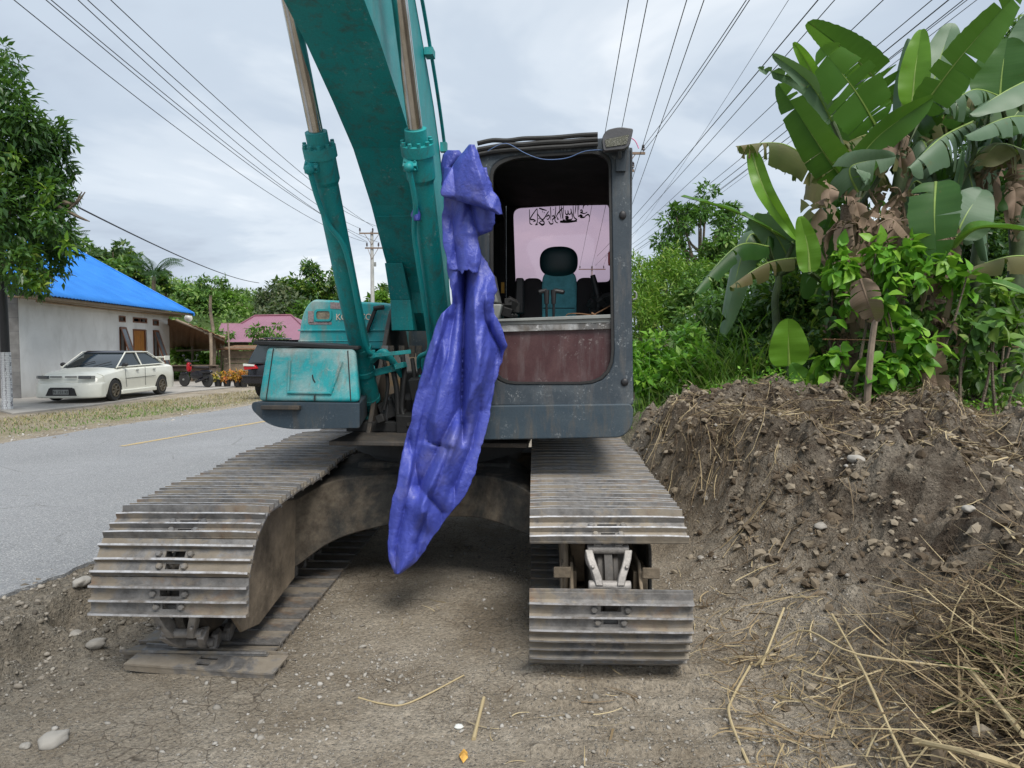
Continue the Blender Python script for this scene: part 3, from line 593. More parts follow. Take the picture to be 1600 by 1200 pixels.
# ============================================================ EXCAVATOR
ex = empty('excavator', (CX, CY, 0)); tag(ex, 'turquoise tracked excavator with slate grey cab parked on the dirt shoulder beside the road', 'excavator')
def under(name, mb, mats, parent=None, **k):
    if parent is None: k['rz'] = UN.a
    return mb.build(name, mats, parent or ex, **k)
def upper(name, mb, mats, parent=None, **k):
    if parent is None: k['rz'] = UP.a
    return mb.build(name, mats, parent or ex, **k)
# ---------------- crawler tracks
RO = .385; ZC = .415; DF = 1.8
def track_path(s):                                   # s: metres along the loop from the front-most point upwards; returns (d, z, angle of outward normal)
    arc = math.pi*RO; L_ = 2*DF; tot = 2*arc+2*L_; s = s % tot
    if s < arc/2: a = s/RO; return DF+RO*math.cos(a), ZC+RO*math.sin(a), a
    s2 = s-arc/2
    if s2 < L_:
        d = DF-s2; t = s2/L_; sag = .05*math.sin(math.pi*t)+.012*math.sin(2*math.pi*t*3)
        return d, ZC+RO+sag-.008, math.pi/2-.03*math.cos(math.pi*t)
    s2 -= L_
    if s2 < arc: a = math.pi/2+s2/RO; return -DF+RO*math.cos(a), ZC+RO*math.sin(a), a
    s2 -= arc
    if s2 < L_: return -DF+s2, ZC-RO, -math.pi/2
    a = -math.pi/2+(s2-L_)/RO; return DF+RO*math.cos(a), ZC+RO*math.sin(a), a
TOT = 2*math.pi*RO+4*DF; NS = 51; PT = TOT/NS
SW = .8
def shoe_mesh(seed):
    m = MB(); r = random.Random(seed); a0, a1 = -.092, .1; th = .011
    # plate rows along t (travel, local Y), holes for the two slots
    def row(t0, t1, hole=None):
        if hole is None: m.bx((-SW/2, t0, 0), (SW/2, t1, th))
        else: m.bx((-SW/2, t0, 0), (-hole, t1, th)); m.bx((hole, t0, 0), (SW/2, t1, th))
    row(a0, -.028); row(-.028, .003, .05); row(.003, .036); row(.036, .066, .036); row(.066, a1)
    for k, t in enumerate((-.05, .021, .088)):
        n = 9; loops = []; hh = .034 if k != 1 else .029
        for i in range(n):
            x = -SW/2+SW*i/(n-1); e = r.uniform(-.0008, .0008); q = .85 if i in (0, n-1) else 1
            loops.append([(x, t-.010, th-.001), (x, t-.0055+e, th+hh*q), (x, t+.0055+e, th+hh*q), (x, t+.010, th-.001)])
        m.loft(loops, 0)
        for i in range(n-1):                        # polished crown of the grouser
            a, b = loops[i], loops[i+1]; o = .0006
            m.add([(a[1][0], a[1][1], a[1][2]+o), (a[2][0], a[2][1], a[2][2]+o), (b[2][0], b[2][1], b[2][2]+o), (b[1][0], b[1][1], b[1][2]+o)], [(0, 1, 2, 3)], 1)
    m.bx((-SW/2, a0-.012, -.014), (SW/2, a0, -.002))   # rolled lip under the trailing edge
    for x, t in ((-.082, -.012), (.082, -.012), (-.064, .052), (.064, .052)):
        m.lathe([(.002, th+.02), (.013, th+.019), (.018, th+.012), (.018, th)], 6, 0, (x, t, 0))
    return m.mesh('track_shoe', 30)
SHOES = [shoe_mesh(i) for i in range(3)]
for s_ in SHOES: s_.materials.append(M['track']); s_.materials.append(M['ridge'])
PHI = 3.6
def crawler(side, miss, lab):
    PHI = 1.0 if side > 0 else 5.0
    x0 = 1.1*side; tr = MB()
    links = []
    for i in range(NS):
        s = (i*PT)+rad(PHI)*RO+({0: -.024, 50: -.018, 49: -.012, 48: -.006, 2: .022, 3: .016, 4: .01, 5: .005}.get(i, 0) if side > 0 else 0); d, z, a = track_path(s); links.append((s, d, z, a))
        # pair of offset links and a pin bushing under every shoe
        dn, zn, an = track_path(s+PT/2); dp, zp, ap = track_path(s-PT/2)
        def q(dd, zz_, aa, h): return (-(dd-math.cos(aa)*h), zz_-math.sin(aa)*h)
        for sg in (-1, 1):
            loops = []
            for (dd, zz_, aa), xo, hw in (((dp, zp, ap), .052, .034), ((d*.5+dp*.5, z*.5+zp*.5, (a+ap)/2 if abs(a-ap) < 1 else a), .062, .045), ((d, z, a), .078, .03), ((d*.5+dn*.5, z*.5+zn*.5, (a+an)/2 if abs(a-an) < 1 else a), .092, .045), ((dn, zn, an), .1, .036)):
                t_ = .019; o1 = q(dd, zz_, aa, .012); o2 = q(dd, zz_, aa, .012+hw*2)
                loops.append([(x0+sg*(xo-t_), o1[0], o1[1]), (x0+sg*(xo+t_), o1[0], o1[1]), (x0+sg*(xo+t_), o2[0], o2[1]), (x0+sg*(xo-t_), o2[0], o2[1])])
            tr.loft(loops)
        c = q(dp, zp, ap, .045); tr.cyl((x0-.105, c[0], c[1]), (x0+.105, c[0], c[1]), .025, n=12)
        if i in miss:
            for sg in (-1, 1):
                b = q(d, z, a, .012); e = q(d, z, a, -.004); tr.cyl((x0+sg*.085, b[0], b[1]), (x0+sg*.085, e[0], e[1]), .011, n=6)
    ch = under('crawler_chain', tr, [M['linksteel']], bevel=.004, seg=1)
    if lab: ch['label'] = lab
    for i, (s, d, z, a) in enumerate(links):
        if i in miss: continue
        o = bpy.data.objects.new('track_shoe', SHOES[i % 3]); COL.objects.link(o); o.parent = ch
        j = random.Random(i*7+side*3)
        # local: X across, Y = direction of travel (downwards at the front), Z = outward normal
        nz = Vector((0, -math.cos(a), math.sin(a))); tx = Vector((-1, 0, 0)); ty = nz.cross(tx)
        R = Matrix((tx, ty, nz)).transposed().to_4x4()
        o.matrix_local = Matrix.Translation((x0, -d, z)) @ R @ Matrix.Rotation(rad(j.uniform(-.9, .9)), 4, 'X') @ Matrix.Rotation(rad(j.uniform(-.35, .35)), 4, 'Y') @ Matrix.Rotation(rad(j.uniform(-.25, .25)), 4, 'Z')
        if side < 0 and i == 49:
            o.matrix_local = Matrix.Translation((x0+.1, -2.01, .045)) @ Matrix.Rotation(rad(1.5), 4, 'Y') @ Matrix.Rotation(rad(180+3), 4, 'X') @ Matrix.Rotation(rad(3), 4, 'Z'); o['label'] = 'loose track shoe lying flat on the ground'
    return ch
crawler(1, (1,), 'worn crawler chain with one shoe missing high on its front')
crawler(-1, (50,), 'rust streaked crawler chain with a shoe missing low on its front')
# ---------------- wheels, track frames, yokes
for side in (-1, 1):
    x0 = 1.1*side
    w_ = MB(); w_.lathe([(.02, -.03), (.3, -.03), (.3, -.022), (.33, -.02), (.33, .02), (.3, .022), (.3, .03), (.02, .03)], 40, 0, (x0, -DF, ZC), 'X')
    w_.lathe([(.01, -.09), (.26, -.085), (.3, -.05), (.3, .05), (.26, .085), (.01, .09)], 40, 0, (x0, -DF, ZC), 'X'); under('idler_wheel', w_, M['greasy'])
    w_ = MB(); w_.lathe([(.01, -.11), (.25, -.1), (.31, -.03), (.31, .03), (.25, .1), (.01, .11)], 24, 0, (x0, DF, ZC), 'X'); under('drive_sprocket', w_, M['greasy'])
    for k in range(8):
        w_ = MB(); d = 1.28-k*.37; w_.lathe([(.01, -.13), (.08, -.12), (.095, -.07), (.075, -.04), (.075, .04), (.095, .07), (.08, .12), (.01, .13)], 16, 0, (x0, -d, .155), 'X'); under('track_roller', w_, M['greasy'])
    for d in (.6, -.6): w_ = MB(); w_.lathe([(.01, -.1), (.07, -.09), (.07, .09), (.01, .1)], 16, 0, (x0, -d, .7), 'X'); under('carrier_roller', w_, M['greasy'])
    f = MB(); f.bx((x0-.17, -1.35, .26), (x0+.17, 1.5, .52)); f.bx((x0-.2, -1.3, .22), (x0+.2, 1.4, .262))
    for sg in (-1, 1):                                # yoke plates beside the idler
        xx = x0+sg*.17
        f.prism([(xx, -1.3, .25), (xx, -1.95, .3), (xx, -2.02, .42), (xx, -1.9, .55), (xx, -1.3, .56)], (.018*sg, 0, 0))
        f.bx((xx-.02, -1.9, .33), (xx+.02, -1.6, .5)); f.box((xx+sg*.035, -1.78, .42), (.05, .2, .16))
        f.box((xx+sg*.06, -1.98, .52), (.09, .012, .06)); f.box((xx+sg*.06, -1.985, .36), (.1, .012, .12))
    under('track_frame', f, M['mudguard'] if side > 0 else M['mudsteel'], bevel=.008)
    # inner side guard plate that wraps the front curve
    g_ = MB(); xi = x0-side*.275; pr = [(-1.15, .2), (-1.75, .13), (-1.98, .18), (-2.12, .34), (-2.14, .5), (-2.02, .68), (-1.82, .765), (-1.5, .78), (-1.1, .7)]
    if side > 0: pr = [(-1.15, .2), (-1.7, .16), (-1.86, .3), (-1.93, .5), (-1.9, .66), (-1.7, .72), (-1.1, .68)]; xi = x0-side*.215
    g_.prism([(xi, a_, b_) for a_, b_ in pr], (side*.02, 0, 0))
    g_.lathe([(.001, -.006), (.016, -.006), (.016, .02), (.001, .02)], 10, 0, (xi-side*.004, -1.86, .52), 'X')
    under('side_guard', g_, M['mudguard'], bevel=.006)
    if side > 0:
        g_ = MB(); xi = x0+.235; g_.prism([(xi, -1.2, .2), (xi, -1.75, .16), (xi, -1.88, .35), (xi, -1.86, .6), (xi, -1.7, .72), (xi, -1.2, .66)], (.018, 0, 0)); under('side_guard', g_, M['mudsteel'], bevel=.006)
# ---------------- X frame: arched beam and turntable
def XF(top, bot, depth, name, zt=.0):
    m = MB(); n = 14; loops = []
    T_ = smooth_path([(*a, 0) for a in top], 6); B_ = smooth_path([(*a, 0) for a in bot], 6); n = min(len(T_), len(B_))
    for i in range(n):
        a = T_[i*(len(T_)-1)//(n-1)]; b = B_[i*(len(B_)-1)//(n-1)]; u = i/(n-1); D = 1.0-.28*math.sin(math.pi*u)+(.22 if u < .5 else .1)*abs(1-2*u)**2
        p = UN.P(a[0], a[1], D); q = UN.P(b[0], b[1], D-.03)
        loops.append([tuple(p), tuple(q), (q.x, q.y+depth, q.z), (p.x, p.y+depth*1.25, p.z+.09*math.sin(math.pi*u)+.03)])
    m.loft(loops); return under(name, m, M['mudsteel'], bevel=.02, seg=3)
XF([(405, 812), (460, 782), (520, 752), (600, 742), (700, 742), (770, 745), (815, 762), (850, 785)], [(405, 905), (450, 893), (520, 846), (600, 822), (700, 808), (760, 812), (815, 832), (850, 850)], .42, 'x_frame')
x_ = MB()
for sg in (-1, 1): x_.loft([[(sg*.9, 1.5, .35), (sg*.9, 1.1, .35), (sg*.9, 1.1, .68), (sg*.9, 1.5, .68)], [(sg*.3, .7, .5), (sg*.3, .2, .5), (sg*.3, .2, .8), (sg*.3, .7, .8)]])
x_.bx((-.55, -.6, .55), (.55, .6, .86)); under('centre_frame', x_, M['mudsteel'], bevel=.02)
x_ = MB(); x_.lathe([(.3, .82), (.62, .82), (.62, .9), (.68, .9), (.68, .99), (.6, .99), (.6, 1.06), (.3, 1.06)], 48); under('slewing_ring', x_, M['rubber'])
# ---------------- upper structure frame
DR = 1.15
def ppx(pts, D, rr=0, n=5):                          # px outline -> rounded local loop in the plane D
    return [tuple(UP.P(a, b, D)) for a, b in (rp(pts, rr, n) if rr else pts)]
u = MB(); a = UP.P(515, 676, .98); b = UP.P(765, 688, .98)
u.bx((a.x, -1.0, 1.035), (b.x+.25, 1.5, 1.065)); u.bx((-.6, -.5, 1.066), (1.3, 1.6, 1.14), 1); under_ = upper('revolving_frame', u, [M['greasy'], M['rubber']], bevel=.006)
# boom foot brackets and cylinder lugs
cyA = UP.X(584, 652, -.5); cyB = UP.X(452, 0, -.5); dirc = (cyB-cyA).normalized()
lg = MB()
for x in (-.5, .1):
    for sg in (-1, 1):
        xx = x+sg*.105; f0 = [(xx, cyA.y+.17*math.cos(t), cyA.z+.02+.16*math.sin(t)) for t in [math.pi*k/10 for k in range(11)]]
        lg.prism([(xx, cyA.y+.2, 1.06)]+f0+[(xx, cyA.y-.2, 1.06)], (.05*sg, 0, 0)); 
        lg.lathe([(.01, 0), (.095, 0), (.095, .03), (.07, .05), (.01, .05)], 24, 0, (xx+sg*.05, cyA.y, cyA.z+.02), 'X') if sg > 0 else lg.lathe([(.01, 0), (.095, 0), (.095, -.03), (.07, -.05), (.01, -.05)], 24, 0, (xx-.05, cyA.y, cyA.z+.02), 'X')
    lg.cyl((x-.16, cyA.y, cyA.z+.02), (x+.16, cyA.y, cyA.z+.02), .045)
lg.box((-.74, cyA.y-.02, 1.14), (.05, .05, .05))
upper('cylinder_bracket', lg, simple('dark_lug_steel', (.045, .047, .05), .5, .3), bevel=.006)
lg = MB()
for x in (-.44, .04): lg.prism([(x, 1.1, 1.06), (x, -.55, 1.06), (x, -.35, 1.35), (x, .1, 1.95), (x, .3, 2.08), (x, .48, 2.0), (x, .8, 1.5)], (-.035 if x < -.2 else .035, 0, 0))
lg.cyl((-.46, .28, 1.93), (.06, .28, 1.93), .07); upper('boom_foot_bracket', lg, M['greasy'], bevel=.006)
mc = MB()                                            # swing motor, valves and junk behind the lugs
for k in range(22):
    mc.box((random.uniform(-.38, .0), random.uniform(-.55, .1), random.uniform(1.12, 1.45)), (random.uniform(.05, .16),)*3, (random.uniform(-.4, .4), random.uniform(-.4, .4), 0))
mc.lathe([(.01, 1.07), (.16, 1.07), (.16, 1.3), (.1, 1.33), (.1, 1.5), (.01, 1.5)], 20, 0, (-.2, -.2, 0)); mc.ball((-.05, -.62, 1.28), (.06, .05, .06))
upper('swing_motor', mc, M['rubber'], bevel=.008)
# ---------------- boom
under_pts = [(.42, 1.84), (.18, 1.82), (.03, 1.96), (-.02, 2.12), (-.1, 2.24), (-.27, 2.38), (-.6, 2.69), (-1.0, 2.975), (-1.39, 3.15), (-1.79, 3.31), (-2.09, 3.40), (-2.6, 3.5), (-3.4, 3.48), (-4.4, 3.3), (-5.5, 3.02), (-5.7, 3.02)]
back_pts = [(.42, 1.98), (.33, 2.08), (.28, 2.2), (.22, 2.45), (.12, 2.75), (.02, 2.98), (-.12, 3.22), (-.33, 3.45), (-.55, 3.64), (-.95, 3.95), (-1.4, 4.18), (-2.0, 4.34), (-2.8, 4.3), (-4.2, 3.86), (-5.4, 3.32), (-5.7, 3.2)]
BX0, BX1 = -.4, 0.0
bo = MB()
def bside(x, dx): return [(x, y, z) for y, z in under_pts], [(x, y, z) for y, z in back_pts]
t_ = .03
for i in range(len(under_pts)-1):
    for (x, flip) in ((BX0+.004, 0), (BX1-.004, 1)):
        A_, B_ = under_pts[i], under_pts[i+1]; C_, D_ = back_pts[i+1], back_pts[i]
        bo.add([(x, *A_), (x, *B_), (x, *C_), (x, *D_)], [(0, 1, 2, 3)], 1)
    A_, B_ = under_pts[i], under_pts[i+1]
    bo.add([(BX0, *A_), (BX1, *A_), (BX1, *B_), (BX0, *B_)], [(0, 1, 2, 3)], 0)
    C_, D_ = back_pts[i+1], back_pts[i]
    bo.add([(BX0, *C_), (BX1, *C_), (BX1, *D_), (BX0, *D_)], [(0, 1, 2, 3)], 0)
for P in (0, -1): bo.add([(BX0, *under_pts[P]), (BX1, *under_pts[P]), (BX1, *back_pts[P]), (BX0, *back_pts[P])], [(0, 1, 2, 3)], 0)
boo = upper('boom', bo, [M['teal'], M['teal_side']], ang=50)
# weld seam, reinforcement plate, hose bracket
bp = MB()
def und(t):                                          # point on the underside polyline by z
    for i in range(3, len(under_pts)-1):
        if under_pts[i][1] <= t <= under_pts[i+1][1]:
            k = (t-under_pts[i][1])/(under_pts[i+1][1]-under_pts[i][1]); return under_pts[i][0]+(under_pts[i+1][0]-under_pts[i][0])*k
y1, y0 = und(2.3), und(2.14)
bp.loft([[(BX0-.01, y0-.03, 2.06), (BX0+.15, y0-.035, 2.06), (BX0+.15, y0+.05, 2.06), (BX0-.01, y0+.05, 2.06)], [(BX0-.01, y1-.05, 2.33), (BX0+.13, y1-.05, 2.33), (BX0+.13, y1+.03, 2.33), (BX0-.01, y1+.03, 2.33)]])
bp.loft([[(BX0-.01, -.03, 1.82), (BX0+.17, -.035, 1.82), (BX0+.17, .1, 1.82), (BX0-.01, .1, 1.82)], [(BX0-.01, y0-.03, 2.06), (BX0+.15, y0-.035, 2.06), (BX0+.15, y0+.05, 2.06), (BX0-.01, y0+.05, 2.06)]])
bp.build('reinforcing_plate', M['teal'], boo, bevel=.004)
ys_ = und(2.62); bp = MB(); bp.tube([(BX0+.01, ys_-.004, 2.625), (BX1-.01, ys_-.004, 2.625)], .006, 6); bp.build('weld_seam', M['teal'], boo)
hp = MB()
for k, o_ in enumerate((.05, .1)):                   # steel pipes on the boom's back
    hp.tube(smooth_path([(BX1-.05-o_, y-.045*1, z+.06) for y, z in [(.26, 2.5), (.0, 3.05), (-.28, 3.45), (-.55, 3.66), (-1.0, 4.0), (-1.6, 4.27), (-2.6, 4.36), (-4, 3.97), (-5, 3.6)]], 4), .016, 8)
hp.tube(smooth_path([(BX1+.03, y+.05, z+.02) for y, z in [(.22, 2.6), (.05, 3.0), (-.14, 3.25), (-.33, 3.46), (-.55, 3.66), (-.95, 3.97), (-1.4, 4.2), (-2.0, 4.36)]], 5), .013, 8)
hp.box((BX1+.03, -.1, 3.22), (.05, .05, .07)); hp.box((BX1+.03, -.62, 3.72), (.06, .09, .05)); hp.build('hose_pipe', M['teal'], boo)
# ---------------- boom cylinders
Lc = (cyB-cyA).length; hd = UP.X(505, 232, -.5); lb = (hd-cyA).dot(dirc)
def cyl_at(x, t, off=(0, 0, 0)): p = cyA+dirc*t; return Vector((x, p.y, p.z))+Vector(off)
nrm = Vector((0, -dirc.z, dirc.y)); nrm = nrm if nrm.y < 0 else -nrm       # towards the viewer, square to the cylinder
for x, lab in ((-.5, 'boom cylinder on the road side, its pipe clamp strap hanging loose'), (.1, 'boom cylinder beside the cab, half covered by the tarp')):
    c = MB()
    def seg(t0, t1, r0, r1=None): c.cyl(cyl_at(x, t0), cyl_at(x, t1), r0, r1, 28)
    seg(.0, .17, .042, .062); seg(.17, .2, .078); seg(.2, lb-.2, .073); seg(lb-.2, lb-.17, .073, .088); seg(lb-.17, lb-.03, .088)
    c.cyl(cyl_at(x, .0)-Vector((.055, 0, 0)), cyl_at(x, .0)+Vector((.055, 0, 0)), .075)
    cy = upper('boom_cylinder', c, M['teal'], ang=40); cy['label'] = lab
    r_ = MB(); r_.cyl(cyl_at(x, lb), cyl_at(x, Lc+.42), .043, n=28); r_.cyl(cyl_at(x, Lc+.42)-Vector((.06, 0, 0)), cyl_at(x, Lc+.42)+Vector((.06, 0, 0)), .08); r_.build('piston_rod', M['chrome'], cy)
    h_ = MB(); h_.cyl(cyl_at(x, lb-.03), cyl_at(x, lb+.035), .1, n=28); h_.cyl(cyl_at(x, lb+.035), cyl_at(x, lb+.12), .066, n=28)
    for k in range(10):
        a = 2*math.pi*k/10; o = (Vector((1, 0, 0))*math.cos(a)+nrm*math.sin(a))*.087; h_.cyl(cyl_at(x, lb+.03)+o, cyl_at(x, lb+.058)+o, .0125, n=6)
    h_.build('cylinder_head', M['teal'], cy, ang=40)
    pb = cyl_at(x, lb-.06)+nrm*.085-Vector((.035, 0, 0)); k_ = MB(); k_.box(pb, (.085, .05, .07), (rad(-28), 0, 0)); k_.cyl(pb, pb+nrm*.055, .026, n=14); k_.ball(pb+nrm*.06, .03)
    for sx in (-1, 1):
        for sz in (-1, 1): k_.cyl(pb+Vector((.03*sx, 0, .024*sz)), pb+Vector((.03*sx, 0, .024*sz))+nrm*.035, .009, n=6)
    k_.build('port_block', M['teal'], cy, bevel=.003)
    p0 = pb+nrm*.055
    if x < 0: ex_ = [(p0), cyl_at(x, lb-.25, (-.03, 0, 0))+nrm*.12, cyl_at(x, lb-.42, (.0, 0, 0))+nrm*.11, cyl_at(x, lb-.56, (.06, 0, 0))+nrm*.09, cyl_at(x, lb-.8, (.075, 0, 0))+nrm*.085, cyl_at(x, lb-1.3, (.075, 0, 0))+nrm*.085, cyl_at(x, .62, (.1, 0, 0))+nrm*.06, cyl_at(x, .5, (.19, 0, 0))+nrm*-.05, cyl_at(x, .4, (.22, 0, 0))+nrm*-.12]
    else: ex_ = [(p0), cyl_at(x, lb-.3, (-.03, 0, 0))+nrm*.12, cyl_at(x, lb-.44, (-.06, 0, 0))+nrm*.1, cyl_at(x, lb-.6, (-.07, 0, 0))+nrm*.09, cyl_at(x, lb-1.2, (-.065, 0, 0))+nrm*.08, cyl_at(x, .66, (-.08, 0, 0))+nrm*.07, cyl_at(x, .56, (-.17, 0, 0))+nrm*0, cyl_at(x, .46, (-.2, 0, 0))+nrm*-.05, cyl_at(x, .33, (-.2, 0, 0))+nrm*-.05]
    q_ = MB(); q_.tube(smooth_path(ex_, 6), .0165, 10)
    if x < 0: q_.tube(smooth_path([cyl_at(x, .52, (.07, 0, 0)), cyl_at(x, .6, (.16, 0, 0)), cyl_at(x, .55, (.21, 0, 0)), cyl_at(x, .36, (.26, 0, 0))+nrm*-.05], 6), .024, 12)
    else: q_.tube(smooth_path([cyl_at(x, .5, (-.07, 0, 0)), cyl_at(x, .56, (-.13, 0, 0)), cyl_at(x, .46, (-.145, 0, 0)), cyl_at(x, .33, (-.14, 0, 0))], 6), .026, 12)
    q_.build('oil_pipe', M['teal_side'], cy)
    b_ = MB()
    for t in ((.62, .43) if x < 0 else (.45,)): b_.cyl(cyl_at(x, t-.02), cyl_at(x, t+.02), .081, n=28)
    if x < 0:
        b_.box(cyl_at(x, .42, (.17, 0, 0.02))+nrm*.0, (.2, .02, .05), (0, rad(-14), 0)); b_.box(cyl_at(x, .42, (.27, 0, .05)), (.07, .1, .04), (0, rad(-14), 0))
        b_.box(cyl_at(x, .7, (.28, 0, -.02))+nrm*.14, (.26, .006, .028), (0, rad(-6), 0)); b_.box(cyl_at(x, .62, (.1, 0, 0))+nrm*.06, (.05, .02, .06))
    else: b_.box(cyl_at(x, .33, (-.18, 0, 0)), (.16, .06, .06)); b_.box(cyl_at(x, .38, (-.1, 0, 0)), (.2, .02, .03))
    b_.build('pipe_clamp', M['teal'], cy, bevel=.003)
hs = MB()                                            # flexible hoses under the clamps
def PP(px, py, d): return UP.P(px, py, d)
for pts, r in (([(611, 545), (613, 570), (620, 610), (622, 650), (625, 665)], .02), ([(628, 552), (632, 580), (630, 610), (628, 640), (634, 655)], .018), ([(644, 560), (648, 590), (650, 620), (648, 650)], .016), ([(600, 560), (606, 600), (600, 640)], .014), ([(655, 560), (657, 600), (655, 640)], .018)):
    hs.tube(smooth_path([PP(a, b, .42+.02*i) for i, (a, b) in enumerate(pts)], 6), r, 10)
upper('hydraulic_hose', hs, M['rubber'])
hs = MB()
for px in (611, 628, 644, 655): a = PP(px, 540, .42); b = PP(px, 558, .42); hs.cyl(a, b, .024, n=6)
upper('hose_fitting', hs, M['greasy'])
# ---------------- road-side deck: bumper, tool box, handrail step, hood
b_ = MB(); o_ = ppx([(393, 628), (562, 630), (562, 669), (452, 671), (418, 664), (393, 640)], 1.12, [8, 3, 3, 20, 22, 14]); ce_ = o_[0]; b_.loft([o_, [(p[0]-max(0, (p[0]+1.05))*.62, p[1]+1.9, p[2]) for p in o_]]); upper('side_deck', b_, M['deckpaint'], bevel=.012, seg=3)
b_ = MB(); a = UP.P(410, 633, 1.13); c = UP.P(470, 640, 1.13); b_.bx((a.x, a.y-.03, c.z), (c.x, a.y+.02, a.z)); upper('step_plate', b_, M['greasy'], bevel=.004)
# teal tool box: front leans back towards the top
bl, br, tr_, tl = UP.P(402, 627, 1.1), UP.P(563, 629, 1.1), UP.P(556, 546, .98), UP.P(416, 542, .98)
b_ = MB(); Fa = [bl, br, tr_, tl]
b_.loft([[tuple(p) for p in (bl, br, br+Vector((-.5, 1.7, 0)), bl+Vector((0, 1.7, 0)))], [tuple(p) for p in (tl, tr_, tr_+Vector((-.45, 1.5, 0)), tl+Vector((.0, 1.5, 0)))]])
tb = upper('tool_box', b_, M['teal_fade'], bevel=.03, seg=3); tb['label'] = 'faded turquoise tool box on the road side with scuffed front'
def onface(u_, v_, out=.004): p = (bl*(1-u_)+br*u_)*(1-v_)+(tl*(1-u_)+tr_*u_)*v_; return p+Vector((0, -out, out*.3))
b_ = MB()
for u_ in (.085, .91): b_.tube([onface(u_, .03, .001), onface(u_, .97, .001)], .004, 6)
b_.build('panel_gap', M['rubber'], tb)
b_ = MB(); q = [onface(.3, .16, .008), onface(.72, .16, .008), onface(.84, .75, .008)]; b_.tube([onface(.28, .75, .0), q[0], q[1], q[2]], .012, 8); b_.build('pressed_rib', M['teal_fade'], tb)
b_ = MB(); b_.tube(smooth_path([onface(.53, .5, .001), onface(.54, .42, .003), onface(.56, .36, .001)], 4), .004, 5); b_.tube([onface(.56, .02, .004), onface(.56, .12, .004)], .006, 5); b_.build('scratch_dent', M['rubber'], tb)
b_ = MB(); a, c = UP.P(398, 535, .95), UP.P(556, 545, .9)
b_.loft([[tuple(UP.P(392, 538, 1.0)), tuple(UP.P(560, 547, .95)), tuple(UP.P(560, 541, .95)), tuple(UP.P(398, 532, 1.0))], [(bl.x+.02, .55, 1.70), (br.x-.4, .55, 1.69), (br.x-.4, .55, 1.71), (bl.x+.02, .55, 1.72)]])
b_.bx((tl.x+.02, -.9, tl.z-.06), (tr_.x-.32, .5, tl.z+.0)); upper('walkway_cover', b_, M['rubber'], bevel=.006)
# hood
DH = -.35
o_ = ppx([(464, 545), (468, 500), (476, 478), (487, 467), (505, 468), (604, 473), (618, 478), (622, 500), (622, 545)], DH, [3, 14, 10, 6, 6, 8, 8, 3, 3], 4); b_ = MB()
cxm = sum(p[0] for p in o_)/len(o_)
b_.loft([[(cxm+(p[0]-cxm)*.97, p[1]-.0, 1.3+(p[2]-1.3)*.985) for p in o_], [(p[0], p[1]+.06, p[2]) for p in o_], [(p[0], p[1]+1.0, p[2]) for p in o_]])
hd_ = upper('engine_hood', b_, M['teal_fade'], bevel=.01)
b_ = MB(); zc = UP.P(500, 516, DH).z; a, c = UP.P(466, 515, DH), UP.P(620, 519, DH); b_.bx((a.x, DH*-1-.012, zc-.008), (c.x, -DH+.02, zc+.008)); a, c = UP.P(466, 532, DH), UP.P(620, 530, DH); b_.bx((a.x, -DH-.006, a.z-.01), (c.x, -DH+.02, a.z+.0)); b_.build('pressed_rib', M['teal_fade'], hd_, bevel=.004)
b_ = MB(); b_.ring(ppx([(491, 483), (518, 483), (518, 502), (491, 502)], DH+.012, 6, 4), ppx([(494, 486), (515, 486), (515, 499), (494, 499)], DH+.012, 4, 4), (0, .04, 0)); wf = b_.build('window_frame', M['teal_side'], hd_)
b_ = MB(); b_.prism(ppx([(494, 486), (515, 486), (515, 499), (494, 499)], DH+.004, 4, 4), (0, .02, 0)); b_.build('dusty_window', simple('dusty_pane', (.2, .17, .12), .5, var=.6, sc=25), wf)
b_ = MB(); b_.prism(ppx([(481, 486), (490, 486), (490, 505), (481, 505)], DH+.003), (0, .02, 0)); b_.prism(ppx([(483, 503), (518, 503), (518, 507), (483, 507)], DH+.003), (0, .02, 0)); M['peel'] = simple('peeled_decal', (.25, .2, .2), .7, var=.4, sc=60); b_.build('worn_decal', M['peel'], hd_); b_ = MB(); b_.prism(ppx([(516, 472), (534, 473), (534, 483), (516, 482)], DH+.003), (0, .02, 0)); b_.build('worn_decal', M['peel'], hd_)
M['decal'] = simple('cream_decal_letters', (.62, .5, .4), .6, var=.15, sc=30)
tx = bpy.data.curves.new('lettering', 'FONT'); tx.body = 'KOBELCO'; tx.extrude = .002; tx.offset = .006; tx.align_x = 'LEFT'; tx.size = 1.0
tx.materials.append(M['decal'])
def text_mesh(tx, name, parent, loc, rot, scale=(1, 1, 1)):
    t = bpy.data.objects.new('tmp', tx); COL.objects.link(t); bpy.context.view_layer.update(); me = bpy.data.meshes.new_from_object(t.evaluated_get(bpy.context.evaluated_depsgraph_get())); bpy.data.objects.remove(t)
    o = bpy.data.objects.new(name, me); COL.objects.link(o); o.parent = parent; o.location = loc; o.rotation_euler = rot; o.scale = scale; return o
to = text_mesh(tx, 'brand_lettering', None, (0, 0, 0), (0, 0, 0)); wdt = max(v.co.x for v in to.data.vertices); a, c = UP.P(525, 500, DH), UP.P(581, 501, DH); sc_ = (c.x-a.x)/wdt; hgt_ = (UP.P(525, 490, DH).z-a.z)/.73
to.parent = hd_; to.location = (a.x, a.y-.006, a.z); to.rotation_euler = (math.pi/2, 0, 0); to.scale = (sc_, hgt_, 1)
b_ = MB(); b_.prism(ppx([(583, 484), (588, 484), (574, 520), (569, 520)], DH+.05), (0, .03, 0)); b_.tube([tuple(UP.P(584, 482, DH+.05)), tuple(UP.P(600, 480, DH+.05))], .02, 8); upper('air_duct', b_, M['rubber'])
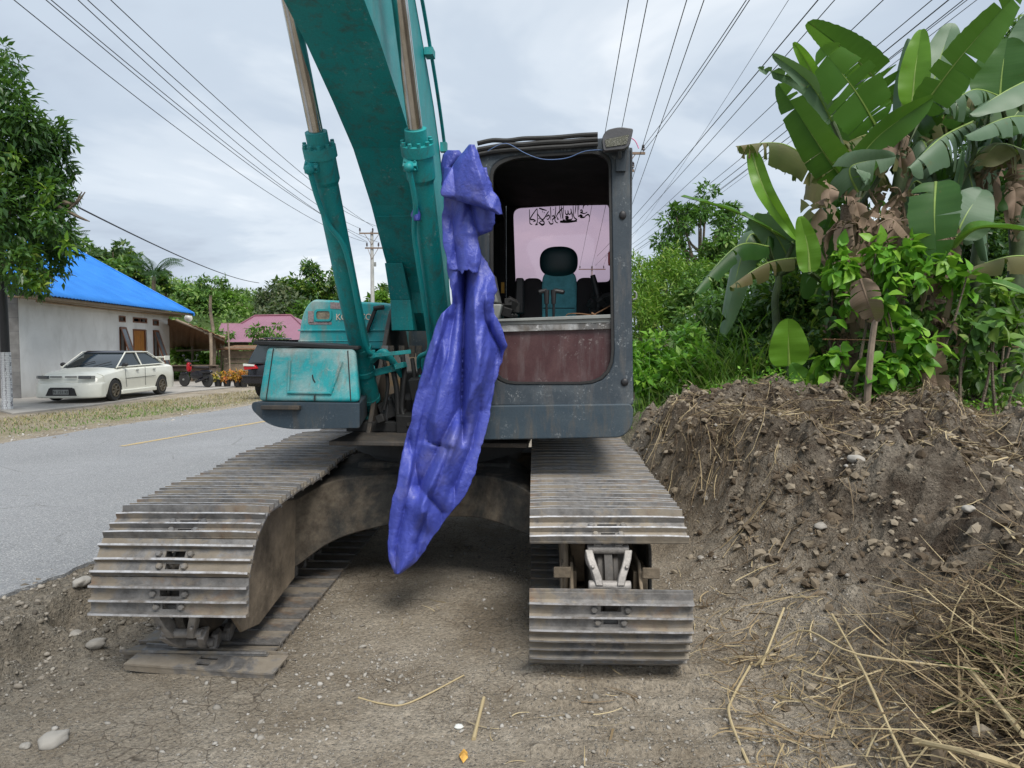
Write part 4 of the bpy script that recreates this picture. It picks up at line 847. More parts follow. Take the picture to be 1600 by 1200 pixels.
b_ = MB(); o_ = [(1.3*math.sin(t), 1.0+1.15*math.cos(t)*1.0, 0) for t in [rad(q) for q in range(-88, 89, 8)]]
b_.prism([(p[0], p[1], 1.08) for p in o_]+[(1.3, .75, 1.08), (-1.3, .75, 1.08)], (0, 0, .95)); upper('counterweight', b_, M['deckpaint'], bevel=.05, seg=3)
b_ = MB(); b_.bx((.12, .35, 1.14), (1.28, .8, 2.0)); upper('rear_body', b_, M['teal'], bevel=.02)
sw = MB(); sw.prism([tuple(PP(a, b, .12)) for a, b in ((596, 540), (607, 540), (605, 568), (598, 600), (593, 600))], (0, .04, 0)); sw.prism([tuple(PP(a, b, .1)) for a, b in ((598, 560), (640, 548), (662, 560), (660, 600), (640, 625), (600, 625))], (0, .03, 0)); upper('belly_panel', sw, painted('pale_dusty_panel', (.22, .22, .22), (.4, .25, .1), fade=.9, dirtf=.5))
# ---------------- cab
DC = 1.12
A0 = ppx([(744, 236), (775, 228), (968, 213), (984, 226), (990, 634), (744, 634)], DC, [14, 20, 10, 10, 6, 6], 5)
A1 = ppx([(766, 258), (800, 243), (935, 235), (954, 246), (960, 600), (766, 600)], DC, [26, 20, 20, 26, 52, 40], 5)
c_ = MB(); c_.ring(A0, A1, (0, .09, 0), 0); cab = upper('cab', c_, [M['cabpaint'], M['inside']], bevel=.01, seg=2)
# seal round the opening
A2 = ppx([(770, 262), (802, 247), (932, 239), (951, 250), (956, 597), (770, 597)], DC+.006, [26, 20, 20, 26, 50, 40], 5); A1b = [(p[0], p[1]-.006, p[2]) for p in A1]
c_ = MB(); c_.ring(A1b, A2, (0, .04, 0)); c_.build('window_seal', M['rubber'], cab)
xr = UP.P(988, 420, DC).x; xl = UP.P(742, 420, DC).x; zt = UP.P(975, 214, DC).z-.03; zb = UP.P(988, 634, DC).z+.02; yb = .48; yf = -DC+.09
def sidewall(x, th, win, mt=0):
    m = MB(); o = rp([(yf, zb), (yb, zb), (yb, zt), (yf, zt)], [.02, .05, .12, .05], 4); i = rp(win, .08, 4)
    m.ring([(x, a, b) for a, b in o], [(x, a, b) for a, b in i], (th, 0, 0), 0); return m
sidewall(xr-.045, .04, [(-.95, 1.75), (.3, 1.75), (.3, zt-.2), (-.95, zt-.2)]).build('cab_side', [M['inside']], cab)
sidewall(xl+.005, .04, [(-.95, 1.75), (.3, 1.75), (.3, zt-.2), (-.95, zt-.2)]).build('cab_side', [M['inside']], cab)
for x, s__ in ((xr-.005, .012), (xl-.012, .012)):
    m = MB(); o = rp([(yf, zb), (yb, zb), (yb, zt), (yf, zt)], [.02, .05, .12, .05], 4); i = rp([(-.93, 1.77), (.28, 1.77), (.28, zt-.22), (-.93, zt-.22)], .08, 4)
    m.ring([(x, a, b) for a, b in o], [(x, a, b) for a, b in i], (s__*.6, 0, 0)); m.build('cab_door', M['cabpaint'], cab, bevel=.003)
    m = MB(); m.prism([(x-(.02 if x > .5 else -.02), a, b) for a, b in rp([(-.95, 1.75), (.3, 1.75), (.3, zt-.2), (-.95, zt-.2)], .08, 4)], (.004, 0, 0)); m.build('side_window', M['darkglass'], cab)
c_ = MB(); c_.bx((xl+.01, yf-.02, zt-.05), (xr-.01, yb-.005, zt-.004)); c_.build('cab_roof', [M['cabpaint']], cab, bevel=.02)
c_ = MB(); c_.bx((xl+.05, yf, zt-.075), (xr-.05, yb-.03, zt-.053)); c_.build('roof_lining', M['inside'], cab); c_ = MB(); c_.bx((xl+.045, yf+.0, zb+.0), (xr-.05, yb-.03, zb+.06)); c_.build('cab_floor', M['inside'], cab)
# rear wall with its tinted window
W = [(802, 326), (952, 317), (953, 441), (806, 446)]; DW = -yb+.0
iw = ppx(W, DW, [13, 13, 8, 8], 5); ow = [(x, yb, z) for x, z in rp([(xl+.05, zt-.05), (xr-.05, zt-.05), (xr-.05, zb+.03), (xl+.05, zb+.03)], .03, 5)]
c_ = MB(); c_.ring(ow, iw, (0, -.05, 0)); c_.build('rear_wall', M['inside'], cab)
rw = MB(); rw.prism([(p[0], yb-.02, p[2]) for p in ppx(W, DW, [13, 13, 8, 8], 5)], (0, .004, 0)); rwo = rw.build('rear_window', M['pinkglass'], cab); rwo['label'] = 'pink tinted rear window with black calligraphy along its top'
# calligraphy: pen strokes traced as ribbons lying on the pane
def pen(strokes, wd):
    m = MB()
    for st in strokes:
        w0 = wd; 
        if isinstance(st[0], float): w0 = wd*st[0]; st = st[1:]
        P = [UP.P(800+a/10, 300+b/10, DW) for a, b in st]; P = smooth_path([(p.x, yb-.024, p.z) for p in P], 5) if len(P) > 2 else [Vector((p.x, yb-.024, p.z)) for p in P]
        L_, R_ = [], []
        for i, p in enumerate(P):
            t = (P[min(i+1, len(P)-1)]-P[max(i-1, 0)]).normalized(); s = Vector((t.z, 0, -t.x)); k = w0*(.55+.45*math.sin(math.pi*min(i/(len(P)-1)+.12, 1)))
            k *= .6+.6*abs(t.x); L_.append(p+s*k); R_.append(p-s*k)
        n = len(P); m.add(L_+R_, [(i, i+1, n+i+1, n+i) for i in range(n-1)])
    return m
ST_ = [[(275, 280), (280, 440), (285, 500), (320, 515)], [(390, 270), (290, 420), (340, 440), (370, 460), (330, 470)], [(395, 265), (400, 400), (395, 490), (370, 520), (410, 515)], [(400, 350), (480, 440), (560, 330), (575, 310)],
       [1.3, (420, 480), (470, 520), (505, 500), (490, 460), (440, 470)], [(425, 262), (480, 280), (545, 298)], [1.6, (420, 418), (428, 432)], [(600, 240), (608, 350), (606, 450)], [(540, 400), (570, 370), (590, 400), (560, 440), (545, 420)],
       [(575, 460), (600, 505), (640, 500), (640, 470)], [(625, 390), (655, 380), (655, 420), (630, 440), (640, 470)], [(685, 235), (680, 330), (670, 430), (690, 480), (720, 490)], [(790, 260), (720, 340), (680, 420)], [(745, 225), (750, 330), (768, 430)], [(770, 225), (780, 330), (790, 420)],
       [(805, 225), (800, 330), (800, 440), (830, 440)], [1.2, (830, 400), (860, 390), (880, 410), (840, 425), (880, 442), (940, 425), (945, 340)], [(830, 290), (840, 350), (870, 355), (875, 300), (885, 350), (915, 350), (925, 290), (915, 270)], [(920, 280), (935, 350), (940, 400)],
       [(955, 215), (960, 350), (975, 410), (1015, 440), (970, 455)], [1.8, (750, 472), (880, 470), (1015, 462)], [(1000, 215), (990, 300), (985, 350)], [(1030, 200), (1030, 320), (1035, 400)], [(1045, 200), (1045, 290)],
       [1.3, (1040, 395), (1070, 370), (1095, 385), (1070, 400), (1110, 405), (1140, 395), (1150, 370)], [(1065, 300), (1090, 290), (1100, 320), (1070, 330), (1130, 345), (1175, 320)], [(1110, 270), (1115, 230), (1130, 210), (1135, 225)], [1.5, (1175, 215), (1188, 214)],
       [(1150, 380), (1190, 360), (1210, 400), (1205, 470)], [(710, 395), (712, 430), (735, 430)], [(648, 280), (655, 290)], [(480, 300), (482, 330)], [(500, 330), (512, 335)], [(350, 440), (365, 452)]]
c_ = pen(ST_, .0055); c_.build('calligraphy', M['black'], rwo)
# front lower pane, sill, kick strip
c_ = MB(); c_.prism(ppx([(768, 516), (955, 512), (957, 600), (768, 600)], DC-.04, [3, 3, 50, 36], 5), (0, .012, 0)); lp = c_.build('lower_windscreen', painted('brown_scuffed_plexiglass', (.055, .02, .022), (.1, .05, .05), dirt=(.14, .12, .12), fade=.8, dirtf=.4, chips=.35, chipcol=(.25, .22, .21), rough=.3), cab); lp['label'] = 'scuffed dark red lower windscreen pane'
c_ = MB(); c_.prism(ppx([(770, 505), (955, 502), (955, 514), (770, 519)], DC-.02), (0, .03, 0)); c_.build('kick_strip', painted('peeling_strip', (.1, .1, .1), (.55, .56, .56), fade=1, dirtf=.5, chips=.7, chipcol=(.6, .6, .6)), cab, bevel=.002)
c_ = MB(); c_.prism(ppx([(766, 499), (958, 491), (958, 497), (766, 503)], DC+.0), (0, .1, 0)); c_.prism(ppx([(768, 503), (956, 497), (956, 504), (768, 508)], DC-.015), (0, .03, 0)); c_.build('window_sill', M['greyplastic'], cab, bevel=.003)
# crumpled rubber along the roof front
c_ = MB()
for k, (y_a, y_b, r) in enumerate(((222, 207, .018), (231, 214, .02), (238, 222, .018))):
    c_.tube(smooth_path([tuple(UP.P(746+i*23.5, y_a+(y_b-y_a)*i/10+random.uniform(-1.2, 1.2)+(3 if i < 1 else 0), DC+.02)) for i in range(9)], 4), r*.8, 8)
c_.build('roof_rubber', M['rubber'], cab)
c_ = MB(); c_.ball(UP.P(973, 336, DC+.004), (.022, .01, .026)); c_.ball(UP.P(976, 597, DC+.004), (.024, .012, .024)); c_.build('rubber_stop', M['black'], cab)
# seat
s_ = MB(); 
def lump(m, c, r, mt=0, p=2.6):                      # rounded box
    V, F = ico(4, 0, 0); V = np.sign(V)*np.abs(V)**(2/p)*np.array(r)+np.array(c); m.add([tuple(v) for v in V], [tuple(f) for f in F], mt)
DS = .25
a = UP.P(873, 409, DS); s_ = MB(); lump(s_, (a.x, a.y, a.z), (.142, .06, .112)); upper('x', s_, M['headrest'], parent=cab).name = 'headrest'
a, c = UP.P(847, 432, DS-.02), UP.P(901, 505, DS-.02); s_ = MB(); lump(s_, ((a.x+c.x)/2, a.y+.01, (a.z+c.z)/2-.1), ((c.x-a.x)/2+.002, .055, (a.z-c.z)/2+.13), p=7); lump(s_, ((a.x+c.x)/2, a.y-.2, 1.62), (.25, .3, .08), p=6); st_ = upper('x', s_, M['seatteal'], parent=cab); st_.name = 'seat'
s_ = MB()
for sg in (-1, 1): lump(s_, ((a.x+c.x)/2+sg*.2, a.y+.02, (a.z+c.z)/2-.14), (.1, .06, (a.z-c.z)/2+.13), p=3.5)
s_.build('seat_bolster', M['seatdark'], st_)
s_ = MB(); pa = UP.P(846, 482, DS-.02); pb_ = UP.P(900, 482, DS-.02); s_.tube([(pa.x+.01, a.y-.046, pa.z), (pb_.x-.01, a.y-.046, pb_.z)], .003, 5); s_.build('seat_seam', M['seatdark'], st_)
# travel levers
DL = .85
for sg, (hx, gx0, gx1) in ((-1, (854, 857, 841)), (1, (865, 862, 882))):
    l_ = MB(); l_.tube([PP(hx, 472, DL), PP(hx, 520, DL), PP(hx, 560, DL-.1)], .0085, 8); l_.tube([PP(hx, 453, DL), PP(hx, 475, DL)], [.02, .015], 10); l_.tube(smooth_path([PP(hx, 455, DL), PP((gx0+gx1)/2, 455, DL), PP(gx1, 457, DL)], 4), [.017]*4+[.016]*4+[.01], 10)
    l_.build('travel_lever', M['greyplastic'] if 0 else M['black'], cab)
l_ = MB(); a = PP(768, 470, .8); l_.loft([ppx([(752, 425), (768, 425), (773, 452), (778, 473), (752, 473)], .8), [(p[0], p[1]+.3, p[2]) for p in ppx([(752, 425), (768, 425), (773, 452), (778, 473), (752, 473)], .8)]]); l_.loft([ppx([(752, 475), (784, 475), (779, 500), (752, 500)], .8), [(p[0], p[1]+.3, p[2]) for p in ppx([(752, 475), (784, 475), (779, 500), (752, 500)], .8)]]); l_.build('side_console', M['greyplastic'], cab, bevel=.01)
l_ = MB(); l_.prism(ppx([(806, 434), (818, 434), (818, 490), (804, 490)], .45, 3, 3), (0, .1, 0)); l_.build('armrest', M['black'], cab, bevel=.012)
l_ = MB()
for k in range(16): q = PP(random.uniform(786, 806), random.uniform(470, 500), random.uniform(.4, .7)); l_.box(q, (random.uniform(.02, .07),)*3, (random.uniform(0, 2),)*3)
l_.build('control_clutter', M['rubber'], cab, bevel=.004); l_ = MB()
for k in range(14): q = PP(random.uniform(926, 950), random.uniform(462, 498), random.uniform(.3, .7)); l_.box(q, (random.uniform(.03, .09),)*3, (random.uniform(0, 2),)*3)
l_.build('control_clutter', M['rubber'], cab, bevel=.004)
l_ = MB(); l_.tube([PP(936, 500, .5), PP(935, 460, .5)], .02, 10); l_.tube([PP(934, 460, .5), PP(926, 430, .5)], [.026, .018], 12); l_.build('joystick', M['black'], cab)
l_ = MB(); l_.prism(ppx([(783, 441), (788, 441), (788, 458), (783, 458)], .3), (0, .01, 0)); l_.build('warning_tag', simple('amber_tag', (.5, .25, .02), .6), cab)
l_ = MB(); lump(l_, UP.P(953, 404, .95), (.012, .02, .045), p=4); l_.build('window_latch', simple('red_plastic', (.32, .02, .03), .4), cab)
l_ = MB(); l_.tube(smooth_path([PP(884, 498, 1.0), PP(887, 491, 1.0), PP(905, 490, 1.02), PP(925, 492, 1.02), PP(935, 488, 1.02), PP(955, 477, 1.0)], 5), .004, 6); l_.tube([PP(924, 489, 1.03), PP(932, 494, 1.03)], .008, 6); l_.build('tie_wire', M['rust'], cab)
l_ = MB(); l_.tube(smooth_path([PP(762, 236, 1.16), PP(790, 224, 1.17), PP(822, 240, 1.16), PP(850, 249, 1.16), PP(885, 247, 1.16), PP(915, 236, 1.16), PP(950, 234, 1.16)], 5), .0022, 5); l_.build('blue_wire', simple('blue_wire_cover', (.12, .2, .4), .5), cab)
l_ = MB(); l_.tube(smooth_path([PP(850, 266, .3), PP(858, 268, .3), PP(862, 258, .3), PP(866, 254, .3)], 4), .006, 6); l_.ball(PP(867, 257, .3), .012); l_.build('cabin_lamp', M['greyplastic'], cab)
# work light
l_ = MB(); f_ = ppx([(940, 216), (947, 203), (968, 198), (990, 201), (984, 228), (975, 233), (943, 236)], DC+.14, [6, 7, 8, 4, 5, 3, 4], 4); k_ = [(p[0]+.01, p[1]+.15, p[2]+.012) for p in f_]; cx_ = sum(p[0] for p in k_)/len(k_); cz_ = sum(p[2] for p in k_)/len(k_)
l_.loft([f_, [(p[0], p[1]+.09, p[2]+.01) for p in f_], [(cx_+(p[0]-cx_)*.6, p[1], cz_+(p[2]-cz_)*.6) for p in k_]]); wl = l_.build('work_light', simple('grey_lamp_shell', (.07, .07, .075), .45), cab, bevel=.004)
l_ = MB(); l_.prism(ppx([(945, 218), (983, 210), (979, 225), (947, 230)], DC+.146, 2, 3), (0, .004, 0)); l_.build('lens', simple('smoked_lens', (.1, .1, .075), .15, var=.5, sc=60, bump=.3), wl)
l_ = MB(); l_.tube([PP(968, 232, DC+.08), PP(968, 246, DC+.03)], .014, 8); l_.box(PP(970, 250, DC+.01), (.06, .02, .14)); l_.build('lamp_bracket', M['cabpaint'], wl, bevel=.003)
l_ = MB(); l_.tube(smooth_path([PP(987, 216, DC+.1), PP(993, 221, DC+.1), PP(998, 232, DC+.1)], 4), .0035, 5); ps = upper('x', l_, simple('pink_string_fibre', (.7, .25, .42), .7)); ps.name = 'pink_string'
# deck under the cab
b_ = MB(); b_.prism(ppx([(742, 634), (986, 631), (990, 640), (988, 668), (972, 684), (742, 688)], DC+.02, [3, 10, 6, 16, 12, 3], 5), (0, 1.75, 0)); upper('cab_deck', b_, M['deckpaint'], bevel=.012, seg=3)
b_ = MB(); b_.prism(ppx([(744, 629), (986, 627), (986, 632), (744, 635)], DC-.02), (0, 1.6, 0)); upper('cab_mount', b_, M['rubber'])
b_ = MB(); b_.tube(smooth_path([PP(990, 455, .9), PP(994, 458, .9), PP(994, 466, .9), PP(989, 468, .9)], 4), .006, 6); b_.build('grab_loop', M['greyplastic'], cab)
# ============================================================ BLUE TARP
def sheet(rows, D, amp, seed, nx_=46, ny_=110, folds=(), ragged=0):
    """rows: (py, leftpx, rightpx); D(u,v) distance in front of the swing centre"""
    py = [r[0] for r in rows]; vs = []; V = {}; fs = []
    for j in range(ny_+1):
        v = j/ny_; y = py[0]+(py[-1]-py[0])*v; l = np.interp(y, py, [r[1] for r in rows]); r_ = np.interp(y, py, [r[2] for r in rows])
        l += 2.2*float(fbm(y*.05, seed, 3, seed))*2; r_ += 3*float(fbm(y*.08, seed+3, 4, seed+4))*2
        for i in range(nx_+1):
            u_ = i/nx_; x = l+(r_-l)*u_; yy = y
            if ragged and j > ny_*.9: yy = y+ragged*(j/ny_-.9)*10*float(fbm(x*.13, seed*1.0, 4, 3, .7))*2
            d = D(u_, v)-.05*(2*u_-1)**2*(1-.3*v)
            cr = 1-abs(fbm(x*.034+y*.010, y*.0045-x*.002, 3, seed+9, .42))*5
            cr2 = 1-abs(fbm(x*.05-y*.02, y*.03+x*.03, 4, seed+19, .6))*5
            w1, w2 = worley(np.array([x*.024+y*.006]), np.array([y*.011-x*.003]), seed+40); w3, w4 = worley(np.array([x*.055-y*.01]), np.array([y*.03+x*.01]), seed+60)
            d += amp*(.75*float(cr)+.07*float(cr2)+.18*float(min(w2[0]-w1[0], .8))+.05*float(min(w4[0]-w3[0], .6)))
            for (pts, dep, wd) in folds:
                fx = np.interp(y, [p[1] for p in pts], [p[0] for p in pts]); k = 1 if pts[0][1] <= y <= pts[-1][1] else max(0, 1-min(abs(y-pts[0][1]), abs(y-pts[-1][1]))/40)
                d -= dep*k*math.exp(-abs(x-fx)/wd)*1.25
            vs.append(tuple(UP.P(x, yy, d)))
    w_ = nx_+1
    for j in range(ny_):
        for i in range(nx_): fs.append((j*w_+i, j*w_+i+1, (j+1)*w_+i+1, (j+1)*w_+i))
    return vs, fs
FO = [([(728, 400), (726, 470), (723, 560), (722, 660)], .16, 7), ([(700, 500), (670, 600), (650, 700)], .05, 14), ([(760, 470), (745, 600), (700, 700), (660, 790)], -.07, 16), ([(715, 640), (690, 690), (655, 760)], .07, 10), ([(765, 520), (775, 560), (770, 600)], .05, 9), ([(640, 690), (655, 760), (690, 800)], .05, 9), ([(690, 470), (694, 560), (680, 660)], -.05, 12), ([(750, 640), (735, 700), (710, 760)], .06, 8), ([(712, 480), (700, 560), (672, 640), (640, 760), (618, 860)], .045, 7), ([(742, 480), (745, 560), (730, 640), (700, 720), (668, 800)], -.045, 8), ([(680, 540), (668, 610), (650, 680), (636, 760)], -.035, 7), ([(668, 690), (700, 700), (690, 740), (650, 850)], .04, 6), ([(757, 500), (781, 545)], .06, 6)]
rows = [(395, 697, 752), (430, 701, 772), (455, 705, 776), (475, 706, 770), (490, 690, 772), (505, 681, 780), (530, 674, 789), (541, 670, 792), (552, 667, 788), (600, 655, 774), (650, 643, 765), (700, 632, 752), (750, 621, 738), (775, 615, 728), (800, 610, 704), (815, 609, 694), (840, 607, 676), (855, 606, 668), (875, 608, 652), (888, 614, 638), (897, 619, 626)]
M0 = Matrix.Translation((CX, CY, 0)) @ Matrix.Rotation(UP.a, 4, 'Z')
tp = empty('tarp', tuple(M0 @ UP.P(690, 700, 1.2)))
tag(tp, 'torn blue woven tarpaulin hanging from the cab roof between boom and cab', 'tarpaulin')
def tsheet(name, vs, fs):
    m = bpy.data.meshes.new(name); m.from_pydata([tuple((M0 @ Vector(v))-tp.location) for v in vs], [], fs); m.update(); m.polygons.foreach_set('use_smooth', [True]*len(fs))
    o = link_mesh(name, m, M['tarp'], tp); s = o.modifiers.new('thickness', 'SOLIDIFY'); s.thickness = .003; return o
tsheet('hanging_sheet', *sheet(rows, lambda u, v: 1.3+.12*v, .035, 5, 60, 190, FO))
FO2 = [([(735, 320), (745, 360), (765, 395)], .05, 8), ([(705, 340), (712, 400), (716, 425)], .05, 10)]
tsheet('draped_layer', *sheet([(262, 694, 760), (300, 692, 772), (330, 692, 775), (350, 692, 773), (360, 692, 768), (368, 692, 748), (372, 693, 745), (390, 695, 749), (410, 698, 752), (424, 703, 746)], lambda u, v: 1.36, .03, 15, 44, 80, FO2, 7))
FO3 = [([(708, 262), (712, 310)], .03, 8), ([(742, 250), (765, 325)], -.03, 16)]
vs_, fs_ = sheet([(226, 734, 739), (240, 722, 746), (262, 706, 754), (285, 694, 765), (300, 690, 772), (306, 691, 776), (312, 712, 779), (320, 738, 783), (327, 762, 785), (335, 778, 786)], lambda u, v: 1.42, .02, 25, 40, 70, FO3)
tsheet('top_flap', vs_, fs_)
tsheet('back_flap', *sheet([(235, 700, 716), (242, 692, 722), (252, 690, 716), (268, 690, 704), (290, 690, 698)], lambda u, v: 1.22, .02, 35, 20, 30))
tsheet('torn_scrap', *sheet([(322, 648, 654), (335, 643, 656), (345, 647, 656)], lambda u, v: cyA.y*-1+1.0, .01, 37, 10, 10))
# ============================================================ FOLIAGE TOOLS
LEAF = (np.array([(0, 0, 0), (-.5, .42, .1), (0, .5, 0), (.5, .42, .1), (0, 1, -.12)], float), np.array([(0, 3, 4, 2), (0, 2, 4, 1)]))
BROAD = (np.array([(0, 0, 0), (-.42, .18, .06), (-.5, .48, .1), (-.26, .8, .02), (0, 1.05, -.1), (.26, .8, .02), (.5, .48, .1), (.42, .18, .06), (0, .5, 0)], float), np.array([(0, 8, 2, 1), (8, 4, 3, 2), (8, 6, 5, 4), (0, 7, 6, 8)]))
def leaf_arrays(blobs, droop=.3, shell=.45):
    P, D = [], []
    for c, r, n in blobs:
        d = RNG.normal(size=(n, 3)); d /= np.linalg.norm(d, axis=1)[:, None]; k = RNG.uniform(shell, 1, n)**.6*(1+.18*RNG.normal(size=n))
        P.append(np.array(c)+d*k[:, None]*np.array(r)); D.append(d)
    P = np.concatenate(P); D = np.concatenate(D); a = D+RNG.normal(size=D.shape)*.7+np.array([0, 0, -droop]); a /= np.linalg.norm(a, axis=1)[:, None]
    nn = D*.5+np.array([0, 0, .9])+RNG.normal(size=D.shape)*.45; s = np.cross(a, nn); s /= np.linalg.norm(s, axis=1)[:, None]+1e-9; m = np.cross(s, a); return P, s, a, m
def foliage(name, blobs, L, W, mat, parent=None, shape=LEAF, droop=.3, shell=.45, vr=(0, 1), arr=None, var=.35):
    P, s, a, m = arr if arr is not None else leaf_arrays(blobs, droop, shell); n = len(P); R = np.stack([s, a, m], 2)
    k = RNG.uniform(1-var, 1+var, n); S = np.stack([W*k, L*k, L*k], 1)
    return stamp(name, shape[0], shape[1], P, R, S, mat, RNG.uniform(*vr, n), parent)
def subblobs(c, r, n, size, leaves, flat=.8, low=-.6):
    """leaf clusters spread over an ellipsoidal crown"""
    o = []
    for _ in range(n):
        d = RNG.normal(size=3); d /= np.linalg.norm(d); d[2] = max(d[2], low); k = RNG.uniform(.35, 1.0)**.6; q = size*RNG.uniform(.6, 1.35)
        o.append((np.array(c)+d*k*np.array(r), (q, q, q*flat), int(leaves*RNG.uniform(.6, 1.4))))
    return o
def tree(loc, h, cr, label, mat, name='tree', nb=26, bs=.33, lv=110, L=.3, W=.16, trunk=.16, group=None, lean=(0, 0), cat='tree', ch=None, droop=.3, vr=(0, 1), shape=LEAF, bark='bark', limbs=9, clear=.45, flat=.8):
    """one tree: trunk with limbs that reach the leaf clusters, and a broken crown"""
    t = empty(name, loc); tag(t, label, cat, group); ch = ch or cr*.8; cc = np.array([lean[0], lean[1], h-ch])
    bl = subblobs(cc, (cr, cr, ch), nb, cr*bs, lv, flat); m = MB(); top = Vector((lean[0]*.8, lean[1]*.8, h-ch*.7)); f = Vector((lean[0]*.3, lean[1]*.3, h*clear))
    m.tube(smooth_path([(0, 0, -.3), (lean[0]*.1, 0, h*.2), tuple(f), tuple(top)], 4), [trunk*(1-.75*i/12) for i in range(13)], 8)
    for c, r, n in random.sample(bl, min(limbs, len(bl))):
        s0 = f.lerp(top, random.uniform(0, .8)); e = Vector(c); md = s0.lerp(e, .5)+Vector((0, 0, -.06*h*random.random())); m.tube(smooth_path([s0, md, e], 3), [trunk*.45*(1-.8*i/6) for i in range(7)], 5)
    m.build('trunk', M[bark], t); foliage('crown', bl, L, W, mat, t, droop=droop, vr=vr, shape=shape); return t
def gz(x, y): return float(H(x, y, False))
def ground_at(px, Y): x = (px-800)/FPX*Y; return (x, Y, gz(x, Y))
# ============================================================ LEFT SIDE
def hit(px, py, P0, N):
    d = Vector(ray(px, py)); o = Vector((0, 0, CAMH)); return o+d*((Vector(P0)-o).dot(N)/d.dot(N))
A = Vector((-14.46, 20.9, YH)); B = Vector((-15.4, 32.0, YH)); uu = (B-A).normalized(); nn_ = Vector((uu.y, -uu.x, 0)); Lw = (B-A).length; ang = math.atan2(uu.y, uu.x)
hs_ = empty('house', A, ang); tag(hs_, 'rendered grey house with bright blue metal roof behind the white saloon car', 'house')   # local x along the wall, local -y towards the road
Mi = (Matrix.Translation(A) @ Matrix.Rotation(ang, 4, 'Z')).inverted()
def hw(px, py, off=0.0): return Mi @ hit(px, py, A+nn_*off, nn_)
WT = 3.1-YH+.02
def m_render():
    m = Mat('stained_cement_render'); a = m.noise(.7, 6, .6, .4); b = m.noise(1.6, 6, .6, .3, stretch=(1, 1, .6))
    c = m.mix(m.ramp(a, [(.35, 0), (.65, 1)]), (.64, .64, .625), (.77, .77, .755)); c = m.mix(m.ramp(b, [(.5, 0), (.7, .35)]), c, (.4, .39, .36))
    z = m.sep()[2]; c = m.mix(m.math('MULTIPLY', m.ramp(z, [(0, .8), (.28, 0)]), m.ramp(a, [(.4, .2), (.6, 1)])), c, (.2, .17, .13)); m.set('Base Color', c); m.set('Roughness', .9); m.bump(m.noise(30, 5), .25, .01); return m.m
M['render'] = m_render()
def m_block():
    m = Mat('bare_blockwork'); br = m.n('ShaderNodeTexBrick'); m.l(m.map((1, 1, 1), None, (math.pi/2, 0, math.pi/2)), br.inputs[0]); br.inputs['Scale'].default_value = 1; br.inputs['Brick Width'].default_value = .4; br.inputs['Row Height'].default_value = .2; br.inputs['Mortar Size'].default_value = .012
    br.inputs['Color1'].default_value = (.15, .145, .14, 1); br.inputs['Color2'].default_value = (.2, .195, .185, 1); br.inputs['Mortar'].default_value = (.1, .1, .1, 1)
    m.set('Base Color', m.mix(.5, br.outputs[0], m.ramp(m.noise(4, 5), [(.3, .08), (.7, .24)]))); m.set('Roughness', .95); m.bump(br.outputs['Fac'], -.4, .01); return m.m
HWd = 8.6
# wall with its openings cut out
ops = []
v1, v2, v3 = [hw(185.5, 493), hw(196, 503.7)], [hw(207.4, 495.4), hw(229.5, 505.4)], [hw(238.5, 499), hw(247.8, 509)]
w1, dr, w2 = [hw(186.2, 511), hw(197.5, 575)], [hw(207.4, 514), hw(229.3, 596)], [hw(238.7, 516), hw(248.2, 578)]
cols = [(0, v1[0].x, []), (v1[0].x, v1[1].x, [v1, w1]), (v1[1].x, v2[0].x, []), (v2[0].x, v2[1].x, [v2, dr]), (v2[1].x, v3[0].x, []), (v3[0].x, v3[1].x, [v3, w2]), (v3[1].x, Lw, [])]
wl_ = MB(); T0 = .18
for x0, x1, op in cols:
    z = -.15
    for o in sorted(op, key=lambda q: q[1].z):
        zb_, zt_ = max(o[1].z, 0.02), o[0].z; wl_.bx((x0, 0, z), (x1, T0, zb_)); z = zt_
    wl_.bx((x0, 0, z), (x1, T0, WT))
wl_.bx((0, HWd-T0, -.1), (Lw, HWd, WT)); wl_.bx((Lw-T0, T0, -.1), (Lw, HWd-T0, WT)); wl_.bx((T0, .6, -.1), (Lw-T0, .62, WT), 1)
wl_.build('wall', [M['render'], M['inside']], hs_)
bw = MB(); bw.bx((-.02, .005, -.15), (T0, HWd-T0, WT-.02)); bw.build('block_wall', m_block(), hs_)
def frame(op, name, mats, d=.05, w_=.05, mull=0):
    m = MB(); x0, x1, z0, z1 = op[0].x, op[1].x, max(op[1].z, .02), op[0].z
    for a_, b_ in (((x0, z0), (x0+w_, z1)), ((x1-w_, z0), (x1, z1)), ((x0+w_, z1-w_), (x1-w_, z1)), ((x0+w_, z0), (x1-w_, z0+w_))): m.bx((a_[0], -.02, a_[1]), (b_[0], d, b_[1]))
    for k in range(mull): xm = x0+(x1-x0)*(k+1)/(mull+1); m.bx((xm-w_/2, -.015, z0+w_), (xm+w_/2, d, z1-w_))
    return m.build(name, mats, hs_)
M['brownwood'] = simple('varnished_brown_wood', (.17, .07, .035), .5, sc=4); M['doorwood'] = simple('orange_varnished_door', (.36, .15, .035), .4, sc=4, var=.2)
for v in (v1, v3): frame(v, 'vent', M['brownwood'])
frame(v2, 'vent', M['brownwood'], mull=1); frame(dr, 'door_frame', M['brownwood'])
dm = MB(); x0, x1, z1 = dr[0].x+.05, dr[1].x-.05, dr[0].z-.05; xm = (x0+x1)/2
for a_, b_ in ((x0, xm-.006), (xm+.006, x1)):
    dm.bx((a_, .03, .03), (b_, .06, z1))
    for z0_, z1_ in ((.2, .9), (1.05, z1-.15)): dm.bx((a_+.14, .018, z0_), (b_-.14, .0302, z1_))
dd_ = dm.build('door', M['doorwood'], hs_, bevel=.006); dm = MB(); dm.cyl((xm+.06, .03, 1.0), (xm+.06, -.03, 1.0), .015); dm.build('door_handle', M['greyplastic'], dd_)
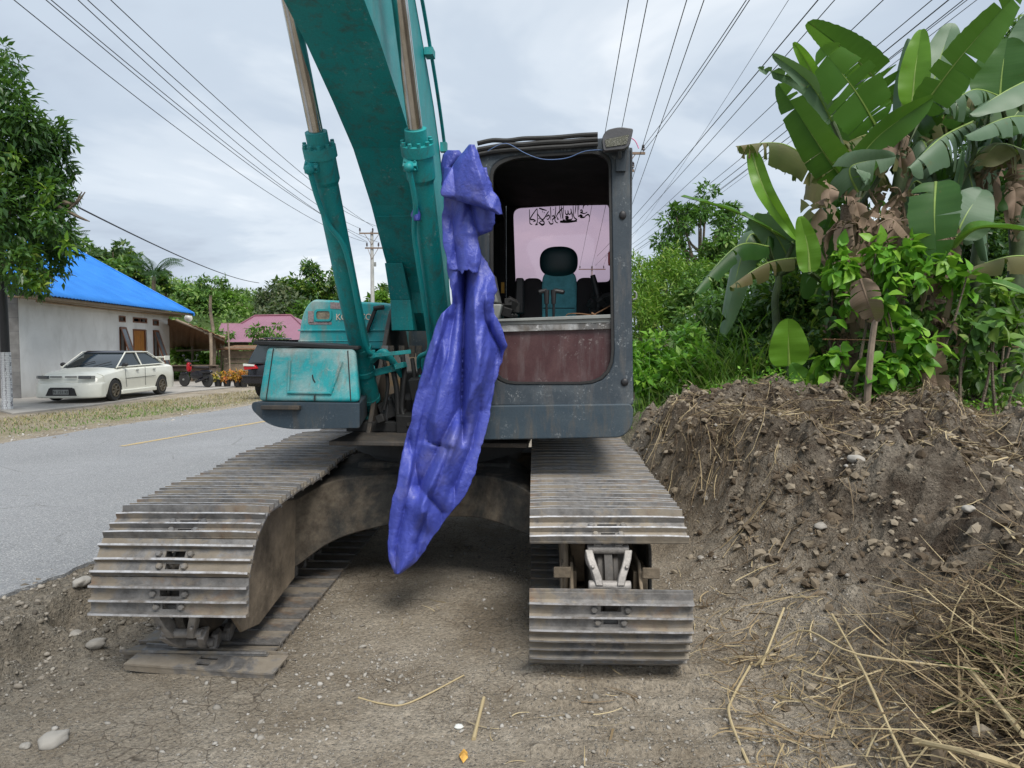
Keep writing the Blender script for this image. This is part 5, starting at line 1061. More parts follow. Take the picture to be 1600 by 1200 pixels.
for w_ in (w1, w2):
    f = frame(w_, 'window', M['brownwood'], .04, .04); wv = w_[1].x-w_[0].x; hv = w_[0].z-w_[1].z; tl_ = 17
    sm = MB(); T_ = Matrix.Translation((w_[0].x, -.02, w_[0].z)) @ Matrix.Rotation(rad(-tl_), 4, 'X')
    for a_, b_ in (((0, -.03, -hv), (.08, 0, 0)), ((wv-.08, -.03, -hv), (wv, 0, 0)), ((.08, -.03, -.08), (wv-.08, 0, 0)), ((.08, -.03, -hv), (wv-.08, 0, -hv+.08))): sm.bx(a_, b_, 0, T_)
    so_ = sm.build('window_sash', M['brownwood'], hs_); sm = MB(); sm.bx((.08, -.02, -hv+.08), (wv-.08, -.01, -.08), 0, T_); sm.build('window_pane', simple('pale_sheer_pane', (.13, .15, .17), .2), so_)
# roof: corrugated sheets, rake towards the far end
def m_blue():
    m = Mat('blue_corrugated_roofing'); n = m.noise(1.3, 5); m.set('Base Color', m.mix(m.ramp(n, [(.3, 0), (.7, 1)]), (.012, .15, .5), (.025, .2, .6))); w_ = m.n('ShaderNodeTexWave'); w_.inputs['Scale'].default_value = 1.5; m.l(m.co, w_.inputs[0]); m.bump(w_.outputs[1], .5, .03); m.set('Roughness', .45); m.set('Specular IOR Level', .4); return m.m
rf = MB(); ov = .85; ye = -.8; yr_ = 4.3; ez = 3.17-YH; rz_ = 6.04-YH; xs_ = np.linspace(-ov, Lw+.9, 560)
for side_ in (0, 1):
    vs = []; fs = []; rows_ = np.linspace(0, 1, 12)
    for x in xs_:
        for t in rows_:
            y_ = ye+(yr_-ye)*t; z_ = ez+(rz_-ez)*t+.016*math.sin(x*2*math.pi/.21)+(.012 if int(t*11) % 3 == 0 else 0)
            vs.append((x, y_ if side_ == 0 else 2*yr_-y_, z_))
    k = len(rows_)
    for i in range(len(xs_)-1):
        for j in range(k-1): fs.append((i*k+j, i*k+j+1, (i+1)*k+j+1, (i+1)*k+j))
    rf.add(vs, fs)
ro = rf.build('roof', m_blue(), hs_, ang=80); ro.modifiers.new('t', 'SOLIDIFY').thickness = .012
rc = MB(); rc.prism([(-ov, yr_-.25, rz_-.1), (-ov, yr_, rz_+.06), (-ov, yr_+.25, rz_-.1)], (Lw+1.75, 0, 0))
for x in (Lw+.9,): rc.loft([[(x-.1, ye, ez+.05), (x+.05, ye, ez+.05), (x+.05, ye, ez-.1), (x-.1, ye, ez-.1)], [(x-.1, yr_, rz_+.05), (x+.05, yr_, rz_+.05), (x+.05, yr_, rz_-.1), (x-.1, yr_, rz_-.1)]])
rc.build('ridge_cap', M.setdefault('bluecap', simple('blue_ridge_metal', (.02, .22, .7), .45, bump=0)), ro)
sf = MB(); sf.bx((-.7, ye+.1, ez-.1), (Lw+.8, ye+.13, ez-.02)); sf.bx((-.6, ye+.15, WT-.03), (Lw+.75, .0, WT+.0)); sf.tube([(.3, -.35, WT-.1), (Lw*.5, -.36, WT-.13), (Lw+.6, -.34, WT-.1)], .035, 8); sf.build('eave_boards', simple('raw_eave_timber', (.27, .2, .13), .8), hs_)
sf = MB()
for sx in (.0, Lw-.02): sf.prism([(sx, 0.02, WT), (sx, HWd-.02, WT), (sx, yr_, rz_-.15)], (.1 if sx == 0 else -.1, 0, 0))
sf.build('gable_wall', M['render'], hs_)
ds = MB(); dp_ = at(294, 497, 33.3); ds.lathe([(.01, 0), (.08, .02), (.17, .07), (.18, .07), (.08, .04), (.01, .02)], 20, 0, (0, 0, 0), 'Y'); ds.tube([(0, .1, 0), (0, .2, -.3)], .02, 6)
dso = ds.build('satellite_dish', M['white'], hs_); dso.location = Mi @ dp_; dso.rotation_euler = (0, 0, -ang+.3)
# ---------------- lean-to shed
sd_ = empty('shed', ground_at(310, 32)); tag(sd_, 'open lean-to shed with sagging rusty roof and pole posts beside the blue roofed house', 'shed'); S0 = Vector(sd_.location)
def sm_(name, mb, mat, parent=None, **k): return mb.build(name, mat, parent or sd_, loc=tuple(-S0) if parent is None else None, **k)
m = MB(); q = [at(262, 498, 31), at(300, 508, 31), at(352, 529, 30.5), at(348, 546, 36), at(305, 549, 37), at(262, 552, 37.5)]; n_ = 30; vs = []; fs = []
for i in range(n_+1):
    t = i/n_; a_ = q[0].lerp(q[2], t)+Vector((0, 0, .35*math.sin(t*math.pi)*.3+.03*math.sin(i*2.2))); b_ = q[5].lerp(q[3], t)+Vector((0, 0, .03*math.sin(i*1.7))); vs += [tuple(a_), tuple(a_.lerp(b_, .5)-Vector((0, 0, .08))), tuple(b_)]
    if i: j = 3*i-3; fs += [(j, j+1, j+4, j+3), (j+1, j+2, j+5, j+4)]
m.add(vs, fs); r_ = sm_('roof', m, M['rust']); r_.modifiers.new('t', 'SOLIDIFY').thickness = .02
M['oldplank'] = simple('grey_old_planks', (.13, .1, .075), .9, sc=3, var=.4)
for k, (px, ty, by, Y, r) in enumerate(((329, 520, 606, 30.6, .07), (334, 522, 600, 31.5, .06), (345, 528, 598, 32.5, .05), (300, 520, 590, 35, .06), (340, 524, 595, 35.5, .05))):
    m = MB(); a_ = at(px, ty, Y); b_ = at(px-1, by, Y); b_.z = YH-.1; m.tube(smooth_path([a_, a_.lerp(b_, .5)+Vector((.05, 0, 0)), b_], 4), r, 7); sm_('post', m, M['wood'])
m = MB(); m.tube([at(275, 500, 30.9), at(325, 520, 30.8), at(350, 531, 30.7)], .06, 6); m.tube([at(320, 520, 30.8), at(352, 527, 30.8)], .05, 6); m.tube([at(330, 575, 30.6), at(352, 600, 30.2)], .04, 6); m.tube([at(276, 548, 34), at(385, 545, 34)], .05, 6); sm_('rafter', m, M['wood'])
m = MB()
for k in range(4): a_ = at(268, 571+k*1.3, 30.5+k*.3); m.box(a_+Vector((1.0, 0, 0)), (2.0, .28, .04))
m.box(at(300, 578, 30.6), (1.9, .06, .12)); 
for px in (270, 300, 327): a_ = at(px, 590, 30.7); m.box((a_.x, a_.y, .4), (.07, .07, .7))
m.box(at(337, 580, 30.6), (.3, .3, .3)); sm_('bench', m, M['oldplank'])
# ---------------- plank hut
ph_ = empty('plank_hut', ground_at(370, 32)); tag(ph_, 'low hut of grey horizontal planks behind the potted plants and the black suv', 'hut'); P0_ = Vector(ph_.location)
m = MB()
for k in range(8): z = .15+k*.19; a_ = at(349, 560, 32+.02*(k % 2)); c = at(470, 560, 32+.02*(k % 2)); m.box(((a_.x+c.x)/2, a_.y, z+.09), (c.x-a_.x, .03, .17), (0, rad(.5*(k % 3-1)), 0))
m.build('plank_wall', M['wood'], ph_, loc=tuple(-P0_)); m = MB(); a_ = at(340, 549, 31.6); c = at(475, 548, 31.6); m.box(((a_.x+c.x)/2, 32.6, 1.62), (c.x-a_.x, 2.2, .05), (rad(4), 0, 0)); m.build('roof', M['rust'], ph_, loc=tuple(-P0_))
pl = MB(); a_ = at(356, 505, 31); b_ = at(360, 590, 31); b_.z = 0; pl.tube([(0, 0, 0), (-.03, 0, 1.5), tuple(a_-Vector((b_.x, b_.y, 0)))], .035, 6); pl.box(tuple(a_-Vector((b_.x, b_.y, 0))+Vector((.1, 0, 0))), (.8, .03, .03)); tag(pl.build('clothes_pole', M['wood'], loc=tuple(b_)), 'thin leaning wooden pole with a crossbar in front of the pink roof', 'pole')
# ---------------- house with pink roof
pk = empty('pink_roofed_house', ground_at(420, 46)); tag(pk, 'low house with faded pink metal hip roof beyond the shed', 'house'); Q0 = Vector(pk.location)
def m_pink():
    m = Mat('faded_pink_roofing'); n = m.noise(1, 5); w_ = m.n('ShaderNodeTexWave'); w_.inputs['Scale'].default_value = 1.6; w_.inputs['Distortion'].default_value = 0; m.l(m.co, w_.inputs[0])
    m.set('Base Color', m.mix(n, (.2, .085, .125), (.29, .14, .19))); m.set('Roughness', .5); m.bump(w_.outputs[1], .3, .03); return m.m
a_, b_, c, d = at(328, 534, 42), at(500, 536, 42), at(560, 536, 50), at(350, 534, 50); r1, r2 = at(398, 494, 46), at(455, 493, 46); m = MB()
m.add([a_, b_, c, d, r1, r2], [(0, 1, 5, 4), (1, 2, 5), (2, 3, 4, 5), (3, 0, 4)]); m.add([a_-Vector((0, 0, .03)), b_-Vector((0, 0, .03)), c-Vector((0, 0, .03)), d-Vector((0, 0, .03))], [(0, 1, 2, 3)]); pr_ = m.build('roof', m_pink(), pk, loc=tuple(-Q0))
m = MB(); e0, e1, e2, e3 = at(333, 534, 38.5), at(392, 534, 38.5), at(392, 534, 42), at(345, 534, 42); rr1 = at(346, 505, 40.5); rr2 = at(381, 506, 41.5); m.add([e0, e1, e2, e3, rr1, rr2], [(0, 1, 5, 4), (1, 2, 5), (2, 3, 4, 5), (3, 0, 4)]); m.build('porch_roof', m_pink(), pk, loc=tuple(-Q0))
m = MB(); m.tube([r1+Vector((0, 0, .04)), r2+Vector((0, 0, .04))], .06, 6)
for p_, q_ in ((a_, r1), (b_, r2)): m.tube([p_+Vector((0, 0, .04)), q_+Vector((0, 0, .04))], .04, 6)
m.build('ridge_cap', simple('dark_pink_cap', (.2, .07, .1), .5), pr_, loc=None)
pr_.children[0].location = (0, 0, 0)
m = MB(); m.bx((a_.x+.6, 42.6, .0), (b_.x-.5, 42.8, a_.z-.05)); m.bx((a_.x+.6, 42.8, .0), (a_.x+.8, 49.5, a_.z-.05)); m.build('wall', M['oldplank'], pk, loc=tuple(-Q0))
# ---------------- cars
M['carwhite'] = simple('cream_white_car_paint', (.72, .72, .64), .25, var=.04, bump=0); M['tyre'] = simple('tyre_rubber', (.025, .025, .025), .8); M['alloy'] = simple('bronze_alloy', (.16, .14, .11), .4, .6); M['carblack'] = simple('black_car_paint', (.012, .012, .016), .12, bump=0)
M['lampglass'] = simple('headlamp_glass', (.1, .11, .12), .1, bump=0); M['redlamp'] = simple('red_lamp', (.4, .012, .02), .15, bump=0)
def wheel(parent, x, y, r, w_, sd, spokes=7):
    m = MB(); m.lathe([(r*.6, -w_/2), (r*.93, -w_/2), (r, -w_*.3), (r, w_*.3), (r*.93, w_/2), (r*.6, w_/2), (r*.6, -w_/2)], 28, 0, (x, y, r), 'X', cap=False); wo = m.build('wheel', M['tyre'], parent)
    m = MB(); xo = x+sd*w_*.42; m.lathe([(r*.52, -.03), (r*.63, -.03), (r*.63, .03), (r*.55, .03), (r*.52, -.03)], 28, 0, (xo, y, r), 'X', cap=False)
    for k in range(spokes): a = 2*math.pi*k/spokes; m.tube([(xo, y+.03*math.cos(a), r+.03*math.sin(a)), (xo, y+r*.58*math.cos(a), r+r*.58*math.sin(a))], [.03, .022], 6)
    m.cyl((xo-.03, y, r), (xo+.03, y, r), .06); m.build('rim', M['alloy'], wo); m = MB(); m.cyl((x-sd*w_*.2, y, r), (x+sd*w_*.15, y, r), r*.35); m.build('brake_disc', M['rubber'], wo)
def car_body(prof, W, inset, wheels, wr, zlow):
    """prof: closed side outline (y, z) without arches; lofted across the width with arches bitten out"""
    m = MB(); top = [p for p in prof if p[1] > zlow+.01]; ysn = np.linspace(top[0][0], top[-1][0], 64); ty = [p[0] for p in top]; tz = [p[1] for p in top]
    xsn = [-1, -.985, -.93, -.8, -.4, 0, .4, .8, .93, .985, 1]; 
    def zt_(y, f): return np.interp(y, ty, tz)-(.10*abs(f)**6)
    def zb_(y):
        z = zlow
        for wy in wheels:
            d = abs(y-wy)
            if d < wr*1.18: z = max(z, math.sqrt((wr*1.18)**2-d*d)+wr*.95)
        return z
    vs = []; n = len(xsn)
    for y in ysn:
        e = min(1, (y-ysn[0])/.35+.12, (ysn[-1]-y)/.3+.15); k = 1-.12*(1-min(1, e))**2
        for f in xsn: vs.append((f*W/2*k*(1 if abs(f) < .99 else 1), y+(.10*abs(f)**3 if y < ysn[0]+.3 else 0), zt_(y, f)))
    N = len(ysn); fs = [(i*n+j, i*n+j+1, (i+1)*n+j+1, (i+1)*n+j) for i in range(N-1) for j in range(n-1)]; m.add(vs, fs)
    for sg, col in ((-1, 0), (1, n-1)):              # flanks
        L_ = []; 
        for i, y in enumerate(ysn):
            tv = Vector(vs[i*n+col]); zb = min(zb_(y), tv.z-.02); row = []
            for t in (0, .3, .5, .8, 1): z = tv.z+(zb-tv.z)*t; row.append((tv.x+sg*(.035*math.sin(math.pi*min(1, (tv.z-z)/.5))), tv.y, z))
            L_.append(row)
        q = [p for r_ in L_ for p in r_]; m.add(q, [(i*5+j, i*5+j+1, (i+1)*5+j+1, (i+1)*5+j) for i in range(N-1) for j in range(4)])
    for i in (0, N-1):                                # nose and tail
        r0 = vs[i*n:(i+1)*n]; zz2 = [(p[0], p[1]+(.02 if i else -.02), (p[2]+zlow)/2) for p in r0]; r1_ = [(p[0]*.97, p[1], zlow) for p in r0]; m.add(list(r0)+zz2+r1_, [(a*n+j, a*n+j+1, (a+1)*n+j+1, (a+1)*n+j) for a in (0, 1) for j in range(n-1)])
    m.bx((-W/2*.8, ysn[0]+.15, zlow), (W/2*.8, ysn[-1]-.15, zlow+.1)); return m
car = empty('saloon_car', (-12.02, 19.05, YH+.04), rad(-1)); tag(car, 'cream white lowered saloon car with rear wing parked along the grey house wall', 'car')
prof = [(.0, .56), (.03, .7), (.12, .76), (.4, .83), (1.2, .93), (1.35, .95), (3.45, .98), (4.2, .97), (4.28, .9), (4.3, .55)]
car_body(prof, 1.72, .1, (.85, 3.42), .3, .2).build('body', M['carwhite'], car, ang=50)
m = MB(); m.loft([[(-.76, 1.12, .9), (.76, 1.12, .9), (.78, 3.72, .97), (-.78, 3.72, .97)], [(-.6, 1.86, 1.335), (.6, 1.86, 1.335), (.6, 3.0, 1.34), (-.6, 3.0, 1.34)]]); m.bx((-.58, 1.9, 1.33), (.58, 2.96, 1.36)); gh = m.build('greenhouse', M['darkglass'], car, bevel=.03)
m = MB(); m.loft([[(-.62, 1.82, 1.325), (.62, 1.82, 1.325), (.62, 3.05, 1.33), (-.62, 3.05, 1.33)], [(-.56, 1.95, 1.385), (.56, 1.95, 1.385), (.56, 2.9, 1.385), (-.56, 2.9, 1.385)]]); m.build('car_roof', M['carblack'], car, bevel=.02)
for sg in (-1, 1):
    m = MB()
    for pts in ([(sg*.785, 1.1, .91), (sg*.635, 1.83, 1.345)], [(sg*.64, 1.8, 1.35), (sg*.64, 3.05, 1.35)], [(sg*.64, 3.02, 1.35), (sg*.8, 3.76, .97)], [(sg*.79, 2.42, .95), (sg*.64, 2.36, 1.34)], [(sg*.79, 1.1, .93), (sg*.8, 3.7, .975)]): m.tube(pts, .02, 6)
    m.build('window_pillar', M['carwhite'], car)
    m = MB(); m.ball((sg*.9, 1.35, 1.0), (.09, .05, .06)); m.box((sg*.82, 1.38, .96), (.1, .03, .03)); m.build('side_mirror', M['black'], car)
    m = MB(); m.box((sg*.56, .0, .69), (.3, .08, .085), (0, 0, sg*.22)); hl = m.build('headlight', M['lampglass'], car, bevel=.01); m = MB(); m.box((sg*.745, .07, .69), (.1, .07, .08), (0, 0, sg*.5)); m.build('indicator', M['greyplastic'], car, bevel=.01)
    m = MB(); m.cyl((sg*.62, -.03, .38), (sg*.62, .04, .38), .05); m.build('fog_lamp', M['greyplastic'], car)
    m = MB(); m.box((sg*.87, 2.1, .22), (.08, 1.9, .12)); m.build('side_skirt', M['carwhite'], car, bevel=.02)
    for y_ in (2.0, 2.95): m = MB(); m.box((sg*.895, y_, .82), (.03, .12, .03)); m.build('door_handle', M['greyplastic'], car, bevel=.005)
    m = MB(); m.tube([(sg*.898, 1.35, .6), (sg*.905, 3.0, .62)], .006, 5); m.tube([(sg*.895, 2.42, .9), (sg*.9, 2.42, .35)], .006, 5); m.tube([(sg*.895, 1.35, .88), (sg*.9, 1.4, .35)], .006, 5); m.build('door_gap', M['rubber'], car)
    for y_ in (.85, 3.42): wheel(car, sg*.79, y_, .3, .2, sg)
m = MB(); m.loft([[(-.86, -.06, .5), (.86, -.06, .5), (.84, .35, .5), (-.84, .35, .5)], [(-.86, -.1, .3), (.86, -.1, .3), (.86, .35, .3), (-.86, .35, .3)], [(-.86, -.12, .14), (.86, -.12, .14), (.88, .35, .14), (-.88, .35, .14)]]) if 0 else m.loft([[(f*.9, -.13+.3*abs(f)**4+dy, z) for f in np.linspace(-1, 1, 15)]+[(.9, .4, z), (-.9, .4, z)] for z, dy in ((.13, .0), (.2, -.02), (.32, .0), (.45, .01), (.54, .06))]); m.build('front_bumper', M['carwhite'], car, bevel=.03)
m = MB(); m.add([(-.42, -.15, .2), (.42, -.15, .2), (.3, -.135, .42), (-.3, -.135, .42)], [(0, 1, 2, 3)]); m.prism([(-.42, -.155, .2), (.42, -.155, .2), (.34, -.13, .4), (-.34, -.13, .4)], (0, .01, 0)); m.build('air_intake', M['rubber'], car)
m = MB(); m.box((-.22, -.01, .7), (.3, .05, .03)); m.box((.22-.03, -.01, .7), (.3, .05, .03)); m.build('grille', M['rubber'], car)
m = MB(); m.box((0, -.165, .3), (.42, .012, .13)); npl = m.build('number_plate', M['greyplastic'], car)
tx = bpy.data.curves.new('plate_text', 'FONT'); tx.body = 'N 151 RI'; tx.size = .11; tx.align_x = 'CENTER'; tx.extrude = .001; tx.materials.append(M['rubber'])
text_mesh(tx, 'plate_characters', npl, (0, -.174, .265), (math.pi/2, 0, 0))
m = MB(); m.box((0, 4.05, 1.17), (1.5, .28, .03)); 
for sg in (-1, 1): m.box((sg*.74, 4.05, 1.14), (.03, .32, .14)); m.box((sg*.5, 4.05, 1.05), (.04, .1, .2))
m.build('rear_wing', M['carwhite'], car, bevel=.01)
m = MB(); m.tube([(-.5, 1.14, .95), (.0, 1.4, 1.09)], .01, 5); m.tube([(.1, 1.14, .95), (.5, 1.35, 1.08)], .01, 5); m.build('wiper', M['rubber'], car)
suv = empty('suv', (-6.8, 20.3, RH-.08), rad(-8)); tag(suv, 'black suv parked on the far road shoulder, its tail lamp showing beside the tool box', 'suv')
car_body([(.0, .9), (.03, 1.0), (.2, 1.05), (3.4, 1.05), (4.6, .98), (4.68, .8)], 1.84, .1, (.95, 3.7), .37, .38).build('body', M['carblack'], suv, ang=50)
m = MB(); m.loft([[(-.87, .08, 1.03), (.87, .08, 1.03), (.87, 3.5, 1.03), (-.87, 3.5, 1.03)], [(-.68, .42, 1.68), (.68, .42, 1.68), (.68, 2.8, 1.7), (-.68, 2.8, 1.7)]]); m.build('greenhouse', M['darkglass'], suv, bevel=.03)
m = MB(); m.loft([[(-.74, .3, 1.68), (.74, .3, 1.68), (.74, 2.9, 1.7), (-.74, 2.9, 1.7)], [(-.68, .2, 1.73), (.68, .2, 1.73), (.66, 2.8, 1.75), (-.66, 2.8, 1.75)]]); m.bx((-.62, .6, 1.76), (-.57, 2.4, 1.8)); m.bx((.57, .6, 1.76), (.62, 2.4, 1.8)); m.build('car_roof', M['carblack'], suv, bevel=.02)
for sg in (-1, 1):
    m = MB(); m.prism([(sg*.93, -.03, 1.03), (sg*.58, -.05, 1.0), (sg*.5, -.05, .9), (sg*.9, -.03, .86)], (0, .12, 0)); m.build('tail_lamp', M['redlamp'], suv, bevel=.01)
    m = MB(); m.prism([(sg*.92, -.045, 1.04), (sg*.6, -.065, 1.01), (sg*.58, -.065, .97), (sg*.92, -.045, .97)], (0, .1, 0)); m.build('reversing_lamp', M['white'], suv, bevel=.005)
    for y_ in (.95, 3.7): wheel(suv, sg*.8, y_, .37, .24, sg, 6)
m = MB(); m.box((0, .02, .58), (1.84, .3, .24)); m.box((0, -.1, .69), (1.86, .14, .05)); m.build('rear_bumper', M['carblack'], suv, bevel=.04)
m = MB(); m.prism([(-.72, .09, 1.07), (.72, .09, 1.07), (.6, .37, 1.6), (-.6, .37, 1.6)], (0, .01, 0)); m.build('rear_window', M['darkglass'], suv)
# ---------------- motorcycle
mt = empty('motorcycle', at(322, 594, 26.4)-Vector((.15, 0, .28)), rad(245)); tag(mt, 'dark small motorcycle with red front cowl parked beside the flower pots', 'motorcycle'); mt.location = (at(306, 594, 26.6).x, 26.6, YH+.03)
for y_ in (-.6, .6):
    m = MB(); R_ = .27; m.lathe([(R_-.06, -.04), (R_-.01, -.035), (R_, 0), (R_-.01, .035), (R_-.06, .04)], 24, 0, (0, y_, R_), 'X'); wo = m.build('wheel', M['tyre'], mt); m = MB(); m.lathe([(R_-.08, -.02), (R_-.05, -.02), (R_-.05, .02), (R_-.08, .02)], 24, 0, (0, y_, R_), 'X')
    for k in range(5): a = 2*math.pi*k/5; m.tube([(0, y_, R_), (0, y_+.2*math.cos(a), R_+.2*math.sin(a))], .012, 5)
    m.cyl((-.06, y_, R_), (.06, y_, R_), .04); m.build('rim', M['greyplastic'], wo)
m = MB(); lump(m, (0, .1, .45), (.12, .35, .16)); lump(m, (0, .55, .58), (.1, .3, .08)); m.tube([(0, -.25, .85), (0, -.6, .27)], .03); m.tube([(.06, .2, .3), (.06, .62, .27)], .03); m.tube([(.09, .1, .2), (.1, .75, .38)], .045); m.build('body', M['carblack'], mt)
m = MB(); lump(m, (0, .3, .74), (.12, .38, .05)); m.build('seat', M['seatdark'], mt)
m = MB(); lump(m, (0, -.34, .74), (.1, .07, .18)); m.build('front_cowl', M['redlamp'], mt); m = MB(); lump(m, (0, -.6, .5), (.07, .2, .05)); m.build('mudguard', M['carblack'], mt)
m = MB(); m.tube([(-.32, -.18, .98), (0, -.28, .96), (.32, -.18, .98)], .015); m.ball((0, -.42, .98), (.1, .06, .07)); m.build('handlebar', M['black'], mt)
for sg in (-1, 1): m = MB(); m.tube([(sg*.22, -.24, .97), (sg*.3, -.26, 1.15)], .008); m.ball((sg*.31, -.26, 1.18), (.06, .02, .04)); m.build('mirror', M['black'], mt)
# ---------------- potted plants
fl = leafmat('orange_yellow_leaves', [(.12, .2, .03), (.5, .32, .04), (.55, .2, .04), (.3, .06, .03)], .5, .3)
for k, (px, l, n_, v0) in enumerate(((341, 'black pot with a sparse green plant, leftmost of the row of pots', 60, (0, .3)), (355, 'black pot with a pink and green leafed plant, second in the row of pots', 130, (.3, 1)), (371, 'black pot with a bushy orange yellow croton, third in the row of pots', 200, (.25, .9)), (381, 'black pot partly behind the suv, last in the row of pots', 150, (.3, .9)))):
    p = at(px, 600, 26.9); t = empty('potted_plant', (p.x, p.y, YH+.02)); tag(t, l, 'potted plant', 'potted plants in a row by the yard')
    m = MB(); m.lathe([(.01, 0), (.11, 0), (.15, .24), (.17, .25), (.17, .28), (.14, .28), (.13, .25), (.01, .25)], 16); m.build('pot', M['black'], t); foliage('leaves', [((0, 0, .4), (.2, .2, .16), n_)], .14, .06, fl, t, vr=v0)
# ---------------- street pole by the house, and the tree round it
pp = gp(12, 641, YH); sp_ = empty('street_pole', (pp.x, pp.y, YH-.02)); tag(sp_, 'round steel pole painted black above and white below by the grey house', 'pole')
m = MB(); m.cyl((0, 0, 0), (-.03, 0, 7.2), .105, .08, 20); m.build('pole_shaft', M['black'], sp_)
def m_net():
    m = Mat('white_sleeve_with_net_marks'); v = m.n('ShaderNodeTexVoronoi'); v.feature = 'DISTANCE_TO_EDGE'; v.inputs['Scale'].default_value = 14; v.inputs['Randomness'].default_value = .25; m.l(m.map((1, 1, 1.6), None, (0, 0, 0)), v.inputs[0])
    m.set('Base Color', m.mix(m.ramp(v.outputs[0], [(.03, 1), (.07, 0)]), (.62, .64, .66), (.2, .2, .22))); m.set('Roughness', .6); return m.m
m = MB(); hz_ = at(12, 549, pp.y).z-YH; m.cyl((0, 0, .0), (0, 0, hz_), .115, .112, 20); m.build('painted_sleeve', m_net(), sp_)
def pxblob(px, py, Y, r, n, ry=None): p = at(px, py, Y); k = r*Y/FPX; return (np.array(p), (k, k*1.1, (ry or r)*Y/FPX), n)
lt = empty('broadleaf_tree', ground_at(-120, 16.2)); tag(lt, 'dense dark leafed tree growing over the black and white pole at the left edge', 'tree'); B0 = Vector(lt.location)
cb = []
for a, b, r, n in ((-70, 210, 90, 900), (-40, 330, 90, 900), (-20, 120, 45, 350), (10, 160, 38, 420), (20, 215, 45, 560), (55, 235, 38, 460), (0, 280, 60, 700), (50, 290, 45, 560), (85, 215, 26, 300), (92, 262, 22, 260), (70, 300, 35, 420), (10, 350, 55, 640), (55, 350, 42, 500), (85, 350, 28, 280), (95, 385, 24, 230), (70, 410, 30, 280), (30, 415, 38, 330), (0, 400, 45, 350), (60, 448, 16, 90), (100, 305, 16, 110), (20, 100, 18, 90), (0, 75, 14, 60), (40, 190, 30, 300)):
    cb.append(pxblob(a, b, 16+random.uniform(-.7, .9), r, int(n*1.25)))
arr = leaf_arrays(cb, .55, .3); arr = (arr[0]-np.array(B0), *arr[1:]); foliage('crown', None, .19, .075, M['leaf_dark'], lt, arr=arr, vr=(0, .62))
arr = leaf_arrays([pxblob(a, b, 15.4, r, n) for a, b, r, n in ((25, 245, 8, 26), (75, 300, 8, 22), (70, 340, 16, 50), (40, 395, 14, 60), (105, 385, 10, 30), (58, 440, 12, 50), (10, 275, 10, 30), (45, 432, 14, 50))], .6, .2); arr = (arr[0]-np.array(B0), *arr[1:]); foliage('young_leaves', None, .2, .085, M['leaf_lime'], lt, arr=arr)
m = MB(); m.tube(smooth_path([(0, 0, -.2), (.1, 0, 2), (.3, 0, 3.2), (.6, 0, 4.6)], 4), [.17-.008*i for i in range(13)], 9)
for q_ in ([(0.2, 0, 2.6), tuple(at(20, 410, 16)-B0), tuple(at(90, 440, 15.8)-B0)], [(.3, 0, 3.4), tuple(at(20, 330, 16)-B0), tuple(at(100, 330, 15.9)-B0), tuple(at(128, 300, 15.8)-B0)], [(.2, 0, 3), tuple(at(-20, 250, 16)-B0), tuple(at(40, 170, 15.8)-B0)], [tuple(at(80, 318, 15.9)-B0), tuple(at(125, 340, 15.9)-B0), tuple(at(140, 346, 15.9)-B0)], [tuple(at(100, 316, 15.9)-B0), tuple(at(118, 318, 15.9)-B0), tuple(at(133, 300, 15.9)-B0)]):
    pth = smooth_path(q_, 5); m.tube(pth, [max(.012, .06-.052*i/(len(pth)-1)) for i in range(len(pth))], 6)
m.build('trunk', M['bark'], lt)
# ---------------- hillside
M['hillgrass'] = leafmat('hill_grass', [(.06, .12, .03), (.1, .19, .04), (.16, .27, .05), (.22, .3, .1)], .7, .25)
hx = RNG.uniform(-75, -4, 900); hy = RNG.uniform(40, 100, 900); bl = []
for x_, y_ in zip(hx, hy):
    r_ = RNG.uniform(.7, 2.2); bl.append(((x_, y_, gz(x_, y_)+r_*.2), (r_, r_, r_*.5), int(50*r_)))
def part_stuff(nm, bl, L, W, mat): return tag(foliage(nm, bl, L, W, mat), kind='stuff')
part_stuff('hillside_undergrowth', bl[:600], .5, .2, M['hillgrass']); part_stuff('hillside_bushes', bl[600:], .5, .24, M['leaf_far'])
def T(px, Y, topy, cr, label, mat, **k):
    g_ = ground_at(px, Y); h = at(px, topy, Y).z-g_[2]; return tree(g_, h, cr*Y/FPX, label, mat, group=k.pop('group', 'trees on the hillside behind the houses'), **k)
T(182, 62, 372, 30, 'light crowned tall tree on the hill just right of the blue roof', M['leaf_far'], nb=16, bs=.3, lv=60, L=.5, W=.26, ch=1.6, limbs=12)
T(172, 58, 405, 34, 'round green tree on the hill directly behind the blue roof', M['leaf_mid'], nb=26, lv=120, L=.5, W=.26, ch=2.0)
T(208, 60, 400, 20, 'small dark round tree on the hill between the round tree and the palm', M['leaf_dark'], nb=16, lv=110, L=.42, W=.22, ch=1.4)
T(262, 64, 424, 14, 'small dark tree on the hill right of the palm', M['leaf_dark'], nb=10, lv=80, L=.4, W=.22, ch=1.0)
T(310, 75, 448, 34, 'wide bushy green tree on the hill slope above the shed', M['leaf_mid'], nb=26, lv=120, L=.55, W=.3, ch=2.4)
T(375, 78, 455, 30, 'feathery bright green tree on the hill above the pink roof', M['leaf_lime'], nb=20, lv=90, L=.5, W=.24, ch=2.0, vr=(0, .5))
T(432, 60, 430, 32, 'thin olive tree with bare twigs behind the pink roof', M['leaf_olive'], nb=18, bs=.3, lv=80, L=.35, W=.16, ch=1.9, limbs=16)
T(476, 62, 415, 40, 'tall dark tree behind the excavator hood', M['leaf_dark'], nb=34, lv=140, L=.42, W=.22, ch=2.6, limbs=14)
T(455, 55, 470, 46, 'low olive tree with a dense base left of the excavator hood', M['leaf_olive'], nb=34, lv=150, L=.4, W=.2, ch=2.2)
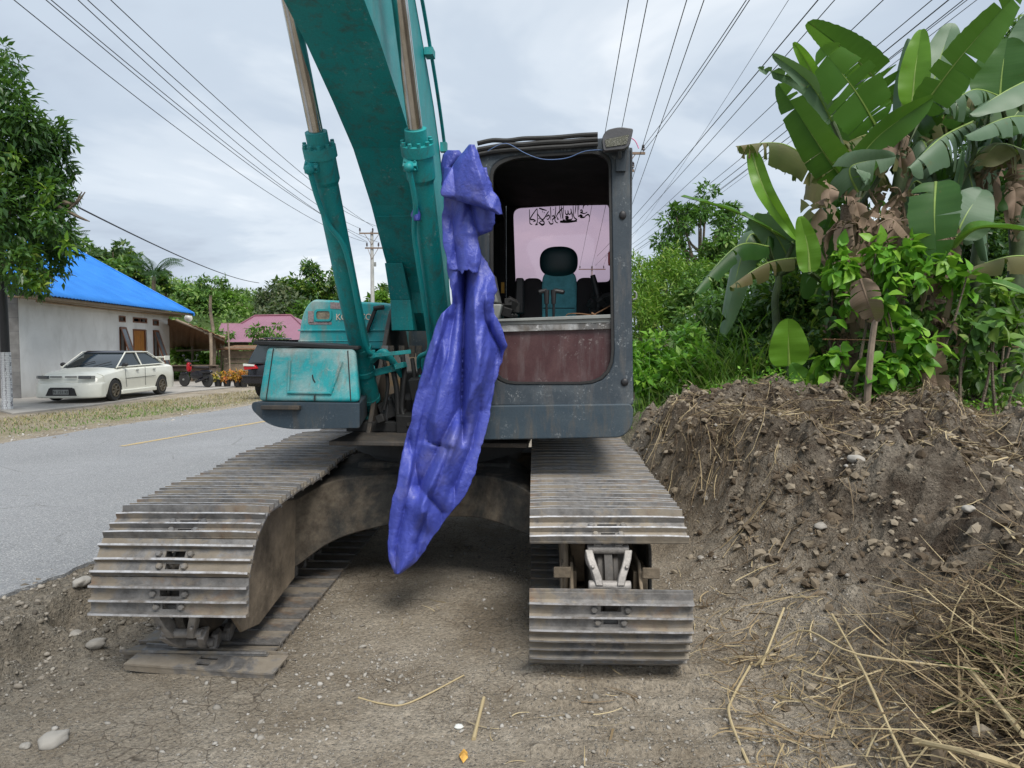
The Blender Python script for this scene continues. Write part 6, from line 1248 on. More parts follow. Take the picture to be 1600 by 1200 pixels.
T(522, 64, 430, 30, 'dark green tree between the left boom cylinder and the hood', M['leaf_dark'], nb=22, lv=120, L=.42, W=.22, ch=2.2)
T(500, 52, 478, 60, 'low mixed green tree just above the excavator hood', M['leaf_mid'], nb=36, lv=140, L=.4, W=.2, ch=2.0)
T(601, 66, 432, 22, 'slim layered tree behind the concrete pole', M['leaf_dark'], nb=16, bs=.3, lv=60, L=.4, W=.2, ch=2.2, limbs=12)
T(600, 52, 462, 34, 'lime green bush between the pole and the boom', M['leaf_lime'], nb=22, lv=130, L=.4, W=.2, ch=1.6, vr=(0, .6))
T(560, 55, 470, 34, 'low green tree behind the left cylinder foot', M['leaf_mid'], nb=20, lv=120, L=.4, W=.2, ch=1.5)
T(120, 50, 372, 22, 'tree crown showing just above the blue roof ridge', M['leaf_mid'], nb=16, lv=110, L=.4, W=.2, ch=1.6)
# palm and papaya
def frond(m, root, az, el, L, drop, lw, n=22):
    P = []; p = Vector(root); 
    for i in range(n+1):
        e = el-drop*(i/n)**1.5; P.append(p.copy()); p = p+Vector((math.cos(az)*math.cos(e), math.sin(az)*math.cos(e), math.sin(e)))*(L/n)
    m.tube(P, [.035*(1-.8*i/n) for i in range(n+1)], 4); s = Vector((-math.sin(az), math.cos(az), 0))
    for i in range(3, n):
        for sg in (-1, 1):
            l = lw*math.sin(math.pi*(.15+.85*i/n))**.6; t = (P[i+1]-P[i]).normalized(); e = P[i]+s*sg*l*.8+t*l*.4-Vector((0, 0, l*.45)); w_ = t*.035*L/3; m.add([P[i]-w_, P[i]+w_, e+w_*.2, e-w_*.2], [(0, 1, 2, 3)])
pm = empty('palm_tree', ground_at(240, 55)); tag(pm, 'dark drooping palm on the hill above the house far end', 'palm'); hp_ = at(238, 432, 55).z-pm.location.z
m = MB(); m.tube([(0, 0, -.2), (.2, 0, hp_)], [.2, .14], 8); m.build('trunk', M['bark'], pm)
for k in range(15): m = MB(); frond(m, (.2, 0, hp_), k*2.4, random.uniform(.5, 1.4), random.uniform(2.2, 3.2), random.uniform(1.2, 2.2), .7); o = m.build('frond', M['leaf_dark'], pm)
pm2 = empty('palm_tree', ground_at(96, 34)); tag(pm2, 'palm frond tips showing above the blue roof beside the dark leafed tree', 'palm'); hp_ = at(90, 378, 34).z-pm2.location.z; m = MB(); m.tube([(0, 0, -.2), (0, 0, hp_)], [.2, .12], 8); m.build('trunk', M['bark'], pm2)
for k in range(9): m = MB(); frond(m, (0, 0, hp_), k*.7, random.uniform(.1, .9), 1.6, random.uniform(.6, 1.4), .4); m.build('frond', M['leaf_olive'], pm2)
def papaya(px, Y, topy, label, r, nl=11, s=1.0):
    t = empty('papaya_tree', ground_at(px, Y)); tag(t, label, 'papaya tree', 'papaya trees behind the yard'); h = at(px, topy, Y).z-t.location.z; m = MB(); m.tube(smooth_path([(0, 0, -.1), (.1, 0, h*.4), (-.08, 0, h*.75), (0, 0, h)], 4), [.11-.004*i for i in range(13)], 7); m.build('trunk', M['wood'], t)
    bl = []; m = MB()
    for k in range(nl):
        az = k*2.4; e = random.uniform(-.3, .9); L_ = r*random.uniform(.6, 1.1); p = Vector((math.cos(az)*math.cos(e), math.sin(az)*math.cos(e), math.sin(e)))*L_+Vector((0, 0, h)); m.tube([(0, 0, h-.05), tuple(p)], .012, 4); bl.append((np.array(p), (r*.3, r*.3, r*.1), 34))
    m.build('leaf_stem', M['leaf_lime'], t); foliage('crown', bl, .26*s, .1*s, M['leaf_mid'], t, droop=.6, shell=.1); return t
papaya(333, 37, 450, 'tall bare stemmed papaya tree rising through the shed roof edge', .75)
papaya(418, 36, 527, 'short papaya tree with a wide crown in front of the pink roof', .9, 13)
papaya(350, 34, 527, 'small papaya tree beside the porch of the pink roofed house', .45, 8, .7)
# shrubs round the shed
def shrub(px, py, Y, rpx, label, mat, n=500, L=.16, W=.07, ry=None, group='shrubs by the shed', name='shrub', shape=LEAF, cat='shrub', zb=None):
    p = at(px, py, Y); k = rpx*Y/FPX; kz = (ry or rpx)*Y/FPX; zb = gz(p.x, p.y) if zb is None else zb; t = empty(name, (p.x, p.y, zb)); tag(t, label, cat, group)
    bl = subblobs((0, 0, p.z-zb), (k*.8, k*.8, kz*.75), 14, k*.42, n/14, .8, -1); m = MB()
    for c, r, _ in bl[:8]: m.tube(smooth_path([(random.uniform(-.06, .06), 0, -.05), (c[0]*.4, c[1]*.4, c[2]*.5), tuple(c)], 3), [.03*k**.5*(1-.7*i/6) for i in range(7)], 5)
    m.build('stem', M['bark'], t); foliage('crown', bl, L, W, mat, t, shape=shape); return t
shrub(292, 560, 36, 26, 'bright leafy shrub under the lean-to roof', M['leaf_lime'], 900, .3, .13, 20)
shrub(282, 583, 33, 16, 'low dark shrub behind the car wing', M['leaf_mid'], 500, .25, .12, 12)
shrub(318, 572, 35, 22, 'spreading green shrub behind the shed bench', M['leaf_fresh'], 700, .3, .13, 18)
shrub(345, 583, 34, 14, 'shrub between the shed posts and the plank hut', M['leaf_mid'], 500, .25, .1, 16)
shrub(398, 552, 37, 18, 'shrub in front of the pink roofed house wall', M['leaf_mid'], 500, .25, .1, 12)
# ============================================================ RIGHT SIDE: BANANAS AND THICKET
def m_banana(name, c0, c1, rib, trans=.3, rough=.38):
    m = Mat(name); v = m.attr('v'); u = m.attr('u'); n = m.noise(3, 5, .6); w_ = m.n('ShaderNodeMath'); w_.operation = 'SINE'; m.l(m.math('MULTIPLY', u, 230.0), w_.inputs[0])
    c = m.mix(m.math('ADD', m.math('MULTIPLY', v, .5), m.math('MULTIPLY', n, .5)), c0, c1); c = m.mix(m.math('MULTIPLY', m.math('MULTIPLY', m.math('ADD', w_.outputs[0], 1.0), .12), n), c, rib)
    c = m.mix(m.ramp(m.noise(7, 6, .7), [(.62, 0), (.74, .5)]), c, (.2, .13, .06)); m.set('Base Color', c); m.set('Roughness', rough); m.set('Specular IOR Level', .4); m.bump(w_.outputs[0], .3, .006)
    tr = m.n('ShaderNodeBsdfTranslucent'); m.l(m.mix(.5, c, (.22, .45, .03)), tr.inputs[0]); ms = m.n('ShaderNodeMixShader'); ms.inputs[0].default_value = trans
    m.l(m.p.outputs[0], ms.inputs[1]); m.l(tr.outputs[0], ms.inputs[2]); m.l(ms.outputs[0], m.o.inputs[0]); return m.m
BM = {'dark': m_banana('dark_banana_leaf', (.024, .08, .02), (.055, .14, .03), (.09, .2, .05)), 'mid': m_banana('green_banana_leaf', (.045, .135, .02), (.085, .2, .03), (.13, .28, .06)),
      'lime': m_banana('lime_banana_leaf', (.1, .24, .02), (.17, .34, .03), (.22, .42, .06), .4), 'pale': m_banana('grey_green_banana_leaf', (.07, .14, .075), (.13, .2, .12), (.17, .26, .16), .2, .45),
      'brown': m_banana('dry_banana_leaf', (.15, .1, .065), (.28, .2, .145), (.34, .26, .2), .12, .8), 'edge': m_banana('browning_banana_leaf', (.07, .11, .03), (.2, .14, .07), (.2, .2, .08), .25, .6)}
M['rib'] = simple('banana_midrib', (.2, .3, .06), .5, bump=0); M['ribdry'] = simple('dry_midrib', (.25, .18, .12), .8, bump=0); M['stemgreen'] = simple('banana_stem', (.055, .085, .03), .6, var=.6, sc=5)
def leaf_geo(P, width, nrm, fold=.25, tears=2, droop=0., gap=.03, taper=1.0, wav=.02, seed=0):
    """P: midrib path; two blades in torn strips; returns verts, faces, u, v"""
    R = random.Random(seed); n = len(P)-1; V, F, Uu, Vv = [], [], [], []
    def fr(t):
        x = t*n; i = min(int(x), n-1); p = P[i].lerp(P[i+1], x-i); tn = (P[min(i+1, n)]-P[max(i-1, 0)]).normalized() if n > 1 else (P[1]-P[0]).normalized(); s = tn.cross(nrm).normalized(); return p, tn, s, s.cross(tn).normalized()
    for sg in (-1, 1):
        k = max(1, tears+R.randint(-1, 1)) if tears else 1; cuts = sorted([0.0, 1.0]+[R.uniform(.06, .95) for _ in range(k-1 if k > 1 else 0)])
        for a, b in zip(cuts[:-1], cuts[1:]):
            if b-a < .012: continue
            ns = max(3, int((b-a)*44)); nc = 6; base = len(V); dr = droop*R.uniform(.5, 1.4)+(R.uniform(-.12, .2) if tears > 2 else 0); g_ = gap*R.uniform(.4, 1.5) if tears > 1 else 0; vv = R.random()
            for i in range(ns+1):
                t = a+(b-a)*i/ns
                for j in range(nc+1):
                    f = j/nc; tt = t+(g_*f*(.5-i/ns)*2*(1 if (a > 0 or i > 0) else 0) if (a > 0 or b < 1) else 0); tt = min(max(tt, 0), 1); p, tn, s, m_ = fr(tt)
                    w_ = width/2*(math.sin(math.pi*min(1, (tt*.93+.05))**(.75*taper)))**.62*(1 if tears < 3 else R.uniform(.93, 1.0)) 
                    wv = wav*(math.sin(tt*13+seed*2+sg)+.35*math.sin(tt*29+seed)*math.sin(tt*9+seed*3))*f*.8
                    an = fold-dr*f; q = p+s*sg*w_*f*math.cos(an)+m_*(w_*f*math.sin(an)+wv)-Vector((0, 0, 1))*(dr*w_*f*f*.9 if dr > 0 else 0); V.append(q)
            for i in range(ns):
                for j in range(nc): q = base+i*(nc+1)+j; F.append((q, q+1, q+nc+2, q+nc+1)); Uu.append(a+(b-a)*(i+.5)/ns); Vv.append(vv)
    return V, F, Uu, Vv
def banana_leaf(parent, pts, wpx, kind, nrm=None, pet=None, fold=.25, tears=2, droop=.0, seed=None, gap=.03, wav=.015, label=None, arch=0, roll=0):
    """pts: (px, py, Y) midrib from base to tip"""
    seed = random.randint(0, 999) if seed is None else seed; O = parent.location; P = smooth_path([at(*q)-O for q in pts], 10); Y = sum(q[2] for q in pts)/len(pts)
    ax = (P[-1]-P[0]).normalized(); view = (P[len(P)//2]+O-Vector((0, 0, CAMH))).normalized(); nv = Vector(nrm) if nrm else -view; nv = (nv-ax*nv.dot(ax)).normalized()
    if roll: nv = Matrix.Rotation(roll, 3, ax) @ nv
    V, F, Uu, Vv = leaf_geo(P, wpx*Y/FPX, nv, fold, tears, droop, gap, 1, wav, seed); me = np_mesh('leaf', np.array([tuple(v) for v in V]), np.array(F), Vv)
    a = me.attributes.new('u', 'FLOAT', 'FACE'); a.data.foreach_set('value', np.array(Uu, np.float32)*(P[0]-P[-1]).length); o = link_mesh('leaf', me, BM[kind], parent)
    if label: o['label'] = label
    m = MB(); m.tube([p-nv*.006 for p in P], [max(.004, .02*(1-i/len(P))) for i in range(len(P))], 6); m.build('midrib', M['ribdry'] if kind == 'brown' else M['rib'], o)
    if pet: m = MB(); m.tube(smooth_path([at(*q)-O for q in pet]+[P[0]], 5), [.028]*(len(pet)*5+1), 7); m.build('leaf_stalk', M['stemgreen'] if kind != 'brown' else M['ribdry'], o)
    return o
def dead_hang(parent, px, py, Y, L, w_, n=1, sp=20):
    O = parent.location
    for _ in range(n):
        p = at(px+random.uniform(-sp, sp), py+random.uniform(-12, 12), Y+random.uniform(-.35, .1))-O; az = random.uniform(0, 6.28); l = L*random.uniform(.6, 1.2); d = Vector((math.cos(az), math.sin(az), 0))
        P = smooth_path([p, p+d*.1+Vector((0, 0, -.03)), p+d*.17+Vector((random.uniform(-.05, .05), 0, -l*.4)), p+d*.12+Vector((random.uniform(-.12, .12), 0, -l))], 7)
        V, F, Uu, Vv = leaf_geo(P, w_*random.uniform(.6, 1.2), Vector((random.uniform(-.6, .6), -1, 0)), random.choice((-.9, .8, .5)), 7, .3, .06, 1, .035, random.randint(0, 999))
        me = np_mesh('dry_leaf', np.array([tuple(v) for v in V]), np.array(F), Vv); a = me.attributes.new('u', 'FLOAT', 'FACE'); a.data.foreach_set('value', np.array(Uu, np.float32)); link_mesh('dry_leaf', me, BM['brown'], parent)
def banana(px, Y, topy, r, label, mat='ribdry', basepy=None, lean=0):
    g_ = ground_at(px, Y); t = empty('banana_plant', g_); tag(t, label, 'banana plant', 'banana plants behind the spoil heap'); top = at(px+lean, topy, Y)-t.location; m = MB()
    n = 16; pts = [Vector((0, 0, -.2)).lerp(top, i/n)+Vector((.02*math.sin(i*1.3), 0, 0)) for i in range(n+1)]; m.tube(pts, [r*(1-.35*i/n)*(1+.06*math.sin(i*2.3)) for i in range(n+1)], 12); m.build('stem', M['stemgreen'] if mat != 'ribdry' else simple('dry_sheathed_stem', (.13, .095, .065), .95, var=.5, sc=7, bump=.7, bd=.04), t); return t
b1 = banana(1328, 8.8, 320, .12, 'tall banana plant with big leaves leaning left over a stem of dry sheaths', lean=-6)
J = (1338, 330, 8.8)
banana_leaf(b1, [(1367, 194, 8.5), (1335, 140, 8.3), (1282, 74, 8.1)], 94, 'mid', pet=[J, (1380, 260, 8.7)], tears=7, gap=.014, fold=.12, seed=3, roll=.35, label='broad bright leaf crossed by the overhead wires')
banana_leaf(b1, [(1400, 160, 9.4), (1340, 95, 9.2), (1262, 34, 9.0)], 68, 'dark', pet=[J, (1395, 240, 9.2)], tears=5, gap=.016, fold=-.3, seed=4, roll=-.5)
banana_leaf(b1, [(1322, 285, 8.6), (1285, 235, 8.4), (1216, 130, 8.2)], 66, 'dark', pet=[J], tears=4, gap=.014, fold=.15, seed=6, roll=-.3)
banana_leaf(b1, [(1312, 290, 8.4), (1370, 215, 8.3), (1458, 152, 8.2)], 66, 'mid', pet=[J], tears=1, fold=.35, seed=8, roll=.7)
banana_leaf(b1, [(1300, 190, 9.0), (1265, 130, 8.9), (1206, 84, 8.8)], 36, 'pale', tears=3, fold=.7, seed=10, pet=[J, (1320, 240, 9)])
banana_leaf(b1, [(1295, 175, 9.1), (1250, 128, 9.0), (1184, 106, 8.9)], 30, 'pale', tears=3, fold=.6, seed=11, pet=[J, (1320, 240, 9)])
banana_leaf(b1, [(1285, 150, 9.2), (1262, 100, 9.1), (1240, 66, 9)], 24, 'lime', tears=1, fold=.5, seed=12)
banana_leaf(b1, [(1330, 260, 9.3), (1300, 190, 9.3), (1250, 150, 9.2)], 80, 'dark', tears=3, fold=.2, droop=.3, seed=13, pet=[J])
banana_leaf(b1, [(1290, 270, 8.7), (1225, 225, 8.6), (1150, 228, 8.5)], 44, 'edge', nrm=(0, -.4, 1), tears=11, fold=-.4, droop=.9, seed=15, gap=.05, pet=[J], label='browning torn leaf arching out to the left')
banana_leaf(b1, [(1176, 240, 8.6), (1196, 300, 8.5), (1245, 374, 8.5)], 30, 'lime', tears=1, fold=.5, seed=16, wav=.04)
banana_leaf(b1, [(1265, 425, 8.0), (1262, 385, 8.0), (1250, 338, 8.0)], 36, 'lime', tears=1, fold=.2, seed=17, pet=[(1310, 460, 8.5)])
banana_leaf(b1, [(1340, 300, 8.3), (1330, 260, 8.2), (1400, 245, 8.1)], 60, 'pale', tears=4, fold=.4, droop=.5, seed=18)
for k, (a, b, n_) in enumerate(((1330, 350, 9), (1325, 400, 7), (1322, 460, 6), (1318, 520, 5), (1300, 300, 4))): dead_hang(b1, a, b, 8.6, .75, .2, n_)
b2 = banana(1398, 9.0, 240, .12, 'banana plant with an upright lime leaf and one long leaf reaching to the top edge', 'g', lean=10)
J = (1405, 250, 9.0)
banana_leaf(b2, [(1438, 172, 8.6), (1500, 90, 8.3), (1598, -22, 8.0)], 78, 'mid', pet=[J], tears=6, gap=.012, fold=.3, seed=21, roll=.55, label='long green leaf reaching the top right corner')
banana_leaf(b2, [(1425, 165, 8.9), (1430, 110, 8.9), (1440, 46, 8.9)], 46, 'lime', pet=[J], tears=1, fold=.35, seed=22)
banana_leaf(b2, [(1408, 200, 9.1), (1412, 130, 9.1), (1420, 60, 9.1)], 34, 'pale', pet=[J], tears=1, fold=-.7, seed=23)
banana_leaf(b2, [(1450, 160, 9.2), (1468, 95, 9.3), (1488, 36, 9.4)], 52, 'pale', pet=[J], tears=1, fold=.2, seed=24)
banana_leaf(b2, [(1470, 160, 9.0), (1490, 130, 9.0), (1480, 110, 9.0)], 50, 'mid', tears=1, fold=.5, seed=25)
banana_leaf(b2, [(1400, 250, 8.6), (1365, 210, 8.5), (1320, 225, 8.5)], 60, 'edge', nrm=(0, -.3, 1), tears=8, droop=.8, seed=26, pet=[J])
banana_leaf(b2, [(1420, 215, 8.5), (1400, 205, 8.4), (1385, 250, 8.3)], 40, 'brown', tears=6, droop=.6, seed=27)
for a, b, n_ in ((1395, 230, 4), (1400, 300, 6), (1385, 340, 5), (1400, 350, 4)): dead_hang(b2, a, b, 8.7, .6, .2, n_)
b3 = banana(1462, 8.6, 330, .13, 'banana plant with a broad leaf hanging down over its ragged brown trunk', lean=4)
J = (1470, 335, 8.6)
banana_leaf(b3, [(1462, 284, 8.0), (1460, 340, 7.9), (1464, 408, 7.9)], 76, 'dark', tears=4, gap=.01, fold=.15, seed=31, label='broad dark green leaf hanging straight down')
banana_leaf(b3, [(1492, 372, 8.3), (1510, 335, 8.3), (1535, 296, 8.4)], 78, 'pale', tears=1, fold=.2, seed=32, pet=[J])
banana_leaf(b3, [(1486, 392, 8.2), (1530, 356, 8.0), (1620, 362, 7.8)], 40, 'mid', nrm=(.1, -.4, 1), tears=1, fold=.4, seed=33, pet=[J])
banana_leaf(b3, [(1490, 320, 8.5), (1498, 280, 8.5), (1504, 236, 8.5)], 22, 'pale', tears=1, fold=1.0, seed=34)
banana_leaf(b3, [(1520, 190, 8.8), (1470, 215, 8.6), (1420, 262, 8.4)], 70, 'pale', nrm=(-.2, -.5, 1), tears=9, fold=-.3, droop=.6, seed=35, pet=[J, (1520, 250, 8.8)])
banana_leaf(b3, [(1560, 150, 9.0), (1520, 140, 8.8), (1470, 172, 8.6)], 50, 'pale', nrm=(-.2, -.5, 1), tears=12, fold=-.3, droop=.7, seed=36)
for a, b, n_ in ((1460, 350, 5), (1462, 430, 5), (1455, 500, 5), (1462, 560, 4), (1475, 600, 3)): dead_hang(b3, a, b, 8.4, .6, .22, n_, 24)
b4 = banana(1590, 9.4, 260, .13, 'banana plant at the right edge with long pale leaves reaching in', 'g', lean=0)
J = (1590, 262, 9.4)
banana_leaf(b4, [(1562, 152, 9.0), (1566, 110, 9.0), (1574, 60, 9.0)], 84, 'dark', pet=[J], tears=1, fold=.2, seed=41)
banana_leaf(b4, [(1600, 110, 9.2), (1605, 70, 9.2), (1612, 20, 9.2)], 60, 'pale', pet=[J], tears=1, fold=.2, seed=42)
banana_leaf(b4, [(1640, 110, 8.7), (1575, 140, 8.5), (1515, 178, 8.4)], 66, 'pale', nrm=(-.2, -.4, 1), pet=[J, (1640, 160, 9)], tears=2, fold=-.35, droop=.2, seed=43)
banana_leaf(b4, [(1650, 190, 8.5), (1580, 182, 8.3), (1508, 212, 8.1)], 54, 'pale', nrm=(0, -.5, 1), pet=[J, (1650, 220, 9)], tears=3, fold=-.4, droop=.4, seed=44, label='long pale leaf with a wavy torn margin')
banana_leaf(b4, [(1600, 235, 8.8), (1560, 225, 8.7), (1530, 260, 8.5)], 70, 'edge', nrm=(0, -.5, 1), tears=6, droop=.5, seed=45)
banana_leaf(b4, [(1640, 150, 9.3), (1600, 165, 9.3), (1560, 215, 9.2)], 90, 'dark', tears=2, seed=46, roll=.3)
banana_leaf(b4, [(1650, 406, 8.2), (1580, 400, 8.1), (1500, 424, 8.0)], 40, 'edge', nrm=(0, -.6, 1), tears=5, fold=-.4, droop=.5, seed=47)
banana_leaf(b4, [(1530, 438, 7.9), (1570, 446, 7.8), (1640, 470, 7.7)], 26, 'mid', nrm=(0, -.6, 1), tears=1, fold=.2, seed=48)
banana_leaf(b4, [(1620, 300, 9.0), (1580, 290, 9.0), (1540, 330, 9.0)], 70, 'dark', nrm=(0, -.6, 1), tears=6, droop=.5, seed=49)
for a, b, n_ in ((1560, 250, 4), (1590, 290, 5), (1520, 270, 4)): dead_hang(b4, a, b, 9.0, .6, .25, n_)
b5 = banana(1205, 9.6, 430, .07, 'smaller banana plant behind the reeds with leaves drooping left', 'g', lean=10)
J = (1215, 432, 9.6)
banana_leaf(b5, [(1200, 385, 9.4), (1150, 385, 9.2), (1084, 458, 9.0)], 40, 'dark', nrm=(-.2, -.5, 1), pet=[J], tears=4, fold=-.3, droop=.4, seed=51)
banana_leaf(b5, [(1262, 402, 9.3), (1200, 410, 9.1), (1140, 448, 8.9)], 34, 'edge', nrm=(-.1, -.5, 1), pet=[J], tears=8, fold=-.3, droop=.6, seed=52)
banana_leaf(b5, [(1240, 380, 9.6), (1160, 335, 9.5), (1064, 306, 9.4)], 26, 'mid', nrm=(-.1, -.5, 1), tears=3, fold=.4, seed=53, pet=[J])
banana_leaf(b5, [(1240, 420, 9.7), (1210, 365, 9.6), (1170, 340, 9.6)], 50, 'pale', tears=3, seed=54, pet=[J])
banana_leaf(b5, [(1270, 470, 9.2), (1290, 400, 9.1), (1270, 340, 9.0)], 60, 'dark', tears=2, seed=55)
def extra(parent, J, n, sd, cx=(-120, 120)):
    """older leaves arching out of the crown behind the main ones"""
    R = random.Random(sd)
    for k in range(n):
        x, y, Y = J; dx = R.uniform(*cx); up = R.uniform(20, 120); tipx = x+dx*1.5; tipy = y-up+R.uniform(30, 160); Yt = Y+R.uniform(-.5, .9)
        kd = R.choice(('dark', 'dark', 'pale', 'edge', 'mid')); banana_leaf(parent, [(x+dx*.3, y-up*.55, Y+.1), (x+dx*.8, y-up, (Y+Yt)/2), (tipx, tipy, Yt)], R.uniform(44, 78), kd, nrm=(R.uniform(-.5, .5), -.6, 1), pet=[J], tears=R.randint(2, 9), fold=R.uniform(-.5, .1), droop=R.uniform(.2, .8), seed=R.randint(0, 999), gap=.04)
extra(b1, (1338, 330, 9.2), 7, 1, (-70, 70)); extra(b2, (1405, 260, 9.4), 7, 2, (-60, 90)); extra(b3, (1470, 335, 9.0), 6, 3, (-60, 90)); extra(b4, (1580, 262, 9.6), 10, 4, (-90, 40)); extra(b5, (1215, 432, 9.9), 5, 5, (-60, 70))
b6 = banana(1530, 10.2, 230, .12, 'banana plant set further back between the two right hand ones', 'g'); extra(b6, (1530, 232, 10.2), 10, 6, (-70, 60))
def sapling(px, by, Y, label, leaves):
    p = at(px, by, Y); t = empty('banana_sapling', p); tag(t, label, 'banana sapling', 'young banana plants on the spoil heap edge'); m = MB(); m.tube([(0, 0, -.25), (0, 0, .12)], [.035, .02], 8); m.build('stem', M['stemgreen'], t)
    for i, (pts, w_, k, r_) in enumerate(leaves): banana_leaf(t, pts, w_, k, tears=1, fold=.15, seed=60+i, roll=r_, pet=[(px, by, Y)])
sapling(1234, 612, 7.9, 'young banana plant holding one upright oval leaf', [([(1233, 572, 7.9), (1232, 540, 7.85), (1231, 498, 7.8)], 60, 'lime', .1)])
sapling(1268, 622, 7.8, 'young banana plant with a narrow lime shoot and two side leaves', [([(1266, 606, 7.8), (1270, 585, 7.75), (1278, 558, 7.7)], 18, 'lime', .3), ([(1262, 605, 7.8), (1252, 590, 7.8), (1236, 568, 7.8)], 34, 'mid', 0), ([(1270, 602, 7.8), (1285, 570, 7.8), (1308, 562, 7.8)], 26, 'mid', .4)])
# ---------------- broad leaved climber, shrubs, dark thicket
def thicket(name, label, cat, specs, L, W, mat, group=None, droop=.3, shell=.3, shape=LEAF, vr=(0, 1), stems=3):
    x, y, z = specs[0][0], specs[0][1], specs[0][2]; p = at(x, y, z); t = empty(name, (p.x, p.y, gz(p.x, p.y))); tag(t, label, cat, group); bl = []
    for px, py, Y, r, n in specs:
        c, rr, _ = pxblob(px, py, Y, r, n)
        for _ in range(5): d = RNG.normal(size=3)*.42; bl.append((c-np.array(t.location)+d*np.array(rr), tuple(q*.55 for q in rr), n//5))
    foliage('crown', bl, L, W, mat, t, shape=shape, droop=droop, shell=shell, vr=vr); m = MB()
    for c, r, _ in random.sample(bl, min(stems, len(bl))): b = Vector((c[0]*.6+random.uniform(-.15, .15), c[1]*.6, 0)); b.z = gz(b.x+t.location.x, b.y+t.location.y)-t.location.z-.1; m.tube(smooth_path([b, b.lerp(Vector(c), .5)+Vector((random.uniform(-.1, .1), 0, .1)), Vector(c)], 3), [.022*(1-.7*i/6) for i in range(7)], 5)
    m.build('stem', M['bark'], t); return t
TG = 'shrubs and creepers behind the spoil heap'
thicket('climbing_shrub', 'climbing shrub with large fresh green leaves round the banana stems', 'climbing shrub', [(1330, 405, 7.9, 26, 55), (1310, 415, 7.9, 18, 30), (1370, 395, 7.9, 30, 60), (1385, 425, 7.8, 24, 40), (1425, 400, 7.9, 30, 60), (1440, 425, 7.8, 30, 40), (1470, 410, 7.9, 24, 45), (1490, 430, 7.9, 20, 35), (1505, 450, 7.9, 14, 20)], .155, .1, M['leaf_fresh'], TG, .7, .1, BROAD)
thicket('climbing_shrub', 'cluster of fresh green leaves beside the hanging dry leaf', 'climbing shrub', [(1385, 480, 7.7, 24, 50), (1398, 505, 7.7, 22, 36), (1340, 470, 7.9, 30, 30), (1405, 530, 7.8, 16, 24)], .15, .1, M['leaf_fresh'], TG, .7, .1, BROAD)
thicket('climbing_shrub', 'cluster of large leaves low down right of the wooden stake', 'climbing shrub', [(1380, 575, 7.6, 24, 40), (1400, 565, 7.6, 24, 36), (1430, 545, 7.6, 24, 36), (1445, 560, 7.6, 20, 30), (1370, 600, 7.6, 20, 24)], .16, .105, M['leaf_fresh'], TG, .7, .1, BROAD)
thicket('climbing_shrub', 'dark leafed sprig with a yellow green tip hanging at the far right', 'climbing shrub', [(1525, 505, 7.7, 22, 34), (1550, 525, 7.7, 18, 22), (1545, 500, 7.7, 14, 20), (1510, 540, 7.7, 22, 20)], .16, .105, M['leaf_mid'], TG, .8, .1, BROAD)
thicket('climbing_shrub', 'small cluster of pale green leaves left of the dry banana stem', 'climbing shrub', [(1300, 560, 7.7, 16, 26), (1290, 570, 7.7, 14, 18), (1310, 548, 7.7, 14, 14)], .15, .1, M['leaf_fresh'], TG, .7, .1, BROAD)
thicket('climbing_shrub', 'leafy vine tangle between the two brown banana stems', 'climbing shrub', [(1370, 530, 8.2, 26, 60), (1400, 500, 8.3, 30, 70), (1420, 470, 8.3, 30, 70), (1360, 450, 8.3, 30, 60), (1400, 600, 8.1, 26, 50), (1345, 590, 8.2, 20, 30), (1440, 500, 8.2, 18, 30)], .12, .07, M['leaf_mid'], TG, .7, .1, BROAD)
thicket('climbing_shrub', 'leafy vine tangle right of the ragged banana trunk', 'climbing shrub', [(1500, 470, 8.3, 24, 60), (1505, 510, 8.3, 24, 60), (1500, 560, 8.2, 26, 60), (1530, 590, 8.2, 26, 60), (1560, 600, 8.2, 24, 50), (1590, 580, 8.3, 30, 60), (1540, 470, 8.5, 20, 40)], .12, .07, M['leaf_mid'], TG, .7, .1, BROAD)
thicket('climbing_shrub', 'vine tangle clothing the left side of the first banana stem', 'climbing shrub', [(1290, 430, 8.5, 24, 60), (1290, 480, 8.5, 26, 70), (1285, 530, 8.4, 24, 60), (1290, 600, 8.3, 24, 50)], .12, .07, M['leaf_dark'], TG, .7, .1, BROAD)
thicket('feathery_shrub', 'tall feathery lime green shrub just right of the cab', 'shrub', [(1005, 430, 15, 30, 900), (1040, 415, 15.5, 26, 800), (1015, 475, 14.5, 38, 1300), (1060, 440, 15, 36, 1100), (1045, 490, 14.5, 40, 1300), (1085, 425, 16, 30, 700), (990, 500, 14, 36, 900)], .12, .03, M['leaf_lime'], TG, .2, .1, stems=8)
thicket('shrub', 'olive green twiggy shrub between the feathery shrub and the bananas', 'shrub', [(1095, 470, 14, 40, 1100), (1120, 440, 14.5, 34, 900), (1110, 510, 13.5, 36, 900), (1080, 520, 13, 30, 700)], .13, .05, M['leaf_mid'], TG, .2, .2, stems=5)
thicket('shrub', 'dense bright leafed shrub low beside the cab corner', 'shrub', [(1000, 560, 10.8, 34, 550), (1035, 545, 10.8, 34, 600), (1075, 535, 11, 34, 600), (1005, 598, 10.2, 26, 350), (1050, 585, 10.2, 34, 500), (1090, 570, 10.2, 30, 400)], .13, .065, M['leaf_fresh'], TG, .3, .3)
thicket('shrub', 'darker creeper shrub behind the reeds', 'shrub', [(1130, 500, 11.5, 40, 900), (1165, 470, 11.2, 40, 900), (1150, 540, 11, 36, 700), (1185, 510, 10.8, 40, 900), (1130, 570, 10.6, 36, 600), (1120, 600, 10.2, 30, 300)], .12, .055, M['leaf_mid'], TG, .3, .3, vr=(0, .7))
